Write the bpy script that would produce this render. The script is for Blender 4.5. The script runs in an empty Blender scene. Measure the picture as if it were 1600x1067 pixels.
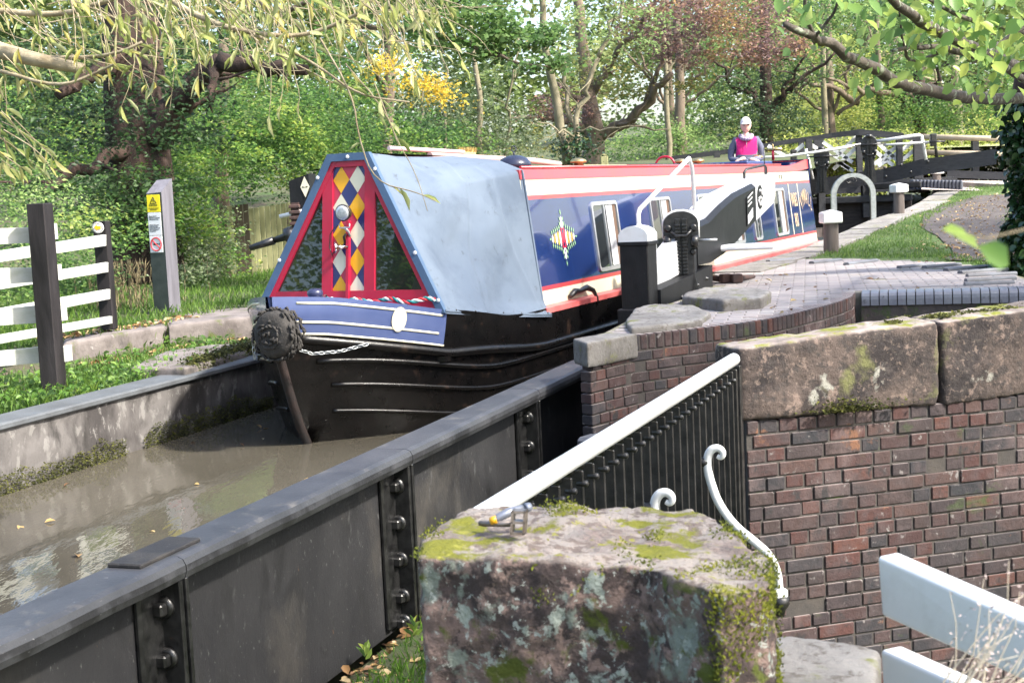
import bpy, bmesh, math, random
import numpy as np
from mathutils import Vector, Matrix, noise as mnoise
rnd = random.Random(7)
S = bpy.context.scene
# ------------------------------------------------------------------ camera, sky, sun, exposure
F, CX, CY, EYE = 2222., 800., 533.5, 1.8
TH, RO = math.radians(6.06), math.radians(2.6)
Rv = Vector((1, 0, 0)); Fv = Vector((0, math.cos(TH), -math.sin(TH))); Uv = Vector((0, math.sin(TH), math.cos(TH)))
cd = bpy.data.cameras.new('camera'); cam = bpy.data.objects.new('camera', cd); S.collection.objects.link(cam)
cX = Rv*math.cos(RO) - Uv*math.sin(RO); cY = Rv*math.sin(RO) + Uv*math.cos(RO); cZ = -Fv
cam.matrix_world = Matrix(((cX.x, cY.x, cZ.x, 0), (cX.y, cY.y, cZ.y, 0), (cX.z, cY.z, cZ.z, EYE), (0, 0, 0, 1)))
cd.sensor_width = 36; cd.lens = 36*F/1600; cd.clip_end = 1500; cd.clip_start = .05
cd.dof.use_dof = True; cd.dof.focus_distance = 8.5; cd.dof.aperture_fstop = 10
S.camera = cam
SUN_EL, SUN_AZ = math.radians(46), math.radians(118)      # azimuth from the view direction towards the right
W = bpy.data.worlds.new('World'); S.world = W; W.use_nodes = True
nt = W.node_tree; bg = nt.nodes['Background']
sky = nt.nodes.new('ShaderNodeTexSky'); sky.sky_type = 'NISHITA'; sky.sun_disc = False
sky.sun_elevation = SUN_EL; sky.sun_rotation = SUN_AZ; sky.dust_density = 3.0; sky.air_density = 1.0; sky.ozone_density = .6
nt.links.new(sky.outputs[0], bg.inputs[0]); bg.inputs[1].default_value = .15
sl = bpy.data.lights.new('sun', 'SUN'); sl.energy = 3.4; sl.angle = math.radians(3); sl.color = (1, .95, .86)
so = bpy.data.objects.new('sun', sl); S.collection.objects.link(so)
sd = Vector((math.sin(SUN_AZ)*math.cos(SUN_EL), math.cos(SUN_AZ)*math.cos(SUN_EL), math.sin(SUN_EL)))
so.rotation_euler = sd.to_track_quat('Z', 'Y').to_euler()
S.view_settings.view_transform = 'Standard'; S.view_settings.look = 'None'; S.view_settings.gamma = 1; S.view_settings.exposure = 1.7
# ------------------------------------------------------------------ helpers: points
def ray(px, py):
    u = (px-CX)/F; v = (CY-py)/F; c, s = math.cos(RO), math.sin(RO)
    return Rv*(u*c+v*s) + Fv + Uv*(-u*s+v*c)
def at(px, py, Y):
    d = ray(px, py); return d*(Y/d.y) + Vector((0, 0, EYE))
def on(px, py, z):
    d = ray(px, py); return d*((z-EYE)/d.z) + Vector((0, 0, EYE))
class Fr:                                               # a local frame: x right, y along azimuth az, z up
    def __init__(s, o, az):
        s.o = Vector(o); a = math.radians(az); s.x = Vector((math.cos(a), -math.sin(a), 0)); s.y = Vector((math.sin(a), math.cos(a), 0)); s.az = az
    def __call__(s, x, y, z=0): return s.o + s.x*x + s.y*y + Vector((0, 0, z))
    def inv(s, p):
        d = Vector(p)-s.o; return Vector((d.dot(s.x), d.dot(s.y), d.z))
    def hit(s, px, py, x=None, y=None):                 # pixel ray against local plane x=const or y=const
        d = ray(px, py); n = s.x if x is not None else s.y; k = x if x is not None else y
        e = Vector((0, 0, EYE)); t = (k - (e-s.o).dot(n))/d.dot(n); return s.inv(e+d*t)
WORLD = Fr((0, 0, 0), 0)
BO = Fr((-1.55, 10.46, 0), 24.3)                        # boat and lock: x across (right +), y towards the stern
PF = Fr((1.19, 7.3, 0), -16.5)                           # parapet: x runs along the wall to the right
TR = Fr((-.57, 7.44, 0), 19.3)                          # aqueduct trough: x across from its right rim, y along
# ------------------------------------------------------------------ materials
def nodes(name):
    m = bpy.data.materials.new(name); m.use_nodes = True; return m, m.node_tree, m.node_tree.nodes['Principled BSDF']
def mixc(nt, fac, a, b, mode='MIX'):
    n = nt.nodes.new('ShaderNodeMix'); n.data_type = 'RGBA'; n.blend_type = mode
    for i, v in ((0, fac), (6, a), (7, b)):
        if hasattr(v, 'node'): nt.links.new(v, n.inputs[i])
        elif i == 0: n.inputs[i].default_value = v
        else: n.inputs[i].default_value = (*v[:3], 1)
    return n.outputs[2]
def ramp(nt, src, lo, hi):
    n = nt.nodes.new('ShaderNodeMapRange'); nt.links.new(src, n.inputs[0]); n.inputs[1].default_value = lo; n.inputs[2].default_value = hi; n.clamp = True
    return n.outputs[0]
def mathn(nt, op, a, b=0):
    n = nt.nodes.new('ShaderNodeMath'); n.operation = op
    for i, v in ((0, a), (1, b)):
        if hasattr(v, 'node'): nt.links.new(v, n.inputs[i])
        else: n.inputs[i].default_value = v
    return n.outputs[0]
def coords(nt, sc=(1, 1, 1)):
    t = nt.nodes.new('ShaderNodeTexCoord'); m = nt.nodes.new('ShaderNodeMapping'); nt.links.new(t.outputs['Object'], m.inputs[0]); m.inputs['Scale'].default_value = sc
    return m.outputs[0]
def noi(nt, vec, scale, detail=6, rough=.6, dist=0):
    n = nt.nodes.new('ShaderNodeTexNoise'); nt.links.new(vec, n.inputs[0]); n.inputs['Scale'].default_value = scale; n.inputs['Detail'].default_value = detail
    n.inputs['Roughness'].default_value = rough; n.inputs['Distortion'].default_value = dist; return n.outputs[0]
def up(nt):
    g = nt.nodes.new('ShaderNodeNewGeometry'); s = nt.nodes.new('ShaderNodeSeparateXYZ'); nt.links.new(g.outputs['Normal'], s.inputs[0]); return s.outputs[2]
MC = {}
def mat(name, col, rough=.6, col2=None, ns=8, cont=(.35, .65), spots=(), bump=0, bs=40, metal=0, coat=0, island=None, st=(1, 1, 1), spec=.5, rv=0):
    """spots: (colour, scale, lo, hi, kind) kind None | 'up' | 'side'; island: list of colours picked per loose piece"""
    if name in MC: return MC[name]
    m, nt, p = nodes(name); vec = coords(nt, st)
    if island:
        g = nt.nodes.new('ShaderNodeNewGeometry'); r = nt.nodes.new('ShaderNodeValToRGB'); nt.links.new(g.outputs['Random Per Island'], r.inputs[0])
        r.color_ramp.interpolation = 'CONSTANT'; e = r.color_ramp.elements
        for i, c in enumerate(island):
            el = e[0] if i == 0 else (e[1] if i == 1 else e.new(i/len(island)))
            el.position = i/len(island); el.color = (*c, 1)
        base = r.outputs[0]
        if col2: base = mixc(nt, mathn(nt, 'MULTIPLY', ramp(nt, noi(nt, vec, ns), *cont), .7), base, col2)
    elif col2: base = mixc(nt, ramp(nt, noi(nt, vec, ns), *cont), col, col2)
    else: base = None
    for (c, sc, lo, hi, kind) in spots:
        msk = ramp(nt, noi(nt, vec, sc, 8, .65, .3), lo, hi)
        if kind == 'up': msk = mathn(nt, 'MULTIPLY', msk, ramp(nt, up(nt), .5, .9))
        if kind == 'top': msk = mathn(nt, 'MULTIPLY', msk, ramp(nt, up(nt), .94, .985))
        if kind == 'side': msk = mathn(nt, 'MULTIPLY', msk, ramp(nt, up(nt), .6, .2))
        base = mixc(nt, msk, base if base is not None else col, c)
    if base is None: p.inputs['Base Color'].default_value = (*col, 1)
    else: nt.links.new(base, p.inputs['Base Color'])
    p.inputs['Roughness'].default_value = rough; p.inputs['Metallic'].default_value = metal; p.inputs['Specular IOR Level'].default_value = spec
    if rv: nt.links.new(mathn(nt, 'ADD', mathn(nt, 'MULTIPLY', noi(nt, vec, ns*1.7), rv), rough-rv/2), p.inputs['Roughness'])
    if coat: p.inputs['Coat Weight'].default_value = coat; p.inputs['Coat Roughness'].default_value = .04
    if bump:
        b = nt.nodes.new('ShaderNodeBump'); b.inputs['Strength'].default_value = 1; b.inputs['Distance'].default_value = bump
        nt.links.new(noi(nt, vec, bs, 8, .7), b.inputs['Height']); nt.links.new(b.outputs[0], p.inputs['Normal'])
    MC[name] = m; return m
def leafmat(name, cols, trans=.45, clump=.6, rough=.45, ns=.6, spec=.4):
    if name in MC: return MC[name]
    m, nt, p = nodes(name); g = nt.nodes.new('ShaderNodeNewGeometry')
    r = nt.nodes.new('ShaderNodeValToRGB'); e = r.color_ramp.elements
    for i, c in enumerate(cols):
        el = e[i] if i < 2 else e.new(i/(len(cols)-1)); el.position = i/(len(cols)-1)
        el.color = (*c, 1)
    e[-1].position = 1
    tc = nt.nodes.new('ShaderNodeTexCoord')
    n = noi(nt, tc.outputs['Object'], ns, 3)
    f = mathn(nt, 'ADD', mathn(nt, 'MULTIPLY', g.outputs['Random Per Island'], 1-clump), mathn(nt, 'MULTIPLY', ramp(nt, n, .35, .65), clump))
    nt.links.new(f, r.inputs[0]); nt.links.new(r.outputs[0], p.inputs['Base Color']); p.inputs['Roughness'].default_value = rough; p.inputs['Specular IOR Level'].default_value = spec
    t = nt.nodes.new('ShaderNodeBsdfTranslucent'); nt.links.new(mixc(nt, .55, r.outputs[0], (1, .95, .25), 'MULTIPLY'), t.inputs[0])
    br = nt.nodes.new('ShaderNodeBrightContrast'); nt.links.new(r.outputs[0], br.inputs[0]); br.inputs[1].default_value = .06
    nt.links.new(br.outputs[0], t.inputs[0])
    mx = nt.nodes.new('ShaderNodeMixShader'); mx.inputs[0].default_value = trans
    nt.links.new(p.outputs[0], mx.inputs[1]); nt.links.new(t.outputs[0], mx.inputs[2]); nt.links.new(mx.outputs[0], nt.nodes['Material Output'].inputs[0])
    MC[name] = m; return m
# ------------------------------------------------------------------ helpers: tagging and meshes
def tag(o, label=None, cat=None, group=None, kind=None):
    for k, v in (('label', label), ('category', cat), ('group', group), ('kind', kind)):
        if v: o[k] = v
    return o
MW = {}
def root(name, loc, label, cat, group=None, az=0):
    o = bpy.data.objects.new(name, None); S.collection.objects.link(o); o.empty_display_size = .1
    o.location = loc; o.rotation_euler = (0, 0, -math.radians(az)); MW[o.name] = Matrix.Translation(Vector(loc)) @ Matrix.Rotation(-math.radians(az), 4, 'Z')
    return tag(o, label, cat, group)
class MB:
    def __init__(s, fr=WORLD): s.v = []; s.f = []; s.m = []; s.fr = fr; s.sm = []
    def face(s, idx, mi=0, sm=False): s.f.append(idx); s.m.append(mi); s.sm.append(sm)
    def add(s, pts, faces, mi=0, sm=False, fr=None):
        fr = fr or s.fr; b = len(s.v); s.v += [fr(*p) for p in pts]
        for f in faces: s.face([b+i for i in f], mi, sm)
    def hexa(s, p, mi=0, raw=False):                     # 8 points: bottom ring 0-3, top ring 4-7
        b = len(s.v); s.v += [Vector(q) if raw else s.fr(*q) for q in p]
        for f in ((3, 2, 1, 0), (4, 5, 6, 7), (0, 1, 5, 4), (1, 2, 6, 5), (2, 3, 7, 6), (3, 0, 4, 7)): s.face([b+i for i in f], mi)
    def box(s, c, d, mi=0, bev=0, rz=0, M=None):
        hx, hy, hz = d[0]/2, d[1]/2, d[2]/2; b = min(bev, hx*.9, hy*.9, hz*.9)
        cr, sr = math.cos(rz), math.sin(rz)
        def T(x, y, z):
            if M: q = M @ Vector((x, y, z)); x, y, z = q
            x, y = x*cr-y*sr, x*sr+y*cr
            return (c[0]+x, c[1]+y, c[2]+z)
        if b <= 0:
            P = [T(x, y, z) for z in (-hz, hz) for x, y in ((-hx, -hy), (hx, -hy), (hx, hy), (-hx, hy))]
            s.hexa(P, mi); return
        pts = []; idx = {}
        for sx in (-1, 1):
            for sy in (-1, 1):
                for sz in (-1, 1):
                    for a in range(3):
                        q = [sx*(hx-b), sy*(hy-b), sz*(hz-b)]; h = (hx, hy, hz)[a]; q[a] = (sx, sy, sz)[a]*h
                        idx[(sx, sy, sz, a)] = len(pts); pts.append(T(*q))
        fs = []
        for a in range(3):
            o1, o2 = (a+1) % 3, (a+2) % 3
            for sa in (-1, 1):
                r = []
                for s1, s2 in ((-1, -1), (1, -1), (1, 1), (-1, 1)):
                    k = [0, 0, 0]; k[a] = sa; k[o1] = s1; k[o2] = s2; r.append(idx[(*k, a)])
                fs.append(r if sa > 0 else r[::-1])
            for s1 in (-1, 1):
                for s2 in (-1, 1):
                    k0 = [0, 0, 0]; k1 = [0, 0, 0]; k0[a] = -1; k1[a] = 1; k0[o1] = k1[o1] = s1; k0[o2] = k1[o2] = s2
                    r = [idx[(*k0, o1)], idx[(*k1, o1)], idx[(*k1, o2)], idx[(*k0, o2)]]
                    fs.append(r if s1*s2 < 0 else r[::-1])
        for k in ((x, y, z) for x in (-1, 1) for y in (-1, 1) for z in (-1, 1)):
            r = [idx[(*k, 0)], idx[(*k, 1)], idx[(*k, 2)]]; fs.append(r if k[0]*k[1]*k[2] > 0 else r[::-1])
        s.add(pts, fs, mi)
    def tube(s, pts, r, n=8, mi=0, caps=True, raw=False, flat=None):
        P = [Vector(p) if raw else s.fr(*p) for p in pts]; rs = r if isinstance(r, (list, tuple)) else [r]*len(P)
        b = len(s.v); prev = None
        for i, p in enumerate(P):
            d = (P[min(i+1, len(P)-1)]-P[max(i-1, 0)])
            d = d.normalized() if d.length > 1e-9 else Vector((0, 0, 1))
            if prev is None: a = d.orthogonal().normalized() if flat is None else (Vector(flat)-d*Vector(flat).dot(d)).normalized()
            else: a = (prev - d*prev.dot(d)).normalized()
            prev = a; c = d.cross(a)
            for k in range(n):
                t = 2*math.pi*k/n; s.v.append(p + (a*math.cos(t)+c*math.sin(t)*(1 if flat is None else .35))*rs[i])
        for i in range(len(P)-1):
            for k in range(n):
                s.face([b+i*n+k, b+i*n+(k+1) % n, b+(i+1)*n+(k+1) % n, b+(i+1)*n+k], mi, True)
        if caps: s.face([b+k for k in range(n)][::-1], mi); s.face([b+(len(P)-1)*n+k for k in range(n)], mi)
    def lathe(s, prof, c, ax=(0, 0, 1), n=16, mi=0):     # profile (r, h) about axis (world) at world point c
        ax = Vector(ax).normalized(); a = ax.orthogonal().normalized(); e = ax.cross(a); b = len(s.v); c = Vector(c)
        for r, h in prof:
            for k in range(n):
                t = 2*math.pi*k/n; s.v.append(c + ax*h + (a*math.cos(t)+e*math.sin(t))*r)
        for i in range(len(prof)-1):
            for k in range(n): s.face([b+i*n+k, b+i*n+(k+1) % n, b+(i+1)*n+(k+1) % n, b+(i+1)*n+k], mi, True)
        s.face([b+k for k in range(n)][::-1], mi); s.face([b+(len(prof)-1)*n+k for k in range(n)], mi)
    def prism(s, poly, off, mi=0, mi2=None):             # poly: world points (planar), off: world vector
        off = Vector(off); b = len(s.v); n = len(poly); s.v += [Vector(p) for p in poly] + [Vector(p)+off for p in poly]
        s.face(list(range(b, b+n)), mi); s.face(list(range(b+n, b+2*n))[::-1], mi)
        for i in range(n): s.face([b+i, b+n+i, b+n+(i+1) % n, b+(i+1) % n], mi if mi2 is None else mi2)
    def sweep(s, sec, pts, mi=0, up=(0, 0, 1), smooth=False):   # closed 2D section (side, up) along world points
        P = [Vector(p) for p in pts]; b = len(s.v); n = len(sec)
        for i, p in enumerate(P):
            d = (P[min(i+1, len(P)-1)]-P[max(i-1, 0)]); d.z = 0; d.normalize(); sd_ = d.cross(Vector((0, 0, 1)))
            for x, z in sec: s.v.append(p + sd_*x + Vector((0, 0, z)))
        for i in range(len(P)-1):
            for k in range(n): s.face([b+i*n+k, b+i*n+(k+1) % n, b+(i+1)*n+(k+1) % n, b+(i+1)*n+k], mi, smooth)
        s.face([b+k for k in range(n)][::-1], mi); s.face([b+(len(P)-1)*n+k for k in range(n)], mi)
    def grid(s, fn, nu, nv, mi=0, sm=True):              # fn(u,v)->world point
        b = len(s.v)
        for i in range(nu+1):
            for j in range(nv+1): s.v.append(Vector(fn(i/nu, j/nv)))
        for i in range(nu):
            for j in range(nv): s.face([b+i*(nv+1)+j, b+(i+1)*(nv+1)+j, b+(i+1)*(nv+1)+j+1, b+i*(nv+1)+j+1], mi, sm)
    def build(s, name, mats, parent=None, fix=True, loc=None):
        if not isinstance(mats, (list, tuple)): mats = [mats]
        me = bpy.data.meshes.new(name); o = bpy.data.objects.new(name, me); S.collection.objects.link(o)
        if parent is not None: M = MW[parent.name]; o.parent = parent
        else:
            if loc is None:
                xs = [v.x for v in s.v]; ys = [v.y for v in s.v]; zs = [v.z for v in s.v]; loc = ((min(xs)+max(xs))/2, (min(ys)+max(ys))/2, min(zs))
            M = Matrix.Translation(Vector(loc)); o.location = loc
        MW[o.name] = M; Mi = M.inverted()
        me.from_pydata([Mi @ v for v in s.v], [], s.f)
        for m in mats: me.materials.append(m)
        me.polygons.foreach_set('material_index', s.m); me.polygons.foreach_set('use_smooth', s.sm)
        if fix:
            bm = bmesh.new(); bm.from_mesh(me); bmesh.ops.recalc_face_normals(bm, faces=bm.faces); bm.to_mesh(me); bm.free()
        me.update(); return o
def link_mesh(name, me, parent=None, loc=(0, 0, 0)):     # me in world coordinates
    o = bpy.data.objects.new(name, me); S.collection.objects.link(o)
    if parent is not None: M = MW[parent.name]; o.parent = parent
    else: M = Matrix.Translation(Vector(loc)); o.location = loc
    MW[o.name] = M; me.transform(M.inverted()); return o
def rock(name, poly, z0, z1, m, vox=.02, amp=.012, fq=9, rnd_it=2, parent=None, taper=1.0, topfn=None):
    """stone from a plan polygon [(x,y)..]: prism, voxel remesh, smoothed arrises, noise"""
    c = Vector((sum(p[0] for p in poly)/len(poly), sum(p[1] for p in poly)/len(poly), 0))
    mb = MB(); n = len(poly)
    lo = [Vector((c.x+(p[0]-c.x)*taper, c.y+(p[1]-c.y)*taper, z0)) for p in poly]; hi = [Vector((p[0], p[1], z1 + (p[2] if len(p) > 2 else 0))) for p in poly]
    mb.v = lo+hi; mb.face(list(range(n))[::-1]); mb.face(list(range(n, 2*n)))
    for i in range(n): mb.face([i, (i+1) % n, n+(i+1) % n, n+i])
    t = mb.build('tmp', m)
    r = t.modifiers.new('r', 'REMESH'); r.mode = 'VOXEL'; r.voxel_size = vox
    dg = bpy.context.evaluated_depsgraph_get(); me = bpy.data.meshes.new_from_object(t.evaluated_get(dg)); me.transform(MW[t.name])
    bpy.data.objects.remove(t)
    bm = bmesh.new(); bm.from_mesh(me)
    for _ in range(rnd_it): bmesh.ops.smooth_vert(bm, verts=bm.verts, factor=.5, use_axis_x=True, use_axis_y=True, use_axis_z=True)
    bm.normal_update()
    off = rnd.random()*50
    for v in bm.verts:
        p = v.co*fq; q = Vector((p.x+off, p.y, p.z))
        d = mnoise.noise(q*.35)*1.1 + mnoise.noise(q)*.6 + mnoise.noise(q*2.3)*.42 + mnoise.noise(q*5.1)*.26
        v.co += v.normal*d*amp
        if topfn: v.co.z += topfn(v.co)
    for f in bm.faces: f.smooth = True
    bm.to_mesh(me); bm.free(); me.name = name
    me.materials.clear(); me.materials.append(m)
    return link_mesh(name, me, parent, (c.x, c.y, z0))
def text(name, body, size, M4, m, parent, ext=.001, align='CENTER', sp=1.0):
    cu = bpy.data.curves.new(name, 'FONT'); cu.body = body; cu.size = size; cu.extrude = ext; cu.align_x = align; cu.align_y = 'CENTER'; cu.space_line = sp; cu.resolution_u = 2
    o = bpy.data.objects.new('tmp', cu); S.collection.objects.link(o); dg = bpy.context.evaluated_depsgraph_get()
    me = bpy.data.meshes.new_from_object(o.evaluated_get(dg)); bpy.data.objects.remove(o)
    me.transform(M4); me.materials.clear(); me.materials.append(m); return link_mesh(name, me, parent)
def basis(o, x, y):                                      # matrix taking text plane to world point o with axes x, y
    x = Vector(x).normalized(); y = Vector(y).normalized(); z = x.cross(y)
    return Matrix(((x.x, y.x, z.x, o[0]), (x.y, y.y, z.y, o[1]), (x.z, y.z, z.z, o[2]), (0, 0, 0, 1)))
# foliage: numpy leaves ------------------------------------------------------------
RG = np.random.default_rng(11)
def leaves(name, P, size, m, parent=None, aspect=.5, droop=.3, near=False, var=.35, D=None, loc=None, fold=.18, upb=.6):
    """P: Nx3 world positions; every leaf a small folded blade"""
    P = np.asarray(P, float); N = len(P); g = RG
    L = size*(1+var*(g.random(N)*2-1))
    if D is None:
        a = g.random(N)*2*np.pi; D = np.stack([np.cos(a), np.sin(a), g.normal(-droop, .35, N)], 1)
    else: D = np.asarray(D, float) + g.normal(0, .12, (N, 3))
    D /= np.linalg.norm(D, axis=1)[:, None]
    n = g.normal(0, 1, (N, 3)); n[:, 2] = np.abs(n[:, 2]) + upb
    n -= D*(n*D).sum(1)[:, None]; n /= np.linalg.norm(n, axis=1)[:, None]
    s = np.cross(D, n); w = L*aspect*.5
    def pt(a, b, c): return P + D*(L*a)[:, None] + s*(w*b)[:, None] + n*(L*c)[:, None]
    if near:
        V = np.stack([pt(0, 0, 0), pt(.28, .85, fold*.8), pt(.62, .9, fold*.8), pt(1, 0, -.08), pt(.62, -.9, fold*.8), pt(.28, -.85, fold*.8)], 1)
        k = 6; fl = np.array([[0, 1, 2, 3], [0, 3, 4, 5]])
    else:
        V = np.stack([pt(0, 0, 0), pt(.45, 1, fold*.6), pt(1, 0, 0), pt(.45, -1, fold*.6)], 1); k = 4; fl = np.array([[0, 1, 2], [0, 2, 3]])
    V = V.reshape(-1, 3); Fc = (fl[None] + (np.arange(N)*k)[:, None, None]).reshape(-1, fl.shape[1])
    return mesh_np(name, V, Fc, m, parent, loc)
def mesh_np(name, V, Fc, m, parent=None, loc=None, smooth=False):
    me = bpy.data.meshes.new(name); o = bpy.data.objects.new(name, me); S.collection.objects.link(o)
    if parent is not None: M = MW[parent.name]; o.parent = parent
    else:
        if loc is None: loc = (float(V[:, 0].mean()), float(V[:, 1].mean()), float(V[:, 2].min()))
        M = Matrix.Translation(Vector(loc)); o.location = loc
    MW[o.name] = M; Mi = np.array(M.inverted()); V = V @ Mi[:3, :3].T + Mi[:3, 3]
    k = Fc.shape[1]; me.vertices.add(len(V)); me.vertices.foreach_set('co', V.astype(np.float32).ravel())
    me.loops.add(Fc.size); me.loops.foreach_set('vertex_index', Fc.astype(np.int32).ravel())
    me.polygons.add(len(Fc)); me.polygons.foreach_set('loop_start', np.arange(0, Fc.size, k, dtype=np.int32))
    me.materials.append(m); me.update(calc_edges=True)
    if smooth: me.polygons.foreach_set('use_smooth', [True]*len(Fc))
    return o
def sprays(clusters, per=1.0, lps=26, sig=(.26, .07), shell=.55):
    """clusters: (cx,cy,cz,rx,ry,rz,sprigs) -> leaf positions in flat sprays through each clump's volume"""
    out = []
    for (cx, cy, cz, rx, ry, rz, k) in clusters:
        k = max(1, int(k*per)); u = RG.normal(0, 1, (k, 3)); u /= np.linalg.norm(u, axis=1)[:, None]
        r = shell + (1-shell)*RG.random(k); r = np.where(RG.random(k) < .3, RG.random(k)**.5, r)
        c = np.array([cx, cy, cz]) + u*r[:, None]*np.array([rx, ry, rz])
        q = np.repeat(c, lps, 0); N = len(q); a = np.repeat(RG.random(k)*6.28, lps)
        d = RG.normal(0, sig[0], N); e = RG.normal(0, sig[0]*.45, N)
        q = q + np.stack([np.cos(a)*d-np.sin(a)*e, np.sin(a)*d+np.cos(a)*e, RG.normal(0, sig[1], N) - .25*np.abs(d)], 1)
        out.append(q)
    return np.concatenate(out)
def wig(p0, p1, n=6, w=.12, sag=0):                      # a wandering line between two points
    p0, p1 = Vector(p0), Vector(p1); L = (p1-p0).length; out = []
    for i in range(n+1):
        t = i/n; e = math.sin(math.pi*t); out.append(p0.lerp(p1, t) + Vector((rnd.uniform(-w, w), rnd.uniform(-w, w), rnd.uniform(-w, w)))*L*.35*e + Vector((0, 0, -sag*e)))
    return out
BRICK = [tuple(.58*v for v in c) for c in [(.11, .045, .038), (.085, .045, .043), (.13, .052, .043), (.06, .043, .046), (.048, .044, .050), (.10, .058, .052), (.16, .062, .045), (.075, .053, .053), (.105, .05, .045), (.044, .043, .050), (.125, .07, .06), (.085, .040, .038), (.07, .045, .042), (.095, .055, .05)]]
m_brick = mat('old red brick', (.2, .08, .06), .85, col2=(.075, .055, .055), ns=14, cont=(.42, .7), island=BRICK, bump=.007, bs=38,
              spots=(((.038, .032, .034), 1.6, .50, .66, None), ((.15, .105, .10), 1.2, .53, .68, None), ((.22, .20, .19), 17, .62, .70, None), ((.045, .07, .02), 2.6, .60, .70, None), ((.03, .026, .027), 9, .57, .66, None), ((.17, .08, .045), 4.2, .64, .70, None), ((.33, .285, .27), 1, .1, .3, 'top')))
m_mortar = mat('lime mortar', (.070, .060, .052), .95, col2=(.05, .045, .042), ns=5, cont=(.4,.6), bump=.004, bs=50, spots=(((.06, .10, .02), 5, .62, .75, None),))
m_sand = mat('weathered red sandstone', (.092, .068, .058), .92, col2=(.028, .022, .022), ns=2.6, cont=(.44, .56), bump=.014, bs=24,
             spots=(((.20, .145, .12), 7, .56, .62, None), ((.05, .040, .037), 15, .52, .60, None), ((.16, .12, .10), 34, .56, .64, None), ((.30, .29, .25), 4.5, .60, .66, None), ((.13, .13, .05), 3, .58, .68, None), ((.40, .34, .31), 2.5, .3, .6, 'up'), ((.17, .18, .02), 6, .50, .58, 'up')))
m_block = mat('mossy sandstone', (.21, .145, .125), .92, col2=(.07, .05, .047), ns=5, cont=(.44, .56), bump=.018, bs=55,
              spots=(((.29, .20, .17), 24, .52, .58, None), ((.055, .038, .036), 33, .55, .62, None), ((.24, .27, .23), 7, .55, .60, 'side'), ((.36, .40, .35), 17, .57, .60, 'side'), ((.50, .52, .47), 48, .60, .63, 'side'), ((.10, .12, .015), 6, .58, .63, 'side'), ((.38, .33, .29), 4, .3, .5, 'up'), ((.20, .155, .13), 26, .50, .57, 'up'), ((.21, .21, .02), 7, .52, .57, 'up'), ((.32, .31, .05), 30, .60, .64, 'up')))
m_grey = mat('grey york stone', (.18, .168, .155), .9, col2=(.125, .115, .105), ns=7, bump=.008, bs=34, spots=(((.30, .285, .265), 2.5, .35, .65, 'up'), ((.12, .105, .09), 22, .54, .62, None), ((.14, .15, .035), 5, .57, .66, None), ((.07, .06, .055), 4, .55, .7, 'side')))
m_black = mat('black paint on timber', (.004, .004, .005), .5, col2=(.011, .011, .0125), ns=12, bump=.003, bs=45, spec=.35, spots=(((.10, .10, .10), 40, .68, .74, None), ((.045, .06, .02), 7, .66, .8, None)), st=(1, 1, .35))
m_white = mat('white gloss paint', (.78, .78, .77), .35, col2=(.62, .61, .57), ns=6, cont=(.5, .8), bump=.001, bs=30)
m_whitew = mat('weathered white paint on rails', (.52, .53, .49), .6, col2=(.40, .42, .34), ns=5, cont=(.45, .75), bump=.002, bs=40, st=(1, 1, 3))
m_iron = mat('black iron', (.006, .006, .0065), .36, col2=(.03, .028, .027), ns=18, bump=.002, bs=70, spots=(((.07, .03, .02), 9, .66, .75, None),), spec=.6)
# ------------------------------------------------------------------ water and ground
def M_water():
    m, nt, p = nodes('muddy canal water'); v = coords(nt, (1, 1, 1))
    c = mixc(nt, ramp(nt, noi(nt, v, .8), .3, .7), (.068, .061, .046), (.095, .085, .066)); nt.links.new(c, p.inputs['Base Color'])
    p.inputs['Roughness'].default_value = .035; p.inputs['IOR'].default_value = 1.33
    b = nt.nodes.new('ShaderNodeBump'); b.inputs['Distance'].default_value = .0022
    v2 = coords(nt, (9, 3, 1)); v3 = coords(nt, (30, 9, 1))
    nt.links.new(mathn(nt, 'ADD', noi(nt, v2, 1, 2, .5, .4), mathn(nt, 'MULTIPLY', noi(nt, v3, 1, 2), .3)), b.inputs['Height']); nt.links.new(b.outputs[0], p.inputs['Normal']); return m
w = MB()
LW = 3.12                                                # canal width inside the trough
w.v = [TR(-LW-.25, -12), TR(-.05, -12), TR(-.05, 3.4), TR(-LW-.1, 5.2), BO(-1.3, 1.2), BO(-1.3, 24.6), BO(1.3, 24.6), BO(1.3, -.2), TR(.25, 3.4)]
w.v = [TR(-LW-.1, -12), TR(-.15, -12), TR(-.15, 3.7), TR(.3, 5.2), TR(-LW-.1, 5.2)]; w.face([0, 1, 2, 3, 4])
tag(w.build('water', M_water()), kind='structure')
w = MB(BO); w.add([(-1.35, 1.9, -.004), (1.35, -.4, -.004), (1.35, 24.6, -.004), (-1.35, 24.6, -.004)], [(0, 1, 2, 3)]); tag(w.build('water_in_lock', M_water()), kind='structure')
m_soil = mat('bank soil and moss', (.06, .075, .03), .95, col2=(.085, .065, .045), ns=1.5, bump=.02, bs=14, spots=(((.05, .085, .02), 3, .45, .6, None), ((.16, .11, .06), 30, .62, .66, None)))
m_lawn = mat('lawn turf', (.06, .11, .025), .95, col2=(.085, .12, .03), ns=2, bump=.02, bs=30)
m_path = mat('towpath of dark earth', (.10, .085, .078), .95, col2=(.055, .045, .042), ns=4, bump=.012, bs=25, spots=(((.24, .19, .14), 22, .64, .68, None),))
m_meadow = mat('pale sunlit meadow', (.30, .34, .14), .95, col2=(.38, .38, .2), ns=.4, bump=.02, bs=8)
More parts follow.
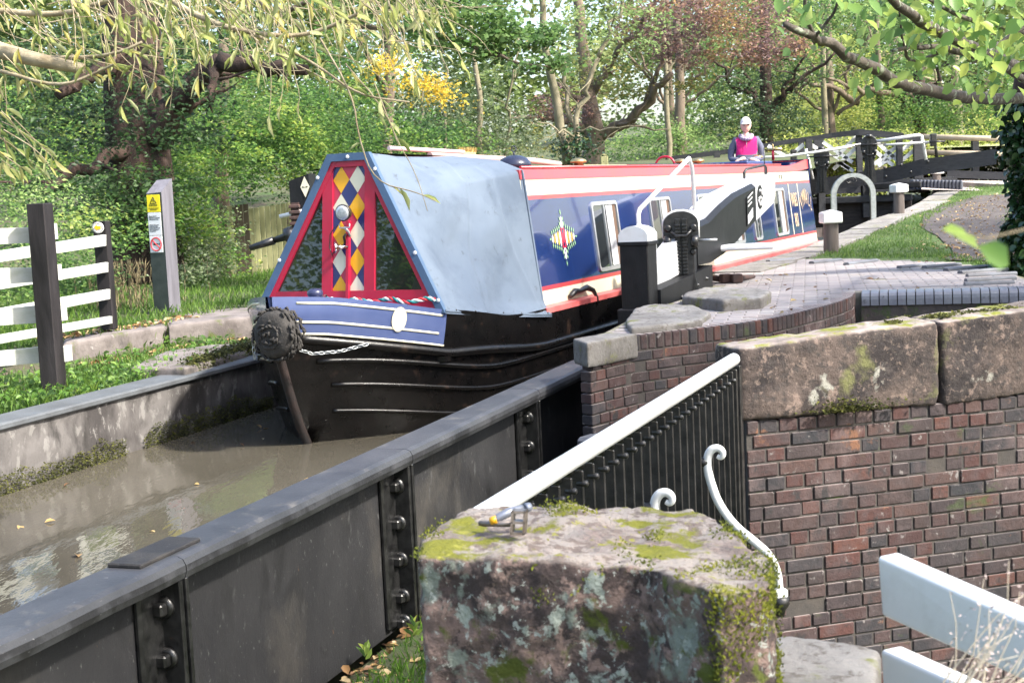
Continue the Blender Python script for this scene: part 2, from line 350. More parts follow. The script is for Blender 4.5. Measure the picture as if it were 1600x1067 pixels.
def bank(name, edge, outs, offs, h, m):
    mb = MB(); n = len(offs)
    for e, o in zip(edge, outs):
        for d in offs:
            x, y = e[0]+o[0]*d, e[1]+o[1]*d; mb.v.append(Vector((x, y, h(x, y, d))))
    for i in range(len(edge)-1):
        for j in range(n-1): mb.face([i*n+j, (i+1)*n+j, (i+1)*n+j+1, i*n+j+1], 0, True)
    return tag(mb.build(name, m), kind='structure')
def sstep(a, b, x):
    t = max(0, min(1, (x-a)/(b-a))); return t*t*(3-2*t)
KA, KB = on(98, 533, .66), on(412, 484, .66)
def kside(x, y):                                         # metres behind the line of the long kerb
    d = (KB-KA).normalized(); return -((x-KA.x)*d.y-(y-KA.y)*d.x)
def hleft(x, y, d=9):
    z = .42 + .2*sstep(-.05, .12, kside(x, y)) + sstep(25, 34, y)*1.65 + max(0, y-34)*.045
    if x < -7: z += sstep(7, 25, -x)*.5
    return z + (mnoise.noise(Vector((x*.8, y*.8, 0)))*.05 if d > .2 else 0)
el = []; ol = []
for t in range(-14, 6): q = TR(-LW-.22, t); el.append((q.x, q.y)); ol.append((-math.cos(math.radians(19.3)), math.sin(math.radians(19.3))))
sy = 2.4
while sy < 220:
    q = BO(-1.32, sy); el.append((q.x, q.y)); k = sstep(2, 14, sy); a = math.radians(19.3+5*k); ol.append((-math.cos(a), math.sin(a))); sy += max(.8, sy*.05)
bank('ground_left_bank', el, ol, [0, .2, .5, .8, 1.2, 1.7, 2.3, 3, 4, 5, 6.5, 8, 10, 13, 17, 23, 32, 50, 80, 150], hleft, m_soil)
def hright(x, y, d=9):
    z = .745 + (.25)*sstep(19, 27.5, y) + .38*sstep(27.5, 36, y) + sstep(38, 70, y)*.8
    if d > 2.5: z += sstep(2.5, 9, d)*.35
    return z + (mnoise.noise(Vector((x*.7, y*.7, 3)))*.03 if d > .6 else 0)
er = []; orr = []; sy = 6.9
while sy < 220:
    q = BO(1.62, sy); er.append((q.x, q.y)); a = math.radians(24.3); orr.append((math.cos(a), -math.sin(a))); sy += max(.6, sy*.045)
bank('ground_right_bank', er, orr, [0, .3, .7, 1.1, 1.6, 2.1, 2.7, 3.4, 4.2, 5.2, 6.5, 8, 10, 13, 17, 23, 32, 50, 80, 150], hright, m_lawn)
# low ground under and beside the aqueduct, one sheet to the horizon
mb = MB(); mb.add([(-300, -300, -1.6), (300, -300, -1.6), (300, 600, -1.6), (-300, 600, -1.6)], [(0, 1, 2, 3)]); tag(mb.build('ground', m_soil), kind='structure')
# walkway beside the trough
mb = MB(TR); mb.grid(lambda u, v: TR(.0+1.75*u, -9+14*v, -.5+.05*math.exp(-((u*1.75-.15)/.15)**2)+.02*mnoise.noise(Vector((u*9, v*40, 0)))), 14, 60); tag(mb.build('walkway', m_soil), kind='structure')
# far meadow seen between the trees
mb = MB(); mb.grid(lambda u, v: Vector((-70+170*u, 42+170*v, 2.55+4.0*v+.3*math.sin(u*7))), 20, 20); tag(mb.build('meadow', m_meadow), kind='structure')
# towpath sheet on the right bank
def pathp(u, v):
    cs = [(1600, 408, 16.2), (1570, 404, 16.6), (1540, 398, 17.2), (1500, 378, 19.5), (1470, 350, 23.5), (1500, 332, 28), (1560, 320, 32)]
    k = v*(len(cs)-1); i = min(int(k), len(cs)-2); f = k-i; a = at(*cs[i]); b = at(*cs[i+1]); p = a.lerp(b, f); wd = .75+.25*math.sin(v*9)
    x = p.x+(u-.5)*2*wd + .35; y = p.y; return Vector((x, y, hright(x, y, max(.7, BO.inv((x, y, 0)).x-1.62))+.012))
mb = MB(); mb.grid(pathp, 10, 50); tag(mb.build('towpath', m_path), kind='structure')
# ------------------------------------------------------------------ brick builder
def brickwork(path, z0, n, H=.075, L=.225, D=.09, soldier=0, gap=.009, s_from=0, cut=None, seedv=0, hdr=True, skip=.0, jit=.003):
    """bricks along a plan path (world xy list); outward side is to the right of travel; returns (bricks, mortar)"""
    R_ = random.Random(seedv); P = [Vector((p[0], p[1], 0)) for p in path]; seg = [(P[i+1]-P[i]).length for i in range(len(P)-1)]; T = sum(seg)
    def loc(s):
        for i, l in enumerate(seg):
            if s <= l or i == len(seg)-1:
                d = (P[i+1]-P[i]).normalized(); return P[i]+d*s, d
            s -= l
    br = MB(); mo = MB()
    for c in range(n):
        z = z0 + c*H; s = -(R_.random()*.10) - (L/4 if c % 2 else 0)
        while s < T:
            l = L if not (hdr and (c % 4 == 3)) else L/2
            if hdr and R_.random() < .30: l = L/2
            elif R_.random() < .1: l = L*.82
            a = max(0, s); b = min(T, s+l-gap)
            if b-a > .03 and R_.random() >= skip:
                p, d = loc((a+b)/2); o = d.cross(Vector((0, 0, 1))); pr = R_.uniform(-jit, jit)
                br.box((p.x-o.x*(D/2-pr), p.y-o.y*(D/2-pr), z+H/2+R_.uniform(-.002, .002)), (b-a-R_.uniform(0, .004), D, H-gap-R_.uniform(-.001, .004)), 0, .0045, math.atan2(d.y, d.x)+R_.uniform(-.008, .008))
            s += l
    zt = z0+n*H
    if soldier:
        s = s_from
        while s < T-.03:
            p, d = loc(s+.034); o = d.cross(Vector((0, 0, 1))); pr = R_.uniform(-jit, jit)
            br.box((p.x-o.x*(.11-pr), p.y-o.y*(.11-pr), zt+soldier/2), (.066, .22, soldier-.006), 0, .008, math.atan2(d.y, d.x)); s += .075
    if cut is None:
        sec = [(-.008, z0), (-.008, zt+soldier-.012), (-D-.16, zt+soldier-.012), (-D-.16, z0)]; mo.sweep(sec, P)
    else:                                                # first end mitred back along the given direction
        out_, in_ = [], []
        for i, p in enumerate(P):
            d = (P[min(i+1, len(P)-1)]-P[max(i-1, 0)]).normalized(); o = d.cross(Vector((0, 0, 1))); out_.append(p-o*.008); in_.append(p-o*.25)
        c_ = Vector((*cut, 0)).normalized(); out_[0] = P[0]+c_*.03; in_[0] = P[0]+c_*.35
        for a, b in ((i, i+1) for i in range(len(P)-1)):
            q = [out_[a], out_[b], in_[b], in_[a]]; mo.hexa([v+Vector((0, 0, z0)) for v in q]+[v+Vector((0, 0, zt+soldier-.012)) for v in q], raw=True)
    return br, mo
def brick_thing(name, label, cat, path, z0, n, bm=None, mm=None, **k):
    r = root(name, (path[0][0], path[0][1], z0), label, cat); a, b = brickwork(path, z0, n, **k)
    a.build('bricks', bm or m_brick, r); b.build('mortar', mm or m_mortar, r, fix=True); return r
# ------------------------------------------------------------------ aqueduct trough
m_plate = mat('dusty black cast iron plate', (.017, .017, .019), .7, col2=(.034, .0335, .035), ns=2.2, cont=(.3, .7), bump=.003, bs=70, spots=(((.12, .12, .115), 60, .63, .70, None), ((.085, .076, .064), 1.2, .52, .75, None), ((.075, .075, .075), 11, .62, .72, None), ((.018, .018, .019), 5, .56, .66, None), ((.11, .06, .035), 16, .69, .73, None)), spec=.3, st=(1, 1, .55))
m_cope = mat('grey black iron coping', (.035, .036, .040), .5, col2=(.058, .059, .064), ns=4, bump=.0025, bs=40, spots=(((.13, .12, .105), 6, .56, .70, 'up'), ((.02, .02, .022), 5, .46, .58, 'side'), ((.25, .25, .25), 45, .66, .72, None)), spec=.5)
m_bolt = mat('thick black tar paint', (.005, .005, .0055), .3, col2=(.022, .022, .022), ns=20, bump=.002, bs=60, spots=(((.09, .045, .03), 14, .68, .76, None),), spec=.6)
tr = root('aqueduct_side_wall', TR(0, -6, -.5), 'black cast iron side wall of the canal trough, in bolted plates, running up from the lower left corner', 'aqueduct wall')
joints = [-4.45, -2.22, 0, 2.2]; ends = [-6.6] + joints + [3.78]
for a, b in zip(ends[:-1], ends[1:]):
    p = MB(TR); p.box((-.13, (a+b)/2, -.05), (.03, b-a-.012, .94), 0, .004); p.build('plate', m_plate, tr)
    c = MB(TR); n = 10
    sec = [(-.22, .40), (-.22, .455), (-.205, .462), (-.02, .462), (.004, .452), (.016, .43), (.018, .405), (.008, .378), (-.03, .366), (-.11, .366), (-.15, .40)]
    c.sweep([(x, z) for x, z in sec], [TR(0, a+.003+(b-a-.006)*i/n) + Vector((0, 0, mnoise.noise(Vector((a+i, 0, 0)))*.004)) for i in range(n+1)], smooth=False)
    c.build('coping', m_cope, tr)
for j in joints:
    f = MB(TR); f.box((-.056, j-.02, -.055), (.118, .026, .86), 0, .004); f.box((-.052, j+.012, -.055), (.126, .02, .87), 0, .004)
    f.box((-.1, j-.1, -.055), (.035, .16, .86), 0, .012)
    fo = f.build('flange', m_bolt, tr)
    for z in (.27, .07, -.13, -.33, -.47):
        b_ = MB(TR); b_.box((-.068, j-.075, z), (.052, .045, .05), 0, .008); b_.lathe([(.044, 0), (.044, .012), (.03, .02)], TR(-.068, j-.034, z), -TR.y, 14); b_.box((-.068, j-.05, z), (.034, .03, .034), 0, .006)
        b_.build('bolt', m_bolt, tr)
# broken cover plate on the coping over the nearer joint
b_ = MB(TR); b_.box((-.13, -2.2, .469), (.15, .42, .018), 0, .005); b_.build('cover_plate', m_plate, tr)
# left side of the trough
m_lwall = mat('limewashed canal wall', (.045, .040, .039), .8, col2=(.135, .125, .12), ns=2.6, cont=(.42, .6), bump=.006, bs=30, spots=(((.20, .19, .18), 11, .55, .62, None), ((.03, .027, .025), 3.3, .55, .68, None)), st=(1, 1, .6))
m_lcope = mat('slate grey coping', (.11, .12, .13), .6, col2=(.075, .08, .085), ns=4, bump=.003, bs=40)
lw = root('canal_wall', TR(-LW-.1, -2, 0), 'stained grey canal wall with slate coping and a mossy waterline, on the far side of the water', 'canal wall')
q = MB(); q.grid(lambda u, v: TR(-LW-.015*math.sin(v*3.1), -8+13.2*u, -.4+.83*v) + TR.x*(mnoise.noise(Vector((u*60, v*6, 0)))*.012), 260, 24); q.build('wall_face', m_lwall, lw, fix=False)
q = MB(TR); q.box((-LW-.12, -1.4, .44), (.30, 13.2, .05), 0, .012); q.build('coping', m_lcope, lw)
m_moss = leafmat('moss tufts', [(.02, .026, .005), (.06, .065, .010), (.13, .13, .018)], .2, .5, .8, 6)
mossP = []
for i in range(15000):
    y = rnd.uniform(-3, 5.0); k = mnoise.noise(Vector((y*1.3, 3, 0)))*.06+.10+.05*mnoise.noise(Vector((y*7, 0, 0))); z = rnd.random()**1.3*k*1.5-.01
    if mnoise.noise(Vector((y*2.2, 9, 0))) > -.25: mossP.append(TR(-LW+.006+rnd.random()*.014, y, z))
leaves('waterline_moss', mossP, .017, m_moss, lw, .6, .2)
# retaining bricks low on the left, below the grass edge
# ------------------------------------------------------------------ lock side: paving and walls on the right
PZ = .75
front = [(.47, 9.42), (.52, 9.53), (.85, 9.97), (1.43, 10.32), (1.92, 10.69), (2.37, 11.32), (2.72, 11.84), (3.02, 12.6), (3.1, 12.86)]
front = [(.52, 9.52), (.85, 9.93), (1.15, 10.14), (1.43, 10.30), (1.70, 10.48), (1.95, 10.71), (2.18, 11.0), (2.40, 11.33), (2.62, 11.66), (2.80, 11.98), (2.98, 12.35), (3.12, 12.80)]
brick_thing('curved_brick_wall', 'curved retaining wall of dark red and blue bricks below the lockside paving', 'brick wall', front, -.490, 15, soldier=.115, seedv=3, s_from=.52, cut=(.25, .97))
# return of the corner towards the water
rock('quoin_stone', [(.50, 9.46), (.885, 9.94), (.70, 10.14), (.42, 9.78)], PZ-.16, PZ+.012, m_grey, .014, .004)
tag(S.objects['quoin_stone'], 'rough grey corner stone topping the curved wall beside the iron trough end', 'stone')
# blue brick plinth ledge low on the corner
m_blue = mat('blue engineering brick', (.13, .145, .175), .42, col2=(.085, .09, .105), ns=6, bump=.003, bs=40, island=[(.14, .15, .18), (.11, .12, .15), (.17, .18, .21), (.12, .13, .15)], spots=(((.05, .05, .05), 8, .58, .7, None),))
lg = root('brick_ledge', (.6, 9.4, -.1), 'narrow blue grey ledge at the foot of the corner pier behind the white handrail', 'ledge')
g = MB()
lp = [(.46, 9.36), (.72, 9.72), (1.05, 9.98), (1.43, 10.17), (1.8, 10.45)]
for i in range(len(lp)-1):
    a, b = Vector((*lp[i], 0)), Vector((*lp[i+1], 0)); d = (b-a); L_ = d.length; d.normalize(); nn = d.cross(Vector((0, 0, 1)))
    k = max(1, int(L_/.22))
    for j in range(k):
        c = a+d*(L_*(j+.5)/k); A_ = math.atan2(d.y, d.x)
        g.box((c.x-nn.x*.02, c.y-nn.y*.02, .10), (L_/k-.01, .13, .07), 0, .022, A_)
        for zz in (.02, -.06, -.14, -.22, -.3, -.38): g.box((c.x-nn.x*.02, c.y-nn.y*.02, zz), (L_/k-.01, .11, .066), 0, .005, A_)
g.build('ledge_bricks', m_blue, lg)
# paving: slab, brick pavers, kerb stones
canal_edge = [(2.2, .12), (1.98, 1.6), (1.86, 2.6), (1.78, 4.9), (1.24, 5.2), (1.16, 6.3), (1.15, 8.5)]
ce = [BO(x, y) for x, y in canal_edge]
far = [Vector((*on(1235, 404, PZ).xy, 0)), Vector((*on(1330, 403, PZ).xy, 0)), Vector((*on(1500, 409, PZ).xy, 0)), Vector((*on(1600, 432, PZ).xy, 0)), Vector((4.9, 12.3, 0)), Vector((4.5, 12.38, 0)), Vector((3.12, 12.78, 0))]
ring = [Vector((p[0], p[1], 0)) for p in front[1:]]
poly = ce + far + ring[::-1]
poly = [Vector((p.x, p.y, 0)) for p in ce] + far[:-1] + ring[::-1]
def inside(x, y, P):
    c = False; j = len(P)-1
    for i in range(len(P)):
        if (P[i].y > y) != (P[j].y > y) and x < (P[j].x-P[i].x)*(y-P[i].y)/(P[j].y-P[i].y)+P[i].x: c = not c
        j = i
    return c
def edged(x, y, P):
    m_ = 9; q = Vector((x, y, 0))
    for i in range(len(P)):
        a, b = P[i], P[(i+1) % len(P)]; ab = b-a; t = max(0, min(1, (q-a).dot(ab)/ab.length_squared)); m_ = min(m_, (a+ab*t-q).length)
    return m_
m_pave = mat('pale worn brick paving', (.40, .34, .33), .75, col2=(.30, .26, .26), ns=3, bump=.004, bs=40, island=[(.33, .30, .285), (.30, .27, .26), (.36, .32, .30), (.28, .26, .255), (.33, .29, .275), (.26, .245, .24), (.37, .34, .32)], spots=(((.16, .15, .07), 5, .62, .72, None), ((.22, .20, .19), 1.6, .55, .7, None)))
m_paveg = mat('earth and moss between pavers', (.27, .24, .21), .95, col2=(.16, .16, .07), ns=5, bump=.004, bs=50)
pv = root('lockside_paving', (2, 13, PZ-.3), 'pale brick paving of the lockside inside the curved wall', 'paving')
ring2 = [Vector((.62, 9.95, 0))]+[Vector((p[0]-.12, p[1]+.16, 0)) for p in front[1:-1]]+[Vector((3.0, 12.85, 0))]
poly2 = [Vector((p.x, p.y, 0)) for p in ce] + far[:-1] + ring2[::-1]
sl_ = MB(); sl_.prism([Vector((p.x, p.y, PZ-.008)) for p in poly2], (0, 0, -.9)); sl_.build('bedding', m_paveg, pv)
pb = MB(); A_ = math.radians(90-12); fr_ = Fr((0, 8, 0), 12)
for i in range(-10, 70):
    for j in range(0, 120):
        x = -1+i*.226+(.113 if j % 2 else 0); y = j*.113; c = fr_(x, y)
        if inside(c.x, c.y, poly) and edged(c.x, c.y, poly) > .13 and mnoise.noise(c*2.3) > -.5:
            tl, dz = rnd.uniform(-.006, .006), rnd.uniform(-.0015, .0015)-.001
            pb.box((c.x, c.y, PZ-.022+dz), (.216, .103, .05), 0, .006, -math.radians(12)+tl)
pb.build('pavers', m_pave, pv)
m_ridge = mat('blue grey brick ridge', (.17, .18, .20), .6, col2=(.12, .12, .13), ns=5, bump=.004, bs=40)
# raised heel grips on an arc swept by the balance beam
gr = [((1140, 408), (1178, 404)), ((1200, 408), (1240, 404)), ((1268, 410), (1312, 405)), ((1322, 412), (1368, 406)), ((1372, 415), (1420, 410)), ((1405, 417), (1458, 412)), ((1444, 417), (1499, 412)), ((1478, 421), (1543, 415)), ((1500, 425), (1572, 419)), ((1511, 430), (1587, 426)), ((1509, 437), (1586, 433)), ((1507, 443), (1584, 440))]
gr = gr[0:1]+gr[1:2]+gr[2:3]+gr[3:4]+[gr[5]]+gr[6:]
for k, (a, b) in enumerate(gr):
    a, b = on(*a, PZ+.02), on(*b, PZ+.02); d = b-a; L_ = d.length; a_ = math.atan2(d.y, d.x); h_ = MB(); nn = Vector((-d.y, d.x, 0)).normalized()
    h_.sweep([(-.04, PZ-.01), (-.04, PZ+.018), (-.026, PZ+.032), (.026, PZ+.032), (.04, PZ+.018), (.04, PZ-.01)], [Vector((p.x, p.y, 0)) for p in (a, a.lerp(b, .5), b)])
    h_.build('heel_grip', m_ridge, pv)
# low wall with bullnosed blue bricks
bw = root('blue_coped_wall', (3.12, 12.8, .5), 'low mossy wall topped by rounded blue bricks behind the sandstone parapet', 'wall')
g = MB(); a, b = Vector((3.15, 12.72, 0)), Vector((6.2, 11.85, 0)); d = b-a; L_ = d.length; d.normalize(); nn = d.cross(Vector((0, 0, 1))); k = int(L_/.078)
gm = MB()
for j in range(k):
    c = a+d*(.04+j*.078); sec = [(-.2, -.1), (-.2, .003), (.02, .003), (.055, -.008), (.075, -.03), (.08, -.06), (.08, -.115), (-.0, -.115)]
    b0 = len(g.v)
    for t in (-.0345, .0345):
        for x, z in sec: g.v.append(c+d*t+nn*x+Vector((0, 0, PZ+z)))
    n = len(sec); g.face(list(range(b0, b0+n))); g.face(list(range(b0+n, b0+2*n))[::-1])
    for i in range(n): g.face([b0+i, b0+(i+1) % n, b0+n+(i+1) % n, b0+n+i])
    for q_ in range(8): gm.v.append(None); gm.v.pop()
g.build('bullnose_bricks', mat('rounded blue coping brick', (.19, .20, .225), .38, col2=(.15, .155, .19), ns=5, bump=.002, bs=40, spots=(((.04, .04, .04), 9, .6, .7, 'side'),)), bw)
g = MB(); g.sweep([(-.25, PZ-.5), (-.25, PZ-.012), (.0, PZ-.012), (.045, PZ-.04), (.055, PZ-.12), (.06, PZ-.5)], [a, a.lerp(b, .33), a.lerp(b, .66), b])
g.build('wall_body', mat('dark mossy stone', (.045, .038, .036), .9, col2=(.085, .07, .065), ns=5, bump=.01, bs=20, spots=(((.05, .09, .015), 6, .56, .68, None), ((.15, .11, .09), 4, .62, .7, None))), bw)
# soil behind the parapet
m_dark = mat('dark garden soil', (.035, .028, .024), .95, col2=(.06, .05, .04), ns=8, bump=.015, bs=40)
mb = MB(); mb.grid(lambda u, v: PF(.35+u*6+.85*v*6, .25+v*6.0, .52+.05*mnoise.noise(Vector((u*20, v*12, 0)))-.02*v), 30, 24); tag(mb.build('soil', m_dark), kind='structure')
# lock walls
m_lockw = mat('wet dark lock wall brick', (.05, .04, .038), .7, col2=(.09, .07, .06), ns=4, bump=.006, bs=25, spots=(((.06, .09, .03), 4, .6, .75, None),))
q = MB(); P_ = [BO(2.10, .75)]+[Vector((p.x, p.y, 0)) for p in ce[1:-1]]+[BO(1.15, y) for y in (8, 12, 16, 20, 24, 30)]
q.sweep([(0, -.6), (0, .73), (.3, .73), (.3, -.6)], P_); tag(q.build('lock_wall', m_lockw), 'dark wet brick lock wall beside the boat under the paving edge', 'lock wall')
q = MB(); q.sweep([(0, -.6), (0, .6), (-.3, .6), (-.3, -.6)], [BO(-1.16, y) for y in (1.9, 8, 16, 24, 30)]); tag(q.build('lock_wall', m_lockw), 'dark lock wall on the far side of the narrowboat', 'lock wall')
kb = root('lock_edge_coping', BO(1.4, 8, .7), 'row of pale worn edge stones along the lock beyond the footbridge beam', 'coping')
y = 6.9
while y < 26:
    l = rnd.uniform(.8, 1.3); g = MB(BO); y2 = y+l-.02; c = BO(1.38, y); z1 = hright(c.x, c.y, 0)+.02; c = BO(1.38, y2); z2 = hright(c.x, c.y, 0)+.02+rnd.uniform(-.008, .008); xo = 1.66+rnd.uniform(-.04, .08)
    g.hexa([(1.15, y, z1-.2), (xo, y, z1-.2), (xo, y2, z2-.2), (1.15, y2, z2-.2), (1.15, y, z1), (xo, y, z1), (xo, y2, z2), (1.15, y2, z2)]); g.build('edge_stone', m_grey, kb); y += l
# big stones set in the paving
def pxrock(name, px, z0, z1, m, label, cat='stone', **k):
    o = rock(name, [on(*p, z1).xy for p in px], z0, z1, m, **k); return tag(o, label, cat)
pxrock('worn_stone_slab', [(985, 512), (976, 500), (990, 482), (1020, 474), (1085, 476), (1110, 488), (1095, 500), (1040, 507)], PZ-.2, PZ+.045, m_grey, 'worn pale kerb slab at the foot of the black gate post, nearest the curved wall', vox=.018, amp=.008)
pxrock('worn_stone_slab', [(1066, 462), (1072, 455), (1100, 449), (1180, 449), (1205, 455), (1190, 464), (1130, 468)], PZ-.2, PZ+.10, m_grey, 'thick worn stone block lying in front of the rack paddle gear', vox=.018, amp=.01)
pxrock('flat_stone', [(1058, 479), (1062, 470), (1110, 470), (1105, 478)], PZ-.1, PZ+.02, m_grey, 'small flat grey stone between the two worn kerb slabs', vox=.02, amp=.004)
q = root('anchor_strap', on(1110, 437, PZ), 'rusty iron gate anchor strap lying on the paving beside the paddle gear', 'iron strap'); g = MB()
m_rust = mat('rusty iron', (.09, .045, .035), .8, col2=(.05, .035, .033), ns=12, bump=.004, bs=40)
g.tube([on(1100, 432, PZ+.05), on(1125, 436, PZ+.04), on(1160, 434, PZ+.04), on(1178, 432, PZ+.03)], [.04, .035, .03, .02], 6, raw=True)
for x in (1134, 1150): c = on(x, 435, PZ+.05); g.box(c, (.11, .12, .09), 0, .01, .2)
g.build('strap', m_rust, q)
# ------------------------------------------------------------------ sandstone parapet and abutment on the right
PF = Fr((1.19, 7.3, 0), 73.5-90+0)                        # x axis runs along the wall to the right
PF = Fr((1.19, 7.3, 0), -16.5)
pr = root('stone_parapet', PF(0, 0, .5), 'long weathered red sandstone parapet blocks over the brick abutment, at right', 'parapet')
def pblock(x0, x1, zb0, zb1, zt0, zt1, seed=0):
    o = rock('coping_block', [PF(x0, 0).xy, PF(x1, 0).xy, PF(x1, .34).xy, PF(x0, .34).xy], zb0, zt0, m_sand, .022, .014, 5, 3, parent=pr)
    me = o.data
    for v in me.vertices:
        w_ = MW[pr.name] @ v.co; l = PF.inv(w_); t = (l.x-x0)/(x1-x0); k = (w_.z-zb0)/(zt0-zb0); v.co.z += t*((zb1-zb0)*(1-k)+(zt1-zt0)*k)
pblock(-.02, 1.17, .555, .535, .94, 1.0); pblock(1.185, 2.6, .53, .56, 1.0, 1.06); pblock(2.62, 3.8, .56, .56, 1.06, 1.08)
mt = []
for i in range(5200):
    x = rnd.uniform(.95, 3.2); y = rnd.uniform(.1, .33)
    if mnoise.noise(Vector((x*5, y*9, 1)))+.25*(x-1.2) > .02: mt.append(PF(x, y, .985+.035*(x-1.2)+.012))
for i in range(500): x = rnd.gauss(.62, .12); mt.append(PF(x, -.02-rnd.random()*.03, .555+abs(rnd.gauss(0, .03))))
leaves('moss', mt, .02, m_moss, pr, .7, -.2)
ab = root('brick_abutment', PF(0, 0, -1.6), 'tall abutment wall of mixed red and blue bricks below the sandstone parapet', 'brick wall')
pa = [PF(-.0, .03).xy, PF(3.9, .03).xy]
a, b = brickwork([PF(0.02, .02).xy, PF(3.9, .02).xy], -1.595, 28, H=.0765, D=.1, seedv=21, jit=.004, skip=.004); a.build('bricks', m_brick, ab); b.build('mortar', m_mortar, ab)
# side return of the abutment
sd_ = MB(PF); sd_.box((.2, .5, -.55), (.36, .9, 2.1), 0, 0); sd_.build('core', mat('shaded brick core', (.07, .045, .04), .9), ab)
# ------------------------------------------------------------------ railing beside the walkway
RF = Fr((-.02, 4.2, 0), 20.7)
rl = root('railing', RF(0, 1.5, -.5), 'black iron railing with thick white handrail and white scroll stays beside the aqueduct walkway', 'railing')
hz = .885
g = MB(RF); g.tube([(0, y, hz+.0*y) for y in (-.30, .5, 1, 2, 3.27)], .033, 14); g.build('handrail', m_white, rl)
nb = 0
for i in range(32):
    y = .0+i*.125
    if y > 3.2: break
    g = MB(RF); g.box((0, y, .2), (.047, .014, 1.28), 0, .003); g.lathe([(.014, -.045), (.018, -.04), (.018, -.02), (.01, -.01)], RF(-.0, y, hz-.05), RF.x*1.0, 8); g.lathe([(.01, .0), (.012, .035), (.006, .04)], RF(.0, y, hz-.09), RF.x, 8); g.build('bar', m_iron, rl)
g = MB(RF); g.box((0, 3.3, .17), (.06, .05, 1.36), 0, .004); g.box((0, 3.22, .17), (.05, .02, 1.34), 0, .004); g.build('end_post', m_iron, rl)
g = MB(RF); g.box((0, 1.6, -.42), (.05, 3.3, .05), 0, .005); g.build('bottom_rail', m_iron, rl)
def stay(px1, py1, ys, dn):
    c = RF(.03, ys, .52); X, Z = RF.x*1.0, Vector((0, 0, 1)); g = MB()
    pts = []
    for i in range(15):                                  # scroll
        t = -2.2+i*(4.9/14); r_ = .032+.004*i*.62; pts.append((X*(.075+r_*math.cos(-t+1.4)*.9) + Z*(.045+r_*math.sin(-t+1.4)*.95)))
    S_ = [(.02, -.03), (.03, -.10), (.06, -.19), (.13, -.29), (.22, -.36), (.29, -.42), (.325, -.5), (.33, -.60)]
    sc = [(.105, .035), (.095, .018), (.078, .022), (.074, .042), (.09, .062), (.115, .058), (.13, .03), (.122, .0)]
    sc = []
    for i in range(16):
        t = i/15; ang = math.radians(-60+t*440); r_ = .02+.05*t; sc.append((.072+r_*math.cos(ang)*1.0, .045+r_*math.sin(ang)))
    sc = [(x, z) for x, z in sc]
    # unwind the scroll until it meets the stay from the left side
    pts = [c+X*x+Z*z for x, z in sc[:14]] + [c+X*x+Z*z for x, z in S_]
    pts = [c+X*x+Z*z for x, z in [(.085, .03), (.072, .022), (.062, .036), (.068, .056), (.09, .062), (.108, .045), (.106, .015), (.088, -.003)][::-1][:0]] + [c+X*x+Z*z for x, z in [(.062, .03), (.078, .022), (.09, .034), (.088, .054), (.07, .068), (.045, .066), (.026, .048), (.016, .02), (.014, -.03)]] + [c+X*x+Z*z for x, z in S_[1:]]
    # smooth
    for _ in range(2):
        q = [pts[0]]
        for i in range(len(pts)-1): q += [pts[i].lerp(pts[i+1], .25), pts[i].lerp(pts[i+1], .75)]
        pts = q+[pts[-1]]
    n = len(pts); rad = [.010+.010*min(1, i/(n*.35)) for i in range(n)]
    g.tube(pts, rad, 8, raw=True); o = g.build('scroll_stay', m_white, rl)
    g = MB(); e = c+X*.33+Z*(-.60); g.lathe([(.02, -.1), (.03, -.07), (.045, -.05), (.045, -.012), (.03, -.01)], e, Z, 12); g.build('base_cup', m_iron, rl)
    g = MB(); g.lathe([(.024, -.05), (.024, 0), (.02, .02)], c, X, 10); g.build('mount', m_iron, rl)
    g = MB(); g.box(e, (.065, .055, .05), 0, .008, .3); g.build('foot', m_white, rl)
stay(0, 0, 2.40, 0); stay(0, 0, 1.45, 0)
# ------------------------------------------------------------------ narrowboat
nbx = root('narrowboat', BO(0, 0, 0), 'blue narrowboat with red and cream bands and a diamond painted triangular front, leaving the lock', 'canal boat', az=24.3)
def lerp(a, b, t): return a+(b-a)*t
def wg(s, s0=-.4, L=2.0, Wd=1.04, p=2.3):
    u = min(1, max(0, (s-s0)/L)); return Wd*(1-(1-u)**p)
def stem(z): return -.40*max(0, min(1, z/1.0))**.8
def zb(s): return .84-.21*min(1, max(0, (s+.21)/.95)) - .11*sstep(.7, 2.3, s)
def ztop(s): return 1.125-.21*min(1, max(0, (s+.24)/.95)) - .12*sstep(.68, 1.6, s)
def hw(s, z):
    s0 = stem(z); f = sstep(0, .9, z)
    a = min(1.0, .97*(max(0, s-s0))); a = 1.02*(1-math.exp(-1.6*max(0, s-s0)**1.25)) if s-s0 < 3 else 1.02
    g_ = wg(s, s0-.02, 2.0)
    return max(.012, lerp(a, g_, f))
m_hull = mat('black bitumen hull', (.003, .003, .0033), .30, col2=(.006, .005, .005), ns=6, bump=.0025, bs=24, spots=(((.05, .03, .022), 5, .60, .75, None), ((.07, .07, .075), 26, .70, .76, None)), spec=.4, rv=.25)
m_bluep = mat('royal blue gloss paint', (.009, .025, .105), .12, col2=(.012, .030, .12), ns=2, coat=.6, spots=(((.10, .12, .2), 60, .72, .76, None),))
m_bluet = mat('faded blue foredeck paint', (.075, .105, .24), .22, col2=(.10, .13, .265), ns=3, coat=.4, spots=(((.25, .27, .33), 45, .70, .75, None),))
m_red = mat('crimson gloss paint', (.42, .012, .045), .28, col2=(.36, .012, .04), ns=4, coat=.2, spots=(((.45, .2, .22), 30, .70, .74, None),))
m_band = mat('faded red band', (.50, .045, .065), .3, col2=(.42, .05, .05), ns=3, coat=.3)
m_cream = mat('cream gloss paint', (.70, .66, .50), .28, col2=(.64, .60, .45), ns=2, coat=.3)
m_pink = mat('faded red side deck', (.62, .17, .16), .45, col2=(.52, .09, .09), ns=4)
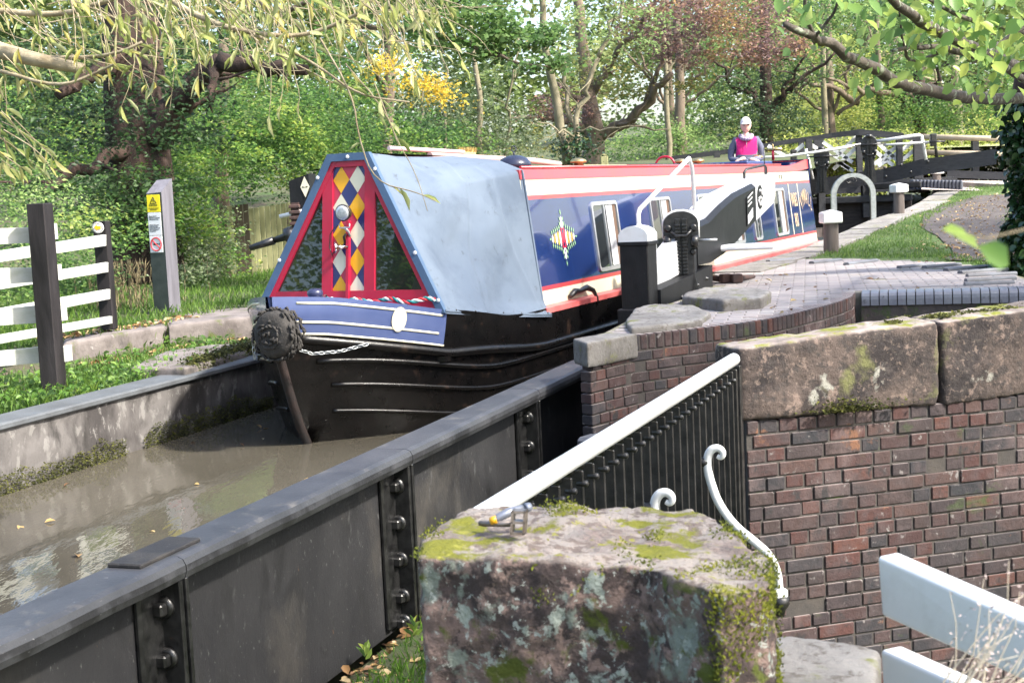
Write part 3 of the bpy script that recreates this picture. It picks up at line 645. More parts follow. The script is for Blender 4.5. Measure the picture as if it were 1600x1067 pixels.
def hp(s, z, sg): return BO(sg*hw(s, z), s, z)
SL = [-.5, -.44, -.38, -.31, -.24, -.15, -.05, .06, .18, .32, .48, .66, .86, 1.1, 1.4, 1.8, 2.3, 3, 4, 6, 8, 10, 12, 13.6, 14.3, 14.8]
ZL = [-.35, -.15, 0, .1, .2, .3, .4, .5, .6, .7, .8, .9, 1.0, 1.13]
hb = MB()
for sg in (-1, 1):
    rows = []
    for s in SL[4:]:
        row = []
        for k in range(15):
            zt = zb(s) if s < .65 else ztop(s) if s < 1.7 else .79
            z = -.35+(zt+.35)*k/14; ss = max(s, stem(z)+.0) ; ss = stem(z) + (s-SL[4])*(1 if s > 1.2 else 1) if s < -.1 else s
            ss = max(stem(z), s) if s > -.15 else stem(z)+max(0, (s-SL[4]))*.6
            row.append(hp(ss, z, sg))
        rows.append(row)
    b = len(hb.v)
    for r in rows: hb.v += r
    for i in range(len(rows)-1):
        for k in range(14): hb.face([b+i*15+k, b+(i+1)*15+k, b+(i+1)*15+k+1, b+i*15+k+1], 0, True)
hb.add([(-1.02, 14.8, -.35), (1.02, 14.8, -.35), (1.02, 14.8, .79), (-1.02, 14.8, .79)], [(0, 1, 2, 3)])
hb.build('hull', m_hull, nbx, fix=False)
# rusty stem bar
g = MB(); g.tube([BO(0, stem(z)-.012, z) for z in (-.3, -.1, 0, .15, .3, .45, .6, .75, .85)], .035, 8, raw=True); g.build('stem_bar', mat('rusty black stem', (.022, .012, .010), .7, col2=(.008, .007, .007), ns=9, bump=.004, bs=30), nbx)
# painted bow bulwarks
for sg in (-1, 1):
    g = MB(); ss_ = [-.27, -.2, -.1, 0, .12, .25, .4, .55, .68]
    def fn(u, v, sg=sg):
        s = -.25+.93*u; z0 = zb(s)+.008; z1 = ztop(s); z = lerp(z0, z1, v)
        if s < -.1: s2 = lerp(stem(z), -.1, (s+.25)/.15)
        else: s2 = s
        return BO(sg*(hw(s2, z)+.004+.0*v), s2, z)
    g.grid(fn, 22, 6); g.grid(lambda u, v: fn(u, 1)+(fn(u, 1)-fn(u, 1)) - BO.x*sg*.035*v + Vector((0, 0, .0)) , 22, 1)
    g.grid(lambda u, v: fn(u, 1-v)-BO.x*sg*.035, 22, 1)
    g.build('bow_panel', m_bluet, nbx, fix=False)
    for off, wd in ((.0, .008), (.32, .009), (.83, .009)):
        c = MB(); pts = []
        for i in range(26):
            u = (.0 if off == 0 else .06 if off > .5 else .04)+(.99 if off == 0 else .90)*i/25
            if off == 0: u = i/25
            pts.append(fn(u, off)+BO.x*sg*.003)
        c.tube(pts, wd, 6, raw=True, flat=(0, 0, 1)); c.build('cream_line', m_cream, nbx)
    o_ = MB(); cc = BO.inv(fn(.60, .58)); t_ = (fn(.65, .58)-fn(.55, .58)).normalized(); pc = fn(.60, .58); nn = t_.cross(Vector((0, 0, 1)))*(1 if sg > 0 else -1)
    upv = (fn(.60, .8)-fn(.60, .3)).normalized()
    o_.v = [pc+nn*.008]+[pc+t_*math.cos(a)*.062+upv*math.sin(a)*.095+nn*.008 for a in [i*math.pi/10 for i in range(20)]]
    for i in range(20): o_.face([0, 1+i, 1+(i+1) % 20])
    o_.build('cream_oval', m_cream, nbx)
# rubbing strakes
for sg in (-1, 1):
    for kk, (z_, dz, r_, s0, s1) in enumerate(((None, 0, .036, -.27, 14.6), (.63, .21, .022, -.12, 14.5), (.45, .2, .017, -.0, 14.4), (.25, .2, .017, .06, 1.1))):
        pts = []
        n = 46
        for i in range(n+1):
            s = s0+(min(s1, 3.2)-s0)*i/n
            z = zb(s)-.042 if z_ is None else z_-dz*sstep(-.2, 1.4, s)
            if z_ is None and s < -.1: z = zb(-.1)-.042+(-.1-s)*.22
            pts.append(BO(sg*(hw(max(s, stem(z)+.0), z)+.004), s if s > stem(z) else stem(z), z))
        if s1 > 4: pts.append(BO(sg*(hw(8, z)+.004), s1, z))
        c = MB(); c.tube(pts, r_, 8, raw=True); c.build('rubbing_strake', m_hull, nbx)
# foredeck, well deck, side decks, stern deck
g = MB(BO); g.grid(lambda u, v: BO(lerp(-1, 1, v)*max(0, wg(-.2+1.0*u, -.42)-.03), -.2+1.0*u, .955-.05*u), 12, 4); g.build('foredeck', m_bluet, nbx, fix=False)
g = MB(BO); g.box((0, 1.5, .55), (1.7, 1.7, .04)); g.build('well_deck', m_hull, nbx)
for sg in (-1, 1):
    g = MB(BO)
    g.hexa([(sg*.94, 2.2, .76), (sg*1.045, 2.2, .745), (sg*1.045, 13.5, .745), (sg*.94, 13.5, .76), (sg*.94, 2.2, .80), (sg*1.045, 2.2, .79), (sg*1.045, 13.5, .79), (sg*.94, 13.5, .80)]); g.build('side_deck', m_pink, nbx)
g = MB(BO); g.box((0, 14.1, .78), (2.0, 1.35, .03)); g.build('stern_deck', m_hull, nbx)
# cabin sides in painted bands
def ct(z): return .96-.13*(z-.79)/1.18
def side(sg, bands, s0, s1):
    for nm, z0, z1, m, e in bands:
        g = MB(BO); ta, tb = ct(z0)+e, ct(z1)+e
        if sg < 0: ta, tb = -ta, -tb
        g.hexa([(ta-sg*.05, s0, z0), (ta, s0, z0), (ta, s1, z0), (ta-sg*.05, s1, z0), (tb-sg*.05, s0, z1), (tb, s0, z1), (tb, s1, z1), (tb-sg*.05, s1, z1)]); g.build(nm, m, nbx)
for sg in (-1, 1):
    side(sg, (('cream_stripe', .80, .925, m_cream, 0), ('red_stripe', .925, .962, m_band, .001), ('blue_side', .962, 1.712, m_bluep, 0), ('red_stripe', 1.712, 1.748, m_band, .001), ('cream_stripe', 1.748, 1.886, m_cream, 0)), 2.22, 13.45)
    # red top edge, rising at the stern coaming
    g = MB(); pts = [BO(sg*(ct(1.92)-.0), s, 0)+Vector((0, 0, z)) for s, z in ((2.22, 1.886), (12.2, 1.886), (12.9, 1.9), (13.45, 1.93))]
    tp = [BO(sg*(ct(1.97)-.0), s, 0)+Vector((0, 0, z)) for s, z in ((2.22, 1.968), (12.2, 1.975), (12.9, 2.02), (13.45, 2.075))]
    b = len(g.v)
    for p, q in zip(pts, tp): g.v += [p+BO.x*sg*.012, p-BO.x*sg*.04, q-BO.x*sg*.04, q+BO.x*sg*.006]
    for i in range(3):
        for k in range(4): g.face([b+i*4+k, b+i*4+(k+1) % 4, b+(i+1)*4+(k+1) % 4, b+(i+1)*4+k])
    g.face([b, b+1, b+2, b+3]); g.face([b+12, b+13, b+14, b+15]); g.build('red_top_band', m_band, nbx)
# stern coaming, bulkheads, roof
g = MB(BO); g.box((0, 13.44, 1.45), (1.72, .05, 1.25)); g.build('stern_bulkhead', m_bluep, nbx)
g = MB(BO); g.box((0, 13.45, 2.055), (1.66, .07, .04), 0, .01); g.build('coaming_rail', m_band, nbx)
for sg in (-1, 1): g = MB(BO); g.box((sg*.77, 12.95, 1.9), (.015, .95, .25)); g.build('coaming_lining', m_bluep, nbx)
g = MB(BO); g.box((0, 2.25, 1.35), (1.66, .05, 1.15)); g.build('front_bulkhead', m_bluep, nbx)
m_roof = mat('dull red roof paint', (.30, .06, .055), .6, col2=(.22, .06, .05), ns=3)
g = MB(BO); g.grid(lambda u, v: BO(lerp(-.82, .82, v), 2.22+10.1*u, 1.965+.045*(1-(2*v-1)**2)), 4, 8); g.build('roof', m_roof, nbx, fix=False)
g = MB(BO); g.box((0, 12.9, 1.0), (1.5, 1.1, .08)); g.build('cockpit_floor', m_hull, nbx)
for sg in (-1, 1):                                       # handrails along the roof edge
    g = MB(BO); g.tube([(sg*.77, 2.4, 1.99), (sg*.77, 11.9, 1.995)], .014, 6); g.build('roof_rail', m_band, nbx)
g = MB(BO); g.box((0, 12.15, 2.035), (.82, 1.5, .06), 0, .012); g.build('sliding_hatch', mat('blue hatch', (.03, .055, .17), .3), nbx)
g = MB(BO); g.box((0, 11.5, 1.995), (1.1, 2.6, .03), 0, .004); g.build('hatch_runner', m_band, nbx)
# windows
m_alu = mat('window aluminium', (.52, .53, .54), .35, metal=.6)
m_glass, nt, p = nodes('dark window glass'); p.inputs['Base Color'].default_value = (.02, .025, .028, 1); p.inputs['Roughness'].default_value = .03; p.inputs['Specular IOR Level'].default_value = .9; p.inputs['Coat Weight'].default_value = .5; p.inputs['Coat Roughness'].default_value = .02
m_curt = mat('pale net curtain', (.55, .56, .58), .9, col2=(.3, .3, .32), ns=9, st=(1, 12, .3)); m_curt2 = mat('brown curtain', (.16, .10, .07), .9, col2=(.08, .05, .035), ns=9, st=(1, 12, .3))
def rr(a0, a1, b0, b1, r, n=4):
    out = []
    for cx_, cy_, q0 in ((a1-r, b0+r, -90), (a1-r, b1-r, 0), (a0+r, b1-r, 90), (a0+r, b0+r, 180)):
        for i in range(n+1):
            a = math.radians(q0+90*i/n); out.append((cx_+r*math.cos(a), cy_+r*math.sin(a)))
    return out
def window(s0, s1, z0, z1, sg, curt=True, r=.06):
    def W_(s, z, o): return BO(sg*(ct(z)+o), s, z)
    fw = .034; A = rr(s0, s1, z0, z1, r); B_ = rr(s0+fw, s1-fw, z0+fw, z1-fw, r*.5); n = len(A); g = MB()
    g.v = [W_(*a, .0) for a in A]+[W_(*a, .018) for a in A]+[W_(*a, .018) for a in B_]+[W_(*a, -.0) for a in B_]
    for k in range(3):
        for i in range(n): g.face([k*n+i, k*n+(i+1) % n, (k+1)*n+(i+1) % n, (k+1)*n+i])
    fr__ = g.build('window', m_alu, nbx)
    g = MB(); g.v = [W_(*a, .005) for a in B_]; g.face(list(range(n))); g.build('pane', m_glass, fr__)
    g = MB(); x = lerp(s0, s1, .47); g.hexa([W_(x-.012, z0+fw, .004), W_(x+.012, z0+fw, .004), W_(x+.012, z0+fw, .015), W_(x-.012, z0+fw, .015), W_(x-.012, z1-fw, .004), W_(x+.012, z1-fw, .004), W_(x+.012, z1-fw, .015), W_(x-.012, z1-fw, .015)], raw=True); g.build('glazing_bar', m_alu, fr__)
    if curt:
        for a, b, mm in ((.56, .80, m_curt), (.80, .92, m_curt2)):
            g = MB(); nn = 14
            g.grid(lambda u, v: W_(lerp(lerp(s0, s1, a), lerp(s0, s1, b+.0), u)+.05*(1-v)*0, lerp(z0+fw+.005, z1-fw-.005, v), .007+.003*math.sin(u*26)), nn, 2); g.build('curtain', mm, fr__, fix=False)
for sg in (1, -1):
    for w_ in ((3.77, 4.49, .99, 1.655), (5.50, 6.22, .99, 1.655), (7.27, 7.99, .99, 1.655), (8.43, 9.15, .99, 1.655), (10.90, 11.60, .99, 1.655)): window(*w_, sg)
    window(9.7, 10.06, .99, 1.655, sg, False)
# painted panels, castle-and-rose cross, number and lettering
m_gold = mat('gold leaf lettering', (.50, .36, .18), .4, col2=(.6, .45, .3), ns=20)
def onside(s, z, o=.004): return BO(ct(z)+o, s, z)
for s in (11.92, 12.5):
    g = MB(); g.hexa([onside(s, .965, .001), onside(s+.035, .965, .001), onside(s+.035, .965, .005), onside(s, .965, .005), onside(s, 1.71, .001), onside(s+.035, 1.71, .001), onside(s+.035, 1.71, .005), onside(s, 1.71, .005)], raw=True); g.build('coach_line', m_cream, nbx)
sx_ = BO.y; sz_ = (onside(5, 1.7)-onside(5, 1.0)).normalized()
text('registration_number', 'N° 50', .09, basis(onside(11.55, 1.81, .003), sx_, sz_), m_hull, nbx)
text('gold_lettering', 'W&S', .25, basis(onside(12.22, 1.46, .003), sx_, sz_) @ Matrix.Diagonal((.75, 1.2, 1, 1)), m_gold, nbx)
text('gold_lettering', '80', .26, basis(onside(12.22, 1.16, .003), sx_, sz_) @ Matrix.Diagonal((.9, 1.15, 1, 1)), m_gold, nbx)
for i, ch in enumerate('VMWALL'):
    u = i/5; text('gold_lettering', ch, .26, basis(onside(12.66+.66*u, 1.32+.17*math.sin(math.pi*(.15+u*.75)), .003), sx_, sz_) @ Matrix.Rotation(math.radians(25-50*u), 4, 'Z') @ Matrix.Diagonal((.55, 1.25, 1, 1)), m_gold, nbx)
cols = {'w': m_white, 'y': mat('yellow ochre paint', (.65, .40, .05), .4), 'g': mat('leaf green paint', (.25, .42, .2), .4), 'r': m_red, 'b': m_bluep}
de = tag(bpy.data.objects.new('painted_cross', None)); S.collection.objects.link(de); bpy.data.objects.remove(de)
g = MB(); c0 = (3.0, 1.355)
def blob(s, z, rs, rz_, mi, o=.003, n=10):
    b = len(g.v); g.v += [onside(c0[0]+s, c0[1]+z, o)]+[onside(c0[0]+s+rs*math.cos(i*2*math.pi/n), c0[1]+z+rz_*math.sin(i*2*math.pi/n), o) for i in range(n)]
    for i in range(n): g.face([b, b+1+i, b+1+(i+1) % n], mi)
def leafb(s, z, a, l, mi):
    b = len(g.v); ca, sa = math.cos(a), math.sin(a); g.v += [onside(c0[0]+s+x*ca-y*sa, c0[1]+z+x*sa+y*ca, .0045) for x, y in ((0, 0), (l*.5, l*.22), (l, 0), (l*.5, -l*.22))]; g.face([b, b+1, b+2, b+3], mi)
g.hexa([onside(c0[0]+x, c0[1]+z, o) for z in (-.09, .09) for x, o in ((-.045, .001), (.045, .001), (.045, .0035), (-.045, .0035))], 3, raw=True)
for sgn in (-1, 1):
    for i, c in enumerate('wywyw'):
        x = sgn*(.07+.045*i); blob(x, 0, .02, .075-.010*i, 0 if c == 'w' else 1); blob(x, 0, .006, .03, 4, .0042)
        for q in (-1, 1): leafb(x, q*(.07-.01*i), q*math.radians(90-sgn*20), .055, 2)
    leafb(sgn*.28, 0, 0 if sgn > 0 else math.pi, .05, 2)
    blob(0, sgn*.125, .03, .04, 0); blob(0, sgn*.12, .011, .016, 4, .0045); blob(0, sgn*.165, .018, .03, 0)
    for q in (-1, 1): leafb(q*.03, sgn*.10, math.radians(90*sgn-q*sgn*35), .06, 2); leafb(q*.02, sgn*.15, math.radians(90*sgn-q*sgn*35), .05, 2)
    leafb(0, sgn*.2, math.radians(90*sgn), .06, 2); blob(0, sgn*.06, .016, .02, 4, .0045)
g.build('painted_cross', [cols[k] for k in 'wygrb'], nbx)
# ------------------------------------------------------------------ cratch board at the bow
CFz0, CFz1 = .93, 2.13
def cz(z): return .68+.15*(z-CFz0)/(CFz1-CFz0)           # leans back slightly
def CB(t, z, o=0): return BO(t+.015, cz(z)-o, z)
def cplate(mb, pts, d0, d1, mi=0):                       # a plate in the board's plane from depth d0 to d1 proud
    n = len(pts); b = len(mb.v); mb.v += [CB(*p, d0) for p in pts]+[CB(*p, d1) for p in pts]
    mb.face(list(range(b, b+n)), mi); mb.face(list(range(b+n, b+2*n))[::-1], mi)
    for i in range(n): mb.face([b+i, b+n+i, b+n+(i+1) % n, b+(i+1) % n], mi)
def cx(px, py):                                          # photo pixel to (t, z) in the board plane
    q = BO.hit(px, py, y=.75); z = q.z; q = BO.hit(px, py, y=cz(z)); return (q.x-.015, q.z)
crb = MB(); 
def edge(z): return lerp(.845, .165, (z-CFz0)/(CFz1-CFz0))
frame_o = [(-.845, CFz0), (.845, CFz0), (.165, CFz1), (-.165, CFz1)]
cplate(crb, [(-.845, .93), (.845, .93), (.76, 1.08), (-.76, 1.08)], 0, .03)
for sg in (-1, 1):
    e0, e1 = edge(1.03), edge(CFz1)
    cplate(crb, [(sg*e0, 1.03), (sg*e1, CFz1), (sg*(e1-.085), CFz1), (sg*(e0-.105), 1.03)][::sg], .0, .032)
    cplate(crb, [(sg*.145, 1.03), (sg*.236, 1.03), (sg*.236, 1.99), (sg*.145, 2.08)][::sg], .0, .028)
cplate(crb, [(-.2, 2.04), (.2, 2.04), (.165, CFz1), (-.165, CFz1)], 0, .03)
cb = crb.build('cratch_board', m_red, nbx)
m_cg, nt, p = nodes('cratch window glass'); p.inputs['Base Color'].default_value = (.02, .025, .018, 1); p.inputs['Roughness'].default_value = .015; p.inputs['Specular IOR Level'].default_value = .7; p.inputs['IOR'].default_value = 1.6
for sg in (-1, 1):
    g = MB(); cplate(g, [(sg*.23, 1.07), (sg*(edge(1.07)-.082), 1.07), (sg*.23, 1.955)][::sg], 0.0, .008); g.build('window', m_cg, cb)
g = MB(); cplate(g, [(-.150, .99), (.150, .99), (.150, 2.05), (-.150, 2.05)], .0, .012); g.build('door_panel', mat('crimson diamond ground', (.44, .03, .07), .35, coat=.2), cb)
m_yel = mat('signal yellow paint', (.72, .36, .012), .3, coat=.3); m_navy = mat('navy paint', (.03, .035, .13), .3, coat=.3)
g = MB(); dw, dh = .096, .178
zt = 2.05
cells = []
for j in range(-1, 7):
    for i in range(-1, 4):
        t = -.192+.096*i*1.0; 
def clip_poly(P, t0, t1, z0, z1):
    for ax, lim, keep in ((0, t0, 1), (0, t1, -1), (1, z0, 1), (1, z1, -1)):
        out = []
        for i in range(len(P)):
            a, b = P[i], P[(i+1) % len(P)]; ia = (a[ax]-lim)*keep >= 0; ib = (b[ax]-lim)*keep >= 0
            if ia: out.append(a)
            if ia != ib: t = (lim-a[ax])/(b[ax]-a[ax]); out.append((a[0]+(b[0]-a[0])*t, a[1]+(b[1]-a[1])*t))
        P = out
        if len(P) < 3: return []
    return P
for i in range(-1, 5):
    for j in range(-1, 12):
        t = -.192+.096*i; z = 2.13-.089*j*1.0
        if (i+j) % 2: continue
        even = i % 2                                     # columns at the edges (even) carry navy/red, inner ones yellow/cream
        if i in (1, 3):
            mi = 0 if ((j//2)+(i//2)) % 2 else 1
        else:
            mi = 2 if (j//2) % 2 == (0 if i != 2 else 0) else None
        if mi is None: continue
        P = clip_poly([(t-.093, z), (t, z-.087*1.0), (t+.093, z), (t, z+.087*1.0)], -.191, .191, 1.03, 2.045)
        if P: cplate(g, P, .0, .0145)
g.v = []; g.f = []; g.m = []; g.sm = []
H2 = .106                                               # half height of a diamond
for i in range(0, 5):
    for j in range(0, 13):
        if (i+j) % 2: continue
        t = -.148+.074*i; z = 2.045-H2*j*1.0
        if i in (1, 3): mi = [0, 1][(((j-1)//2)+(0 if i == 1 else 1)) % 2]
        else: mi = [2, 3][((j//2)+(1 if i == 2 else 0)) % 2]
        if mi == 3: continue
        P = clip_poly([(t-.0728, z), (t, z-H2+.002), (t+.0728, z), (t, z+H2-.002)], -.147, .147, 1.03, 2.045)
        if P: cplate(g, P, .0, .0145, mi)
g.build('painted_diamonds', [m_yel, m_cream, m_navy], cb)
g = MB(); cplate(g, [(-.010, .97), (.016, .97), (.016, 1.62), (-.010, 1.62)], .01, .045); g.build('centre_post', m_red, cb)
# navy edge trim of the cover with press studs
m_can = mat('pale blue canvas', (.112, .145, .195), .88, col2=(.135, .17, .22), ns=1.5, bump=.0015, bs=260, spots=(((.092, .12, .165), 2.6, .50, .70, None), ((.075, .09, .11), 9, .60, .72, None)), spec=.25)
m_seam = m_can
m_trim = mat('slate blue canvas trim', (.045, .09, .17), .7, col2=(.06, .11, .19), ns=6, bump=.001, bs=200)
cv = MB()
def prof0(v):                                            # at the board: ridge to hem
    return (lerp(.165, .86, v), lerp(2.14, .90, v))
def prof1(v):
    K = [(0, .17, 2.12), (.2, .62, 2.06), (.30, .85, 1.965), (.9, 1.0, .84), (1, 1.07, .715)]
    for a, b in zip(K[:-1], K[1:]):
        if v <= b[0]: f = (v-a[0])/(b[0]-a[0]); return (lerp(a[1], b[1], f), lerp(a[2], b[2], f))
    return K[-1][1:]
def cover(u, v, sg):
    a, b = prof0(v), prof1(v); s0 = cz(a[1])-.035; s1 = 2.30-.05*v
    f = u**1.0; t = lerp(a[0], b[0], f); z = lerp(a[1], b[1], f); s = lerp(s0, s1, u)
    sag = math.sin(math.pi*u)*math.sin(math.pi*min(1, v*1.0))
    t -= .05*sag; z -= .012*sag + (.02*math.sin(math.pi*u) if v < .02 else 0)
    if v > .7: t += .035*math.sin(math.pi*u)*(v-.7)/.3; z -= .012*math.sin(math.pi*u)*(v-.7)/.3
    q = Vector((s*2.2+sg*3, v*3.0-u*1.6, 0)); w1 = mnoise.noise(q)*.034 + mnoise.noise(Vector((s*7+v*5, v*4-u*5, 2)))*.011 + mnoise.noise(Vector((s*3-v*9, v*15+u*12, 5)))*.005
    for cu, k in ((.50, .35), (.82, .15)):               # seams running down from the roof corner
        line = cu + k*(.5-v)*1.0 if cu < .6 else .80+.18*v-.12*math.sin(v*3)
        d = u-line; w1 += .016*math.exp(-(d/.014)**2) - .014*math.exp(-((d-.04)/.02)**2)
    fold = math.sin((u*5.5+v*6.0)*2.0)*.018*max(0, v-.15)*math.sin(math.pi*u)*2
    t += (w1+fold)*math.sin(math.pi*min(1, max(0, u*1.02)))*1.3
    return BO(sg*t+.015*(1-u), s, z)
for sg in (1, -1): cv.grid(lambda u, v: cover(u, v, sg), 70, 64)
cv.grid(lambda u, v: BO(lerp(-1, 1, v)*.17, lerp(cz(2.14)-.035, 2.30, u), 2.14-.02*u+.006*math.cos((v-.5)*3)), 20, 4)
cvo = cv.build('canvas_cover', m_can, nbx, fix=False)
for sg in (1, -1):
    g = MB()
    def fl(u, v, sg=sg):
        a = prof1(.3+.6*v); return BO(sg*(a[0]-.28*u), 2.27-.05*(.3+.6*v)+.03*u, a[1]+.0)
    g.grid(fl, 6, 12)
    g.build('rear_flap', m_can, cvo, fix=False)
for sg in (1, -1):                                       # stitched seams, hem and small studs
    for cu in ():
        sm = MB(); sm.tube([cover(cu+(.35*(.5-v) if cu < .6 else -.10*math.sin(v*3)+.06*v), v, sg)+BO.x*sg*.006 for v in [i/30 for i in range(31)]], .014, 6, raw=True, flat=(0, 0, 1)); sm.build('seam', m_seam, cvo)
    sm = MB(); sm.tube([cover(u, .985, sg)+BO.x*sg*.006 for u in [i/30 for i in range(31)]], .014, 5, raw=True, flat=(0, 0, 1)); sm.build('hem', m_can, cvo)
    for k in range(7):
        sm = MB(); sm.lathe([(.008, 0), (.008, .006), (.003, .009)], cover(.08+.145*k, .975, sg)+BO.x*sg*.012, BO.x*sg, 8); sm.build('stud', m_iron, cvo)
g = MB(); wd = .062
L0 = [(-.86, .905), (-.185, 2.145), (.185, 2.145), (.86, .905)]; L1 = [(-.795, .905), (-.150, 2.085), (.150, 2.085), (.795, .905)]
for i in range(3): cplate(g, [L0[i], L0[i+1], L1[i+1], L1[i]], .0, .046)
g.build('edge_trim', m_trim, cvo)
for (t, z) in [(-.82, .96), (-.62, 1.33), (-.27, 1.965), (-.0, 2.115), (.245, 2.01), (.60, 1.36), (.80, 1.0)]:
    g = MB(); g.lathe([(.0145, 0), (.0145, .005), (.008, .009)], CB(t, z, .046), -BO.y, 12); g.build('press_stud', m_white, cvo)
# studs and bungee hem along the bottom
# ------------------------------------------------------------------ bow fittings
g = MB(); lp = CB(.02, 1.685, .15); ld = -BO.y*1.0 - Vector((0, 0, .05)); ldn = ld.normalized()
g.lathe([(.03, -.06), (.055, -.05), (.066, -.01), (.066, .0), (.060, .004)], lp, ldn, 22); hl = g.build('headlight', m_iron, nbx)
g = MB(); g.lathe([(.058, .003), (.054, .010), (.03, .014), (.001, .015)], lp, ldn, 22)
g.build('lens', mat('dimpled lamp lens', (.62, .64, .66), .12, col2=(.42, .44, .46), ns=60, bump=.003, bs=90, metal=.35), hl)
g = MB(); a_ = CB(.02, 1.60, .12); g.tube([a_+BO.x*-.045, a_+BO.x*-.045-Vector((0, 0, .03)), a_+BO.x*.045-Vector((0, 0, .03)), a_+BO.x*.045], .006, 6, raw=True); g.tube([a_-Vector((0, 0, .03)), CB(.02, 1.54, .06), CB(.02, 1.50, .03)], .010, 6, raw=True); g.build('bracket', m_alu, hl)
g = MB(); hc = CB(-.075, 1.42, .10); g.lathe([(.012, -.10), (.016, -.05), (.026, -.02), (.048, .0), (.046, .004)], hc, (-BO.y*.55-BO.x*.75).normalized(), 18); hn = g.build('horn', mat('bright chrome', (.5, .5, .52), .15, metal=1), nbx)
g = MB(); g.tube([CB(-.03, 1.44, .02), CB(-.02, 1.50, .06), CB(.0, 1.52, .06)], .010, 6, raw=True); g.build('horn_bracket', m_iron, hn)
g = MB(); g.tube([CB(-.04, 1.585, .12), CB(-.09, 1.57, .09), CB(-.15, 1.52, .05), CB(-.155, 1.42, .05), CB(-.13, 1.36, .05), CB(-.09, 1.39, .08)], .004, 5, raw=True); g.build('lamp_cable', m_iron, hl)
# T stud, fore-end locker lip, rope, fairlead chain
g = MB(); c = BO(-.02, .25, .95); g.lathe([(.03, 0), (.024, .10), (.05, .115), (.062, .14), (.058, .165), (.03, .18)], c, (0, 0, 1), 16); g.build('mooring_stud', mat('blue black stud', (.03, .035, .08), .3), nbx)
g = MB(); 
def ropep(u): return BO(-.05+.85*u+.02*math.sin(u*9), .30+.28*u+.03*math.sin(u*14), 1.035-.03*u+.012*math.sin(u*22))
for k in range(3):
    pts = []
    for i in range(110):
        u = i/109; p = ropep(u); a = u*52+k*2.094; pts.append(p+Vector((0, 0, 1))*math.sin(a)*.010+BO.y*math.cos(a)*.010)
    g.tube(pts, .0095, 6, mi=k, raw=True)
rp = g.build('rope', [mat('red rope strand', (.40, .02, .03), .8), mat('white rope strand', (.6, .6, .58), .8), mat('teal rope strand', (.01, .16, .17), .8)], None)
tag(rp, 'red, white and teal mooring rope lying across the foredeck below the diamond panel', 'rope')
# bow fender: thick woven disc
fr_c = BO(.06, -.42, .86); fd = (-BO.y*1.0 - BO.x*.12).normalized()
g = MB(); g.lathe([(.09, -.10), (.15, -.09), (.172, -.05), (.178, -.0), (.168, .05), (.14, .075), (.08, .085), (.01, .088)], fr_c, fd, 40)
m_fend = mat('frayed grey rope fender', (.055, .05, .046), .95, col2=(.028, .026, .024), ns=14, bump=.012, bs=40)
fo = g.build('rope_fender', m_fend, None, fix=False); tag(fo, 'round woven rope fender hanging in front of the bow', 'fender')
sb = fo.modifiers.new('s', 'SUBSURF'); sb.levels = sb.render_levels = 1
g = MB(); ax = fd; a1 = ax.orthogonal().normalized(); a2 = ax.cross(a1)
for k in range(340):                                    # knotted strands
    r_ = (.172*math.sqrt(rnd.random())) if k % 2 else .175; th = rnd.random()*6.283; h = (.086-.11*(r_/.172)**3 if k % 2 else rnd.uniform(-.09, .05)); p = fr_c+a1*math.cos(th)*r_+a2*math.sin(th)*r_+ax*h
    tdir = (a2*math.cos(th)-a1*math.sin(th)); q = p+tdir*.035+ax*rnd.uniform(-.015, .015)
    g.tube([p-tdir*.01, (p+q)/2+(p-fr_c).normalized()*.012, q], [.006, .011, .006], 5, raw=True)
g.build('woven_strands', m_fend, fo, fix=False)
def chain(name, pts, m, lab):
    g = MB(); P = [Vector(p) for p in pts]; L_ = [(P[i+1]-P[i]).length for i in range(len(P)-1)]; T = sum(L_); s = 0; k = 0
    while s < T-.01:
        q = s
        for i, l in enumerate(L_):
            if q <= l: break
            q -= l
        d = (P[i+1]-P[i]).normalized(); p = P[i]+d*q; a = d.orthogonal().normalized() if k % 2 else d.cross(d.orthogonal()).normalized(); r = []
        for j in range(13): t = j/12*2*math.pi; r.append(p+d*(.026*math.cos(t)+.022)+a*.012*math.sin(t))
        g.tube(r, .0042, 5, raw=True, caps=False); s += .042; k += 1
    return tag(g.build(name, m, None, fix=False), lab, 'chain')
m_galv = mat('galvanised steel', (.50, .52, .52), .4, col2=(.36, .38, .38), ns=20, metal=.75)
chain('chain', [BO(.16, -.38, .76), BO(.24, -.25, .70), BO(.38, -.10, .70), BO(.5, .05, .73)], m_galv, 'bright chain on the right of the fender against the black hull')
chain('chain', [BO(.10, -.36, 1.0), BO(.16, -.2, 1.04), BO(.25, -.02, 1.10)], m_iron, 'dark chain from the fender up over the blue bow panel')
chain('chain', [BO(-.17, -.38, .80), BO(-.18, -.36, .70)], m_galv, 'short chain hanging down on the left side of the fender')
g = MB(); g.tube([BO(.98, 2.9, .83), BO(.99, 3.0, .87), BO(.98, 3.15, .86), BO(.99, 3.3, .88), BO(1.02, 3.38, .85), BO(1.04, 3.42, .78), BO(1.05, 3.42, .72)], [.02, .03, .022, .03, .022, .015, .008], 8, raw=True); tag(g.build('black_rope', m_iron, None), 'short knotted black rope lying on the pink side deck', 'rope')
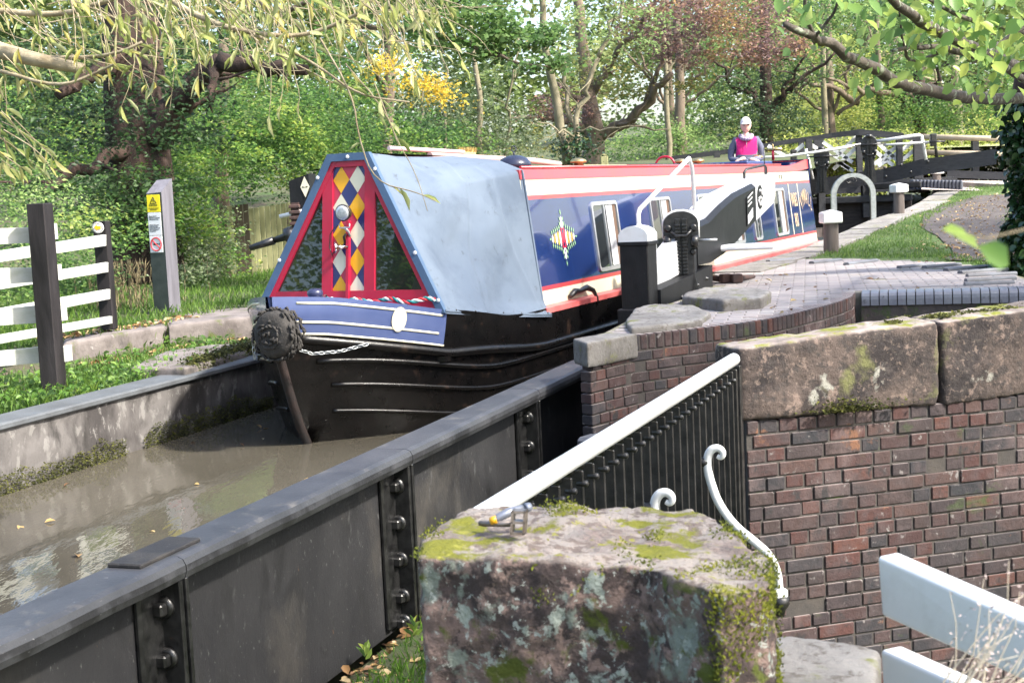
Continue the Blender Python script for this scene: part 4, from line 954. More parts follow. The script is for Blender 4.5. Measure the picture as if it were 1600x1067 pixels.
# ------------------------------------------------------------------ near lock gate (open against the wall): leaf, beam, paddle gear, handrail
GT = Fr(BO(1.58, 0), 24.3)
gt = root('lock_gate', BO(1.58, 4.7, 0), 'open near lock gate with black and white balance beam, paddle gear and white handrail', 'lock gate')
m_whites = mat('scuffed white beam paint', (.76, .76, .78), .45, col2=(.52, .54, .57), ns=7, cont=(.5, .8), bump=.003, bs=25, spots=(((.06, .06, .065), 14, .70, .74, None),))
m_greyp = mat('worn grey deck paint', (.40, .41, .42), .6, col2=(.52, .53, .54), ns=6, bump=.003, bs=40)
def G(px, py, x=0): q = BO.hit(px, py, x=1.58+x); return q.y, q.z
g = MB(GT); g.box((0, 3.07, 1.0), (.26, .25, .60), 0, .008); g.box((0, 3.07, 1.285), (.29, .285, .035), 0, .006); g.build('mitre_post', m_black, gt)
g = MB(GT); g.box((0, 3.07, .60), (.33, .31, .22), 0, .01); g.build('post_base', m_black, gt)
cap = MB(); 
for sec_n in (0,):
    pts = []; n = 12
    prof = [(-.135, 1.30)]+[(-.135+.27*i/n, 1.365+.075*math.sin(math.pi*min(1, max(0, i/n)))**.6) for i in range(n+1)]+[(.135, 1.30)]
    cap.prism([GT(x, 2.935, z) for x, z in prof], GT.y*.27)
cap.build('post_cap', m_white, gt)
g = MB(GT)                                               # top rail of the leaf, widening towards the paddle stand
g.hexa([(.01, 3.18, .62), (.16, 3.18, .62), (.20, 4.7, .62), (-.1, 4.7, .62), (.01, 3.18, .86), (.16, 3.18, .86), (.20, 4.7, .98), (-.1, 4.7, .98)])
g.build('top_rail', m_black, gt)
g = MB(GT); g.hexa([(-.06, 3.19, .83), (.015, 3.19, .83), (.10, 4.5, 1.0), (-.08, 4.5, 1.0), (-.06, 3.19, 1.0), (.012, 3.19, 1.0), (.09, 4.55, 1.42), (-.08, 4.55, 1.42)]); g.build('walkway_board', m_greyp, gt)
g = MB(GT); g.box((-.02, 3.9, .05), (.1, 1.5, 1.15)); 
for i in range(6): g.box((.04, 3.1+i*.27, .05), (.03, .24, 1.1), 0, .004)
g.build('gate_planks', m_black, gt)
for (y, z) in ((3.32, .70), (3.75, .74), (4.2, .82), (4.5, .86)):
    g = MB(); g.lathe([(.028, 0), (.028, .01), (.016, .014), (.016, .03), (.004, .034)], GT(.165+.02*(y-3.2)/1.5, y, z), GT.x, 8); g.build('bolt_head', m_bolt, gt)
# balance beam: cranked and rising to its free end
def bp(y, x, z): return GT(x, y, z)
st = [(4.35, -.16, .16, 1.0, 1.40), (4.75, -.17, .17, 1.0, 1.44), (5.2, -.18, .18, 1.06, 1.56), (5.7, -.18, .18, 1.16, 1.66), (6.4, -.18, .18, 1.32, 1.74), (6.55, -.18, .18, 1.355, 1.755), (7.35, -.16, .175, 1.52, 1.845), (7.6, -.10, .14, 1.60, 1.845)]
def beam(name, seg, m, extra=0):
    g = MB(); b = 0; c = .045
    for (y, x0, x1, z0, z1) in seg:
        x0 -= extra; x1 += extra; z0 -= extra; z1 += extra
        g.v += [bp(y, x0, z0), bp(y, x1, z0), bp(y, x1, z1-c), bp(y, x1-c, z1), bp(y, x0+c, z1), bp(y, x0, z1-c)]
    n = len(seg)
    for i in range(n-1):
        for k in range(6): g.face([i*6+k, i*6+(k+1) % 6, (i+1)*6+(k+1) % 6, (i+1)*6+k], 1 if k in (3,) or k == 2 and False else 0)
    g.face(list(range(6))[::-1]); g.face([(n-1)*6+k for k in range(6)])
    return g.build(name, m, gt)
bm_ = beam('balance_beam', st[:6], [m_black, m_greyp]); beam('white_beam_end', st[5:], [m_whites, m_whites], .003)
g = MB(); y0, y1 = 6.12, 6.4; pl_ = [GT(.186, y, z) for y, z in ((y0, 1.30), (y1, 1.375), (y1, 1.66), (y0, 1.60))]; g.prism(pl_, GT.x*.006); pq = g.build('number_plaque', m_black, gt)
for k in range(3):
    g = MB(); z = 1.60-.045*k; g.prism([GT(.194, y, z+(y-y0)*.27+dz) for y, dz in ((y0+.03, 0), (y1-.03-.03*k, 0), (y1-.03-.03*k, -.014), (y0+.03, -.014))], GT.x*.003); g.build('white_line', m_white, pq)
g = MB(); g.prism([GT(.194, y, z+(y-y0)*.27) for y, z in ((y0+.02, 1.315), (y1-.05, 1.33), (y1-.05, 1.43), (y0+.02, 1.41))], GT.x*.003); g.build('white_patch', m_whites, pq)
g = MB(); c = GT(.180, 6.72, 1.60); vv = (Vector((0, 0, 1))); uu = GT.y*1.0
g.v = [c+GT.x*.007]+[c+GT.x*.007+uu*.135*math.cos(a)+vv*.135*math.sin(a) for a in [i*math.pi/16 for i in range(32)]]
for i in range(32): g.face([0, 1+i, 1+(i+1) % 32])
ro = g.build('round_emblem', m_black, gt)
g = MB()
for (a0, a1, r) in ((200, 340, .085), (20, 120, .075)): g.tube([c+GT.x*.009+uu*r*math.cos(math.radians(a0+(a1-a0)*i/10))+vv*r*math.sin(math.radians(a0+(a1-a0)*i/10)) for i in range(11)], .014, 5, raw=True)
g.tube([c+GT.x*.009-uu*.08-vv*.02, c+GT.x*.009-vv*.0, c+GT.x*.009+uu*.08-vv*.02], .012, 5, raw=True); g.build('emblem_lines', m_white, ro)
g = MB(); a = GT(-.06, 7.0, 1.79); b = GT(.08, 7.45, 1.84); g.tube([a, a+Vector((0, 0, .09)), a+Vector((0, 0, .12))+(b-a)*.1, b+Vector((0, 0, .12))-(b-a)*.1, b+Vector((0, 0, .09)), b], .016, 8, raw=True); g.build('beam_handle', m_iron, gt)
g = MB(); a = GT(.05, 7.5, 1.84); g.tube([a, a+Vector((0, 0, .32))], .006, 5, raw=True); g.build('thin_rod', m_iron, gt)
g = MB(); g.box(GT(.36, 5.3, 1.12), (.62, .30, .06), 0, .02, -math.radians(10)); g.build('footboard', m_whites, gt)
# handrail of white tube
p1 = at(999, 372, 12.8); p2 = at(997, 330, 12.8); p3 = at(1078, 246, 14.3); p4 = at(1081, 262, 14.4); p5 = at(1089, 372, 14.5)
g = MB(); g.tube([p1, p2-Vector((0, 0, .03)), p2+(p3-p2)*.03, p3-(p3-p2)*.02, p4, p5], .021, 10, raw=True)
g.lathe([(.034, 0), (.034, .07), (.022, .13)], p1, (0, 0, 1), 10); g.lathe([(.034, -.1), (.030, .10), (.022, .2)], p5, (0, 0, 1), 10); g.build('handrail', m_white, gt)
# paddle gear: bottle-shaped stand with toothed racks, spindle and cogs
def paddle(rt, c, az, h=.86, sc=1.0, hub=True, lab=None):
    f = Fr(c, az); r = rt; g = MB()
    prof = [(.15, 0), (.15, .12), (.105, .3), (.105, .40), (.15, .52), (.165, .60), (.165, .74)]+[(.165*math.cos(a), .74+.12*math.sin(a)) for a in [i*math.pi/16 for i in range(1, 8)]]
    P = [(x*sc, z*sc*h/.86) for x, z in prof]; poly_ = [f(x, -.03, z) for x, z in P]+[f(-x, -.03, z) for x, z in P[::-1]]
    g.prism(poly_, f.y*.09); a = g.build('gear_stand', m_iron, r)
    g = MB(); L_ = P[5:]; pp = [f(x, .02, z+.004) for x, z in L_]+[f(-x, .02, z+.004) for x, z in L_[::-1]]; g.tube(pp, .014*sc, 6, raw=True); g.build('white_rim', m_white if hub else m_iron, r)
    for x in (-.03, .035):
        g = MB(f); g.box((x*sc, -.055, .40*sc*h/.86), (.045*sc, .03, .78*sc*h/.86), 0, .003)
        n = 22
        for i in range(n): g.box((x*sc, -.082, (.04+.72*i/n)*sc*h/.86), (.05*sc, .034, .016*sc), 0, .003)
        g.build('rack', m_bolt, r)
    for s_ in (-1, 1):
        g = MB(); g.lathe([(.05*sc, -.03), (.058*sc, -.02), (.058*sc, .03), (.03*sc, .04)], f(s_*.125*sc, -.06, .57*sc*h/.86), f.x*s_, 14); g.build('cog', m_bolt, r)
        g = MB(); g.lathe([(.034*sc, -.05), (.036*sc, .02), (.02*sc, .03)], f(s_*.12*sc, -.03, .70*sc*h/.86), -f.y, 12); g.lathe([(.03*sc, -.05), (.032*sc, .015), (.018*sc, .03)], f(s_*.11*sc, -.03, .47*sc*h/.86), -f.y, 12); g.build('bearing', m_bolt, r)
    g = MB(); g.tube([f(-.09*sc, -.09, .66*sc), f(-.04*sc, -.11, .62*sc), f(.05*sc, -.11, .62*sc), f(.1*sc, -.09, .67*sc)], .015*sc, 6, raw=True); g.build('catch', m_bolt, r)
    return f
f = paddle(gt, GT(.07, 4.12, .68), 8, h=.85)
g = MB(); g.tube([f(.16, -.04, .57), f(.34, -.06, .57)], .013, 6, raw=True); g.build('spindle', m_galv, gt)
g = MB(); g.box(f(.0, .11, .36), (.26, .2, .72), 0, .01, -math.radians(15)); g.build('stand_block', m_black, gt)
# ------------------------------------------------------------------ opposite gate gear, seen left of the boat
og = root('paddle_post', at(480, 400, 15.3)*1, 'black square timber post with a cream diamond plate and rusty rack gear behind the bow', 'paddle gear')
c = at(474, 300, 15.3); A = math.radians(24.3); of = Fr((c.x, c.y, 0), 10)
g = MB(of); zt_ = at(474, 272, 15.3).z; g.hexa([(-.12, -.1, .3), (.10, -.1, .3), (.10, .14, .3), (-.12, .14, .3), (-.12, -.1, zt_-.07), (.10, -.1, zt_-.0), (.10, .14, zt_-.0), (-.12, .14, zt_-.07)]); g.build('timber_post', m_black, og)
dz = zt_-.14
for k, (dy, sc_) in enumerate(((0, 1), (-.24, .6))):
    g = MB(); g.prism([of(.055+x*sc_, -.104, dz+dy+z*sc_) for x, z in ((-.05, 0), (0, -.11), (.05, 0), (0, .11))], of.y*-.004); g.build('diamond_plate', m_cream, og)
text('plate_text', 'No 39', .024, basis(of(.055, -.110, dz), of.x, (0, 0, 1)), m_black, og)
g = MB(); g.tube([of(-.24, -.12, dz-.30), of(.2, -.12, dz-.22)], .022, 8, raw=True); g.build('white_pawl_bar', m_white, og)
g = MB(of)
for i in range(4): g.box((-.06, -.15, dz-.20-.06*i), (.12, .04, .035), 0, .006)
g.box((-.06, -.13, dz-.3), (.09, .02, .28)); g.build('rusty_rack', m_rust, og)
g = MB(); g.lathe([(.03, -.2), (.045, -.06), (.09, -.05), (.09, .03), (.075, .04), (.075, .22), (.03, .23)], of(-.12, -.14, dz-.50), (of.x*.95+Vector((0, 0, .25))).normalized(), 14); g.lathe([(.03, -.48), (.045, -.2)], of(-.12, -.14, dz-.50), (of.x*.95+Vector((0, 0, .25))).normalized(), 8); g.build('gear_housing', m_bolt, og)
g = MB(); g.lathe([(.03, 0), (.03, .03), (.02, .035)], of(-.05, -.14, dz-.66), -of.y, 10); g.build('cog', m_galv, og)
# ------------------------------------------------------------------ things on the cabin roof
def thing1(mb, name, m, lab, cat, fix=True, **k): return tag(mb.build(name, m, None, fix), lab, cat, **k)
g = MB(); c = BO(.25, 3.45, 2.0); g.lathe([(.10, -.05), (.105, .0), (.165, .02), (.16, .05), (.125, .095), (.07, .12), (.01, .128)], c, (0, 0, 1), 24); g.lathe([(.008, .12), (.008, .16)], c, (0, 0, 1), 6); g.tube([c+Vector((0, 0, .185))+BO.x*.026*math.cos(a)+Vector((0, 0, .026*math.sin(a))) for a in [i*math.pi/6 for i in range(13)]], .005, 5, raw=True)
g.build('chimney_cap', mat('blue black enamel', (.02, .025, .05), .22), nbx)
for (x, s) in ((.0, 5.75), (.0, 9.5), (.1, 9.95), (-.2, 10.2), (.25, 12.6)):
    g = MB(); g.lathe([(.05, -.03), (.05, .03), (.085, .035), (.095, .05), (.08, .07), (.04, .085), (.01, .088)], BO(x, s, 2.03 if s < 12 else 2.08), (0, 0, 1), 18); g.build('mushroom_vent', mat('polished brass', (.62, .47, .22), .25, metal=.9, col2=(.5, .36, .16), ns=20), nbx)
g = MB(); g.tube([BO(-.15, 2.5, 2.14), BO(-.05, 4.6, 2.09), BO(.02, 5.15, 2.05)], [.03, .03, .03], 10, raw=True); thing1(g, 'wooden_pole', mat('weathered pale pole', (.42, .30, .27), .7, col2=(.5, .38, .33), ns=6), 'thick pale wooden pole lying along the cabin roof behind the black chimney cap', 'pole')
g = MB(); g.tube([BO(-.45, 2.3, 2.22), BO(-.25, 3.4, 2.18)], .02, 8, raw=True); bro = root('broom', BO(-.4, 3, 2.05), 'yellow bristled broom with pink white handle lying on the roof beside the chimney', 'broom'); g.build('handle', mat('pink white handle', (.7, .5, .48), .5), bro)
g = MB(); a = BO(-.28, 3.35, 2.16); g.box(a+BO.y*.16, (.06, .34, .05), 0, .01, -math.radians(24.3)); g.build('head', mat('broom wood', (.45, .3, .15), .7), bro)
bp_ = []
for i in range(500): bp_.append(a+BO.y*rnd.uniform(0, .34)+BO.x*rnd.uniform(-.02, .02)+Vector((0, 0, .0)))
leaves('bristles', bp_, .06, mat('yellow bristles', (.55, .40, .14), .8), bro, .06, -1.2, D=np.array([[.1, 0, .9]]*500))
g = MB()
for k in range(3):
    pts = [BO(.35+.1*math.sin(i*.9+k), 7.0+i*.13, 2.0+.02*(i % 2)) for i in range(26)]; g.tube(pts, .016, 6, raw=True)
thing1(g, 'black_hose', m_iron, 'black hose and rope heaped along the cabin roof', 'hose')
g = MB(); g.tube([BO(.2+.12*math.cos(a), 8.2+.0*a, 2.03+.10*math.sin(a)) for a in [i*math.pi/10 for i in range(11)]], .014, 8, raw=True); thing1(g, 'red_hoop', m_red, 'small red hoop standing up from the roof beside the hose', 'hoop')
g = MB(BO); g.box((-.1, 6.6, 2.03), (.22, 1.6, .03), 0, .005, .04); thing1(g, 'plank', mat('old plank', (.35, .26, .16), .8, col2=(.28, .2, .13), ns=8), 'narrow weathered gangplank lying flat on the cabin roof', 'plank')
g = MB(); c = BO(.3, 13.4, 2.08); g.lathe([(.022, 0), (.022, .16)], c, (0, 0, 1), 8); g.build('tiller_pin_post', m_red, nbx)
g = MB(); g.tube([c+Vector((0, 0, .17))-BO.x*.1, c+Vector((0, 0, .17))+BO.x*.14], [.022, .03], 8, raw=True); g.lathe([(.01, .17), (.014, .23), (.005, .26)], c, (0, 0, 1), 8); g.build('brass_handle', MC['polished brass'], nbx)
# ------------------------------------------------------------------ steerer
def skin(name, verts, edges, rad, m, parent, sub=2, rootv=0):
    me = bpy.data.meshes.new(name); me.from_pydata([Vector(v) for v in verts], edges, []); o = bpy.data.objects.new('tmp', me); S.collection.objects.link(o)
    md = o.modifiers.new('s', 'SKIN'); 
    for i, r in enumerate(rad):
        sv = me.skin_vertices[0].data[i]; sv.radius = r if isinstance(r, tuple) else (r, r); sv.use_root = (i == rootv)
    md.use_smooth_shade = True; s2 = o.modifiers.new('b', 'SUBSURF'); s2.levels = s2.render_levels = sub
    dg = bpy.context.evaluated_depsgraph_get(); m2 = bpy.data.meshes.new_from_object(o.evaluated_get(dg)); bpy.data.objects.remove(o)
    m2.name = name; m2.materials.clear()
    for mm in (m if isinstance(m, list) else [m]): m2.materials.append(mm)
    for p in m2.polygons: p.use_smooth = True
    return link_mesh(name, m2, parent)
ps = root('person', BO(.0, 12.95, 1.04), 'person in a white cap, patterned scarf and magenta and grey top steering from the stern with arms folded on the hatch', 'person')
ps['label'] = 'person in white cap, patterned scarf and magenta and grey top, arms folded at the stern'
hp_ = at(1165, 196, 21.9); hx, hy = hp_.x, hp_.y        # head centre in front of the eye
PFm = Fr((hx, hy, 0), 6); P3 = lambda x, y, z: PFm(x, y, z)
zh = at(1165, 183, 21.9).z                               # crown of the cap
m_skin = mat('skin', (.70, .47, .39), .5, col2=(.64, .41, .34), ns=14); m_mag = mat('magenta fleece', (.62, .012, .17), .85, col2=(.55, .01, .15), ns=8, bump=.004, bs=25)
m_gry = mat('grey blue sleeves', (.12, .13, .19), .85, col2=(.10, .11, .16), ns=8, bump=.004, bs=22); m_trs = mat('dark trousers', (.04, .045, .06), .9)
z = lambda d: zh-d
body_v = [P3(0, 0, z(.95)), P3(0, 0, z(.78)), P3(0, 0, z(.60)), P3(0, .0, z(.42)), P3(0, .0, z(.33)), P3(0, -.005, z(.27)), P3(0, -.01, z(.22)),
          P3(-.09, 0, z(1.02)), P3(-.10, 0, z(1.35)), P3(-.10, 0, z(1.68)), P3(-.10, -.1, z(1.71)), P3(.09, 0, z(1.02)), P3(.10, 0, z(1.35)), P3(.10, 0, z(1.68)), P3(.10, -.1, z(1.71))]
be = [(0, 1), (1, 2), (2, 3), (3, 4), (4, 5), (5, 6), (0, 7), (7, 8), (8, 9), (9, 10), (0, 11), (11, 12), (12, 13), (13, 14)]
body_v += [P3(-.155, 0, z(.355)), P3(-.225, .01, z(.50)), P3(-.235, -.0, z(.63)), P3(-.10, -.19, z(.665)), P3(.02, -.24, z(.66)), P3(.155, 0, z(.355)), P3(.225, .01, z(.50)), P3(.235, -.0, z(.63)), P3(.10, -.20, z(.655)), P3(-.02, -.22, z(.64))]
be += [(3, 15), (15, 16), (16, 17), (17, 18), (18, 19), (3, 20), (20, 21), (21, 22), (22, 23), (23, 24)]
br_ = [(.18, .12), (.18, .115), (.19, .12), (.15, .10), (.07, .07), (.055, .055), (.05, .05), .09, .075, .05, .04, .09, .075, .05, .04, .075, .06, .052, .042, .03, .075, .06, .052, .042, .03]
bo = skin('body', body_v, be, br_, [m_mag, m_gry, m_skin, m_trs], ps)
for p in bo.data.polygons:                               # clothing colours by region: magenta chest, grey sleeves and sides
    c = PFm.inv(MW[ps.name] @ p.center); d = zh-c.z
    if d < .295: p.material_index = 2
    elif d > .88: p.material_index = 3
    elif abs(c.x) > .15+.05*max(0, (.5-d)) - .35*max(0, .38-d) and d < .60: p.material_index = 1
    elif d >= .60 and (c.y < -.06 or abs(c.x) > .15): p.material_index = 1
def headshape():
    bm = bmesh.new(); bmesh.ops.create_uvsphere(bm, u_segments=32, v_segments=24, radius=1)
    for v in bm.verts:
        x, y, q = v.co; f = -y                           # -y is the face
        w = .074*(1-.22*max(0, -q)**1.5); x2 = x*w*1.12; y2 = y*.096; z2 = q*.118
        if q < -.3 and f > 0: y2 -= .012*(-q-.3)*f
        if f > .5 and abs(q) < .12 and abs(x) > .2 and abs(x) < .55: y2 += .008*(1-abs(q)/.12)      # eye sockets
        if f > .6 and abs(x) < .18 and -.40 < q < .08: y2 -= .022*(1-abs(x)/.18)*(.35+(.08-q)/.48*.9 if q > -.33 else .3)
        if f > .6 and abs(x) < .35 and -.62 < q < -.5: y2 -= .004
        v.co = (x2, y2, z2)
    for f in bm.faces: f.smooth = True
    return bm
hc_ = P3(0, -.02, z(.128))
def place(bm, name, m, par, M4):
    me = bpy.data.meshes.new(name); bm.to_mesh(me); bm.free(); me.transform(M4); me.materials.append(m); return link_mesh(name, me, par)
HM = Matrix.Translation(hc_) @ Matrix.Rotation(-math.radians(6), 4, 'Z')
hd = place(headshape(), 'head', m_skin, ps, HM)
def HP(x, y, zz): return HM @ Vector((x, y, zz))
for sx in (-1, 1):
    g = MB(); g.lathe([(.004, -.006), (.012, .0), (.010, .006), (.003, .008)], HP(sx*.077, .005, -.005), HM.to_3x3() @ Vector((sx, -.2, 0)), 10); e_ = g.build('ear', m_skin, ps)
    g = MB(); g.lathe([(.013, 0), (.012, .003), (.004, .006)], HP(sx*.029, -.087, .008), HM.to_3x3() @ Vector((0, -1, 0)), 12); g.build('eye', mat('eye', (.12, .08, .07), .2), ps)
    g = MB(); g.tube([HP(sx*.016, -.094, .024), HP(sx*.034, -.091, .027), HP(sx*.047, -.08, .022)], .003, 5, raw=True); g.build('eyebrow', mat('grey brown hair', (.2, .16, .13), .8), ps)
    g = MB(); pts = [HP(sx*.031+.02*math.cos(a), -.097+.004*abs(math.cos(a)), .006+.014*math.sin(a)) for a in [i*math.pi/6 for i in range(13)]]; g.tube(pts, .0015, 5, raw=True); g.tube([HP(sx*.05, -.094, .01), HP(sx*.074, -.02, .012)], .0015, 5, raw=True); g.build('spectacles', m_iron, ps)
    g = MB(); g.grid(lambda u, v: HP(sx*(.070+.008*math.sin(u*3)), -.03+.075*u, .04-.06*v), 5, 5); g.build('hair', MC['grey brown hair'], ps, fix=False)
g = MB(); g.tube([HP(-.024, -.092, -.062), HP(-.008, -.098, -.059), HP(.008, -.098, -.059), HP(.024, -.092, -.062)], [.002, .0045, .0045, .002], 6, raw=True); g.build('mouth', mat('lips', (.42, .16, .15), .5), ps)
g = MB(); g.grid(lambda u, v: HP(.083*math.cos(v*2*math.pi)*math.cos(u*1.5), .102*math.sin(v*2*math.pi)*math.cos(u*1.5)+.002, .028+.10*math.sin(u*1.5)), 8, 28)
g.build('cap', mat('white cap cloth', (.72, .70, .69), .8, bump=.002, bs=60), ps, fix=False)
g = MB(); 
def brim(u, v): a = math.radians(205+130*v); r = lerp(1, 1.62 if True else 1, u*math.sin(math.radians(180*v))**.5); return HP(.082*math.cos(a)*lerp(1, 1.08, u), .10*math.sin(a)*r, .036-.022*u*1)
g.grid(brim, 4, 18); g.build('cap_brim', MC['white cap cloth'], ps, fix=False)
# scarf: loose ring
m_scarf = mat('patterned scarf', (.20, .12, .28), .85, col2=(.55, .5, .55), ns=60, cont=(.45, .55), spots=(((.05, .03, .1), 70, .55, .6, None), ((.5, .1, .25), 50, .6, .64, None)))
g = MB(); g.tube([P3(.085*math.cos(a), -.025+.075*math.sin(a)-.02*max(0, -math.sin(a)), z(.285)-.05*max(0, -math.sin(a))) for a in [i*math.pi/10 for i in range(21)]], .034, 10, raw=True, caps=False); g.tube([P3(-.07, -.08, z(.28)), P3(0, -.11, z(.35)), P3(.07, -.08, z(.28))], .026, 8, raw=True); g.build('scarf', m_scarf, ps, fix=False)
g = MB(); g.tube([P3(0, -.118, z(.36)), P3(0, -.128, z(.47))], .004, 5, raw=True); g.build('zip', m_galv, ps)
def hand(c, d, up_, sgn):
    c = Vector(c); d = Vector(d).normalized(); n = Vector(up_).normalized(); s_ = d.cross(n)*sgn; V = [c-d*.03, c+d*.02, c+d*.05]; E_ = [(0, 1), (1, 2)]; Rr = [.026, .034, .032]
    for k, (o_, l) in enumerate(((-.030, .070), (-.010, .080), (.010, .076), (.030, .060))):
        b = len(V); V += [c+d*.075+s_*o_, c+d*(.075+l*.45)+s_*o_*1.15-n*.008, c+d*(.075+l*.85)+s_*o_*1.2-n*.03]; E_ += [(2, b), (b, b+1), (b+1, b+2)]; Rr += [.0105, .0095, .008]
    b = len(V); V += [c+d*.015-s_*.036, c+d*.05-s_*.055-n*.008, c+d*.08-s_*.058-n*.014]; E_ += [(1, b), (b, b+1), (b+1, b+2)]; Rr += [.013, .011, .009]
    return skin('hand', V, E_, Rr, m_skin, ps, 1, 1)
hand(P3(.05, -.245, z(.655)), PFm.x*.95-PFm.y*.15-Vector((0, 0, .1)), (0, -.2, 1), 1); hand(P3(-.05, -.23, z(.632)), -PFm.x*.95-PFm.y*.1-Vector((0, 0, .15)), (0, -.2, 1), -1)
# ------------------------------------------------------------------ far lock gate, its gears and the footbridge
FY = 33.0
fg = root('lock_gate', at(1290, 330, FY), 'closed far lock gate with a long black balance beam rising to the right', 'lock gate')
def pbeam(name, pts_top, pts_bot, Ys, th, m, par):       # a beam from its front outline at given depths
    g = MB(); n = len(Ys); off = Vector((.28, .96, 0))*th
    T_ = [at(*p, y) for p, y in zip(pts_top, Ys)]; B_ = [at(*p, y) for p, y in zip(pts_bot, Ys)]
    for a, b in zip(T_, B_): g.v += [b, b+off, a+off, a]
    for i in range(n-1):
        for k in range(4): g.face([i*4+k, i*4+(k+1) % 4, (i+1)*4+(k+1) % 4, (i+1)*4+k])
    g.face([0, 1, 2, 3]); g.face([(n-1)*4+k for k in range(4)][::-1]); return g.build(name, m, par)
m_blk2 = mat('sun bleached black timber', (.012, .013, .016), .6, col2=(.03, .031, .036), ns=7, bump=.004, bs=25, st=(1, 1, 4))
pbeam('balance_beam', [(1262, 280), (1300, 276), (1380, 264), (1440, 249), (1557, 233)], [(1262, 301), (1300, 297), (1380, 286), (1440, 274), (1557, 257)], [33.6, 33.4, 33.0, 32.6, 31.9], .3, m_blk2, fg)
for p in ((1382, 263), (1408, 258), (1384, 276), (1423, 269), (1450, 253), (1452, 265)):
    g = MB(); g.lathe([(.035, 0), (.03, .02), (.01, .025)], at(*p, 32.55), (0, -1, 0), 10); g.build('bolt_head', m_bolt, fg)
g = MB(); g.tube([at(1330, 282, 32.9)+Vector((.12*math.cos(a), 0, .07*math.sin(a))) for a in [i*math.pi/10 for i in range(21)]], .012, 5, raw=True); g.tube([at(1330, 282, 32.9)+Vector((.06*math.cos(a), 0, .035*math.sin(a))) for a in [i*math.pi/10 for i in range(21)]], .010, 5, raw=True); g.build('oval_plate', m_bolt, fg)
g = MB(); g.box(at(1335, 312, 33.3), (2.6, .25, .16), 0, .02, -math.radians(18)); g.build('top_rail', m_blk2, fg)
g = MB(); g.box(at(1335, 345, 33.5), (2.6, .12, .95), 0, .01, -math.radians(18)); g.build('gate_planks', mat('wet gate planks', (.05, .042, .04), .8, col2=(.02, .018, .018), ns=4, bump=.01, bs=20, st=(1, 1, 5)), fg)
for px in (1283, 1352, 1396): g = MB(); g.box(at(px, 315, 33.25), (.16, .2, .75), 0, .01); g.build('gate_post', m_blk2, fg)
g = MB(); g.box(at(1400, 290, 32.8), (1.1, .3, .14), 0, .02, -math.radians(18)); g.build('bracket_block', m_black, fg)
for (cx_, yb, yt, Y) in ((1285, 302, 232, 32.6), (1359, 286, 213, 32.3)):
    c = at(cx_, yb, Y); h_ = at(cx_, yt, Y).z-c.z; f = paddle(fg, c, 12, h=h_, hub=False)
    g = MB(); g.tube([f(-.32, -.1, h_*.82), f(.36, -.1, h_*.82)], .018, 6, raw=True); g.build('spindle', m_iron, fg)
    g = MB(); g.lathe([(.075, 0), (.08, .05), (.03, .07)], f(0, -.02, h_-.03), (0, 0, 1), 12); g.build('gear_cap', m_iron, fg)
rod = lambda pts, r: [at(*p) for p in pts]
g = MB(); g.tube([at(1172, 247, 32.9), at(1225, 245, 32.7), at(1275, 238, 32.5), at(1345, 226, 32.3)], .03, 8, raw=True); g.tube([at(1380, 227, 32.3), at(1456, 222, 32.1)], .026, 8, raw=True); g.build('white_rod', m_white, fg)
g = MB(); g.tube([at(1370, 221, 32.4), at(1436, 211, 32.2), at(1440, 213, 32.2), at(1447, 250, 32.2)], .035, 8, raw=True); g.build('handrail', m_white, fg); g = MB(); g.tube([at(1259, 233, 33.0), at(1262, 245, 33), at(1270, 280, 33)], .035, 8, raw=True); g.build('handrail', m_white, fg)
g = MB(); g.tube([at(1460, 218, 32.0), at(1464, 246, 32.0)], .035, 8, raw=True); g.box(at(1458, 219, 32), (.14, .12, .28), 0, .02); g.tube([at(1452, 222, 31.9), at(1477, 221, 31.9)], .022, 6, raw=True); g.build('windlass_post', m_iron, fg)
c_ = at(1240, 243, 33.2); g = MB(); g.box(c_, (.14, .14, .26), 0, .02); g.build('rod_bracket', m_iron, fg)
# footbridge over the lock head: black frame with white lattice
fb = root('footbridge', at(1345, 262, 36), 'humped black footbridge with white lattice panels behind the far lock gate', 'footbridge')
rail = [(1040, 249, 37), (1130, 238, 36.8), (1230, 222, 36.6), (1300, 212, 36.4), (1342, 208, 36.2), (1440, 217, 36)]
g = MB(); P_ = [at(*p) for p in rail]; g.sweep([(-.05, -.06), (.05, -.06), (.05, .06), (-.05, .06)], P_); g.build('handrail', m_blk2, fb)
rail2 = [(x-8, y-1 if x < 1300 else y-2, Y+1.6) for x, y, Y in [(1240, 224, 37), (1300, 214, 36.4), (1352, 207, 36.2), (1420, 213, 36)]]
g = MB(); g.sweep([(-.05, -.05), (.05, -.05), (.05, .05), (-.05, .05)], [at(*p) for p in rail2]); g.build('handrail', m_blk2, fb)
def topy(px):
    for a, b in zip(rail[:-1], rail[1:]):
        if px <= b[0]: return lerp(a[1], b[1], (px-a[0])/(b[0]-a[0]))
    return 217
for px, wd in ((1120, .14), (1190, .14), (1264, .16), (1342, .14), (1405, .14), (1434, .22)):
    a, b = at(px, topy(px), 36.3), at(px+1, 285, 36.3); g = MB(); g.box(((a.x+b.x)/2, 36.3, (a.z+b.z)/2), (wd, .14, a.z-b.z)); g.build('post', m_blk2, fb)
for px, wd in ((1252, .14), (1279, .26), (1356, .12)):
    a, b = at(px, topy(px)+2, 37.6), at(px+1, 285, 37.6); g = MB(); g.box(((a.x+b.x)/2, 37.6, (a.z+b.z)/2), (wd, .12, a.z-b.z)); g.build('post', m_blk2, fb)
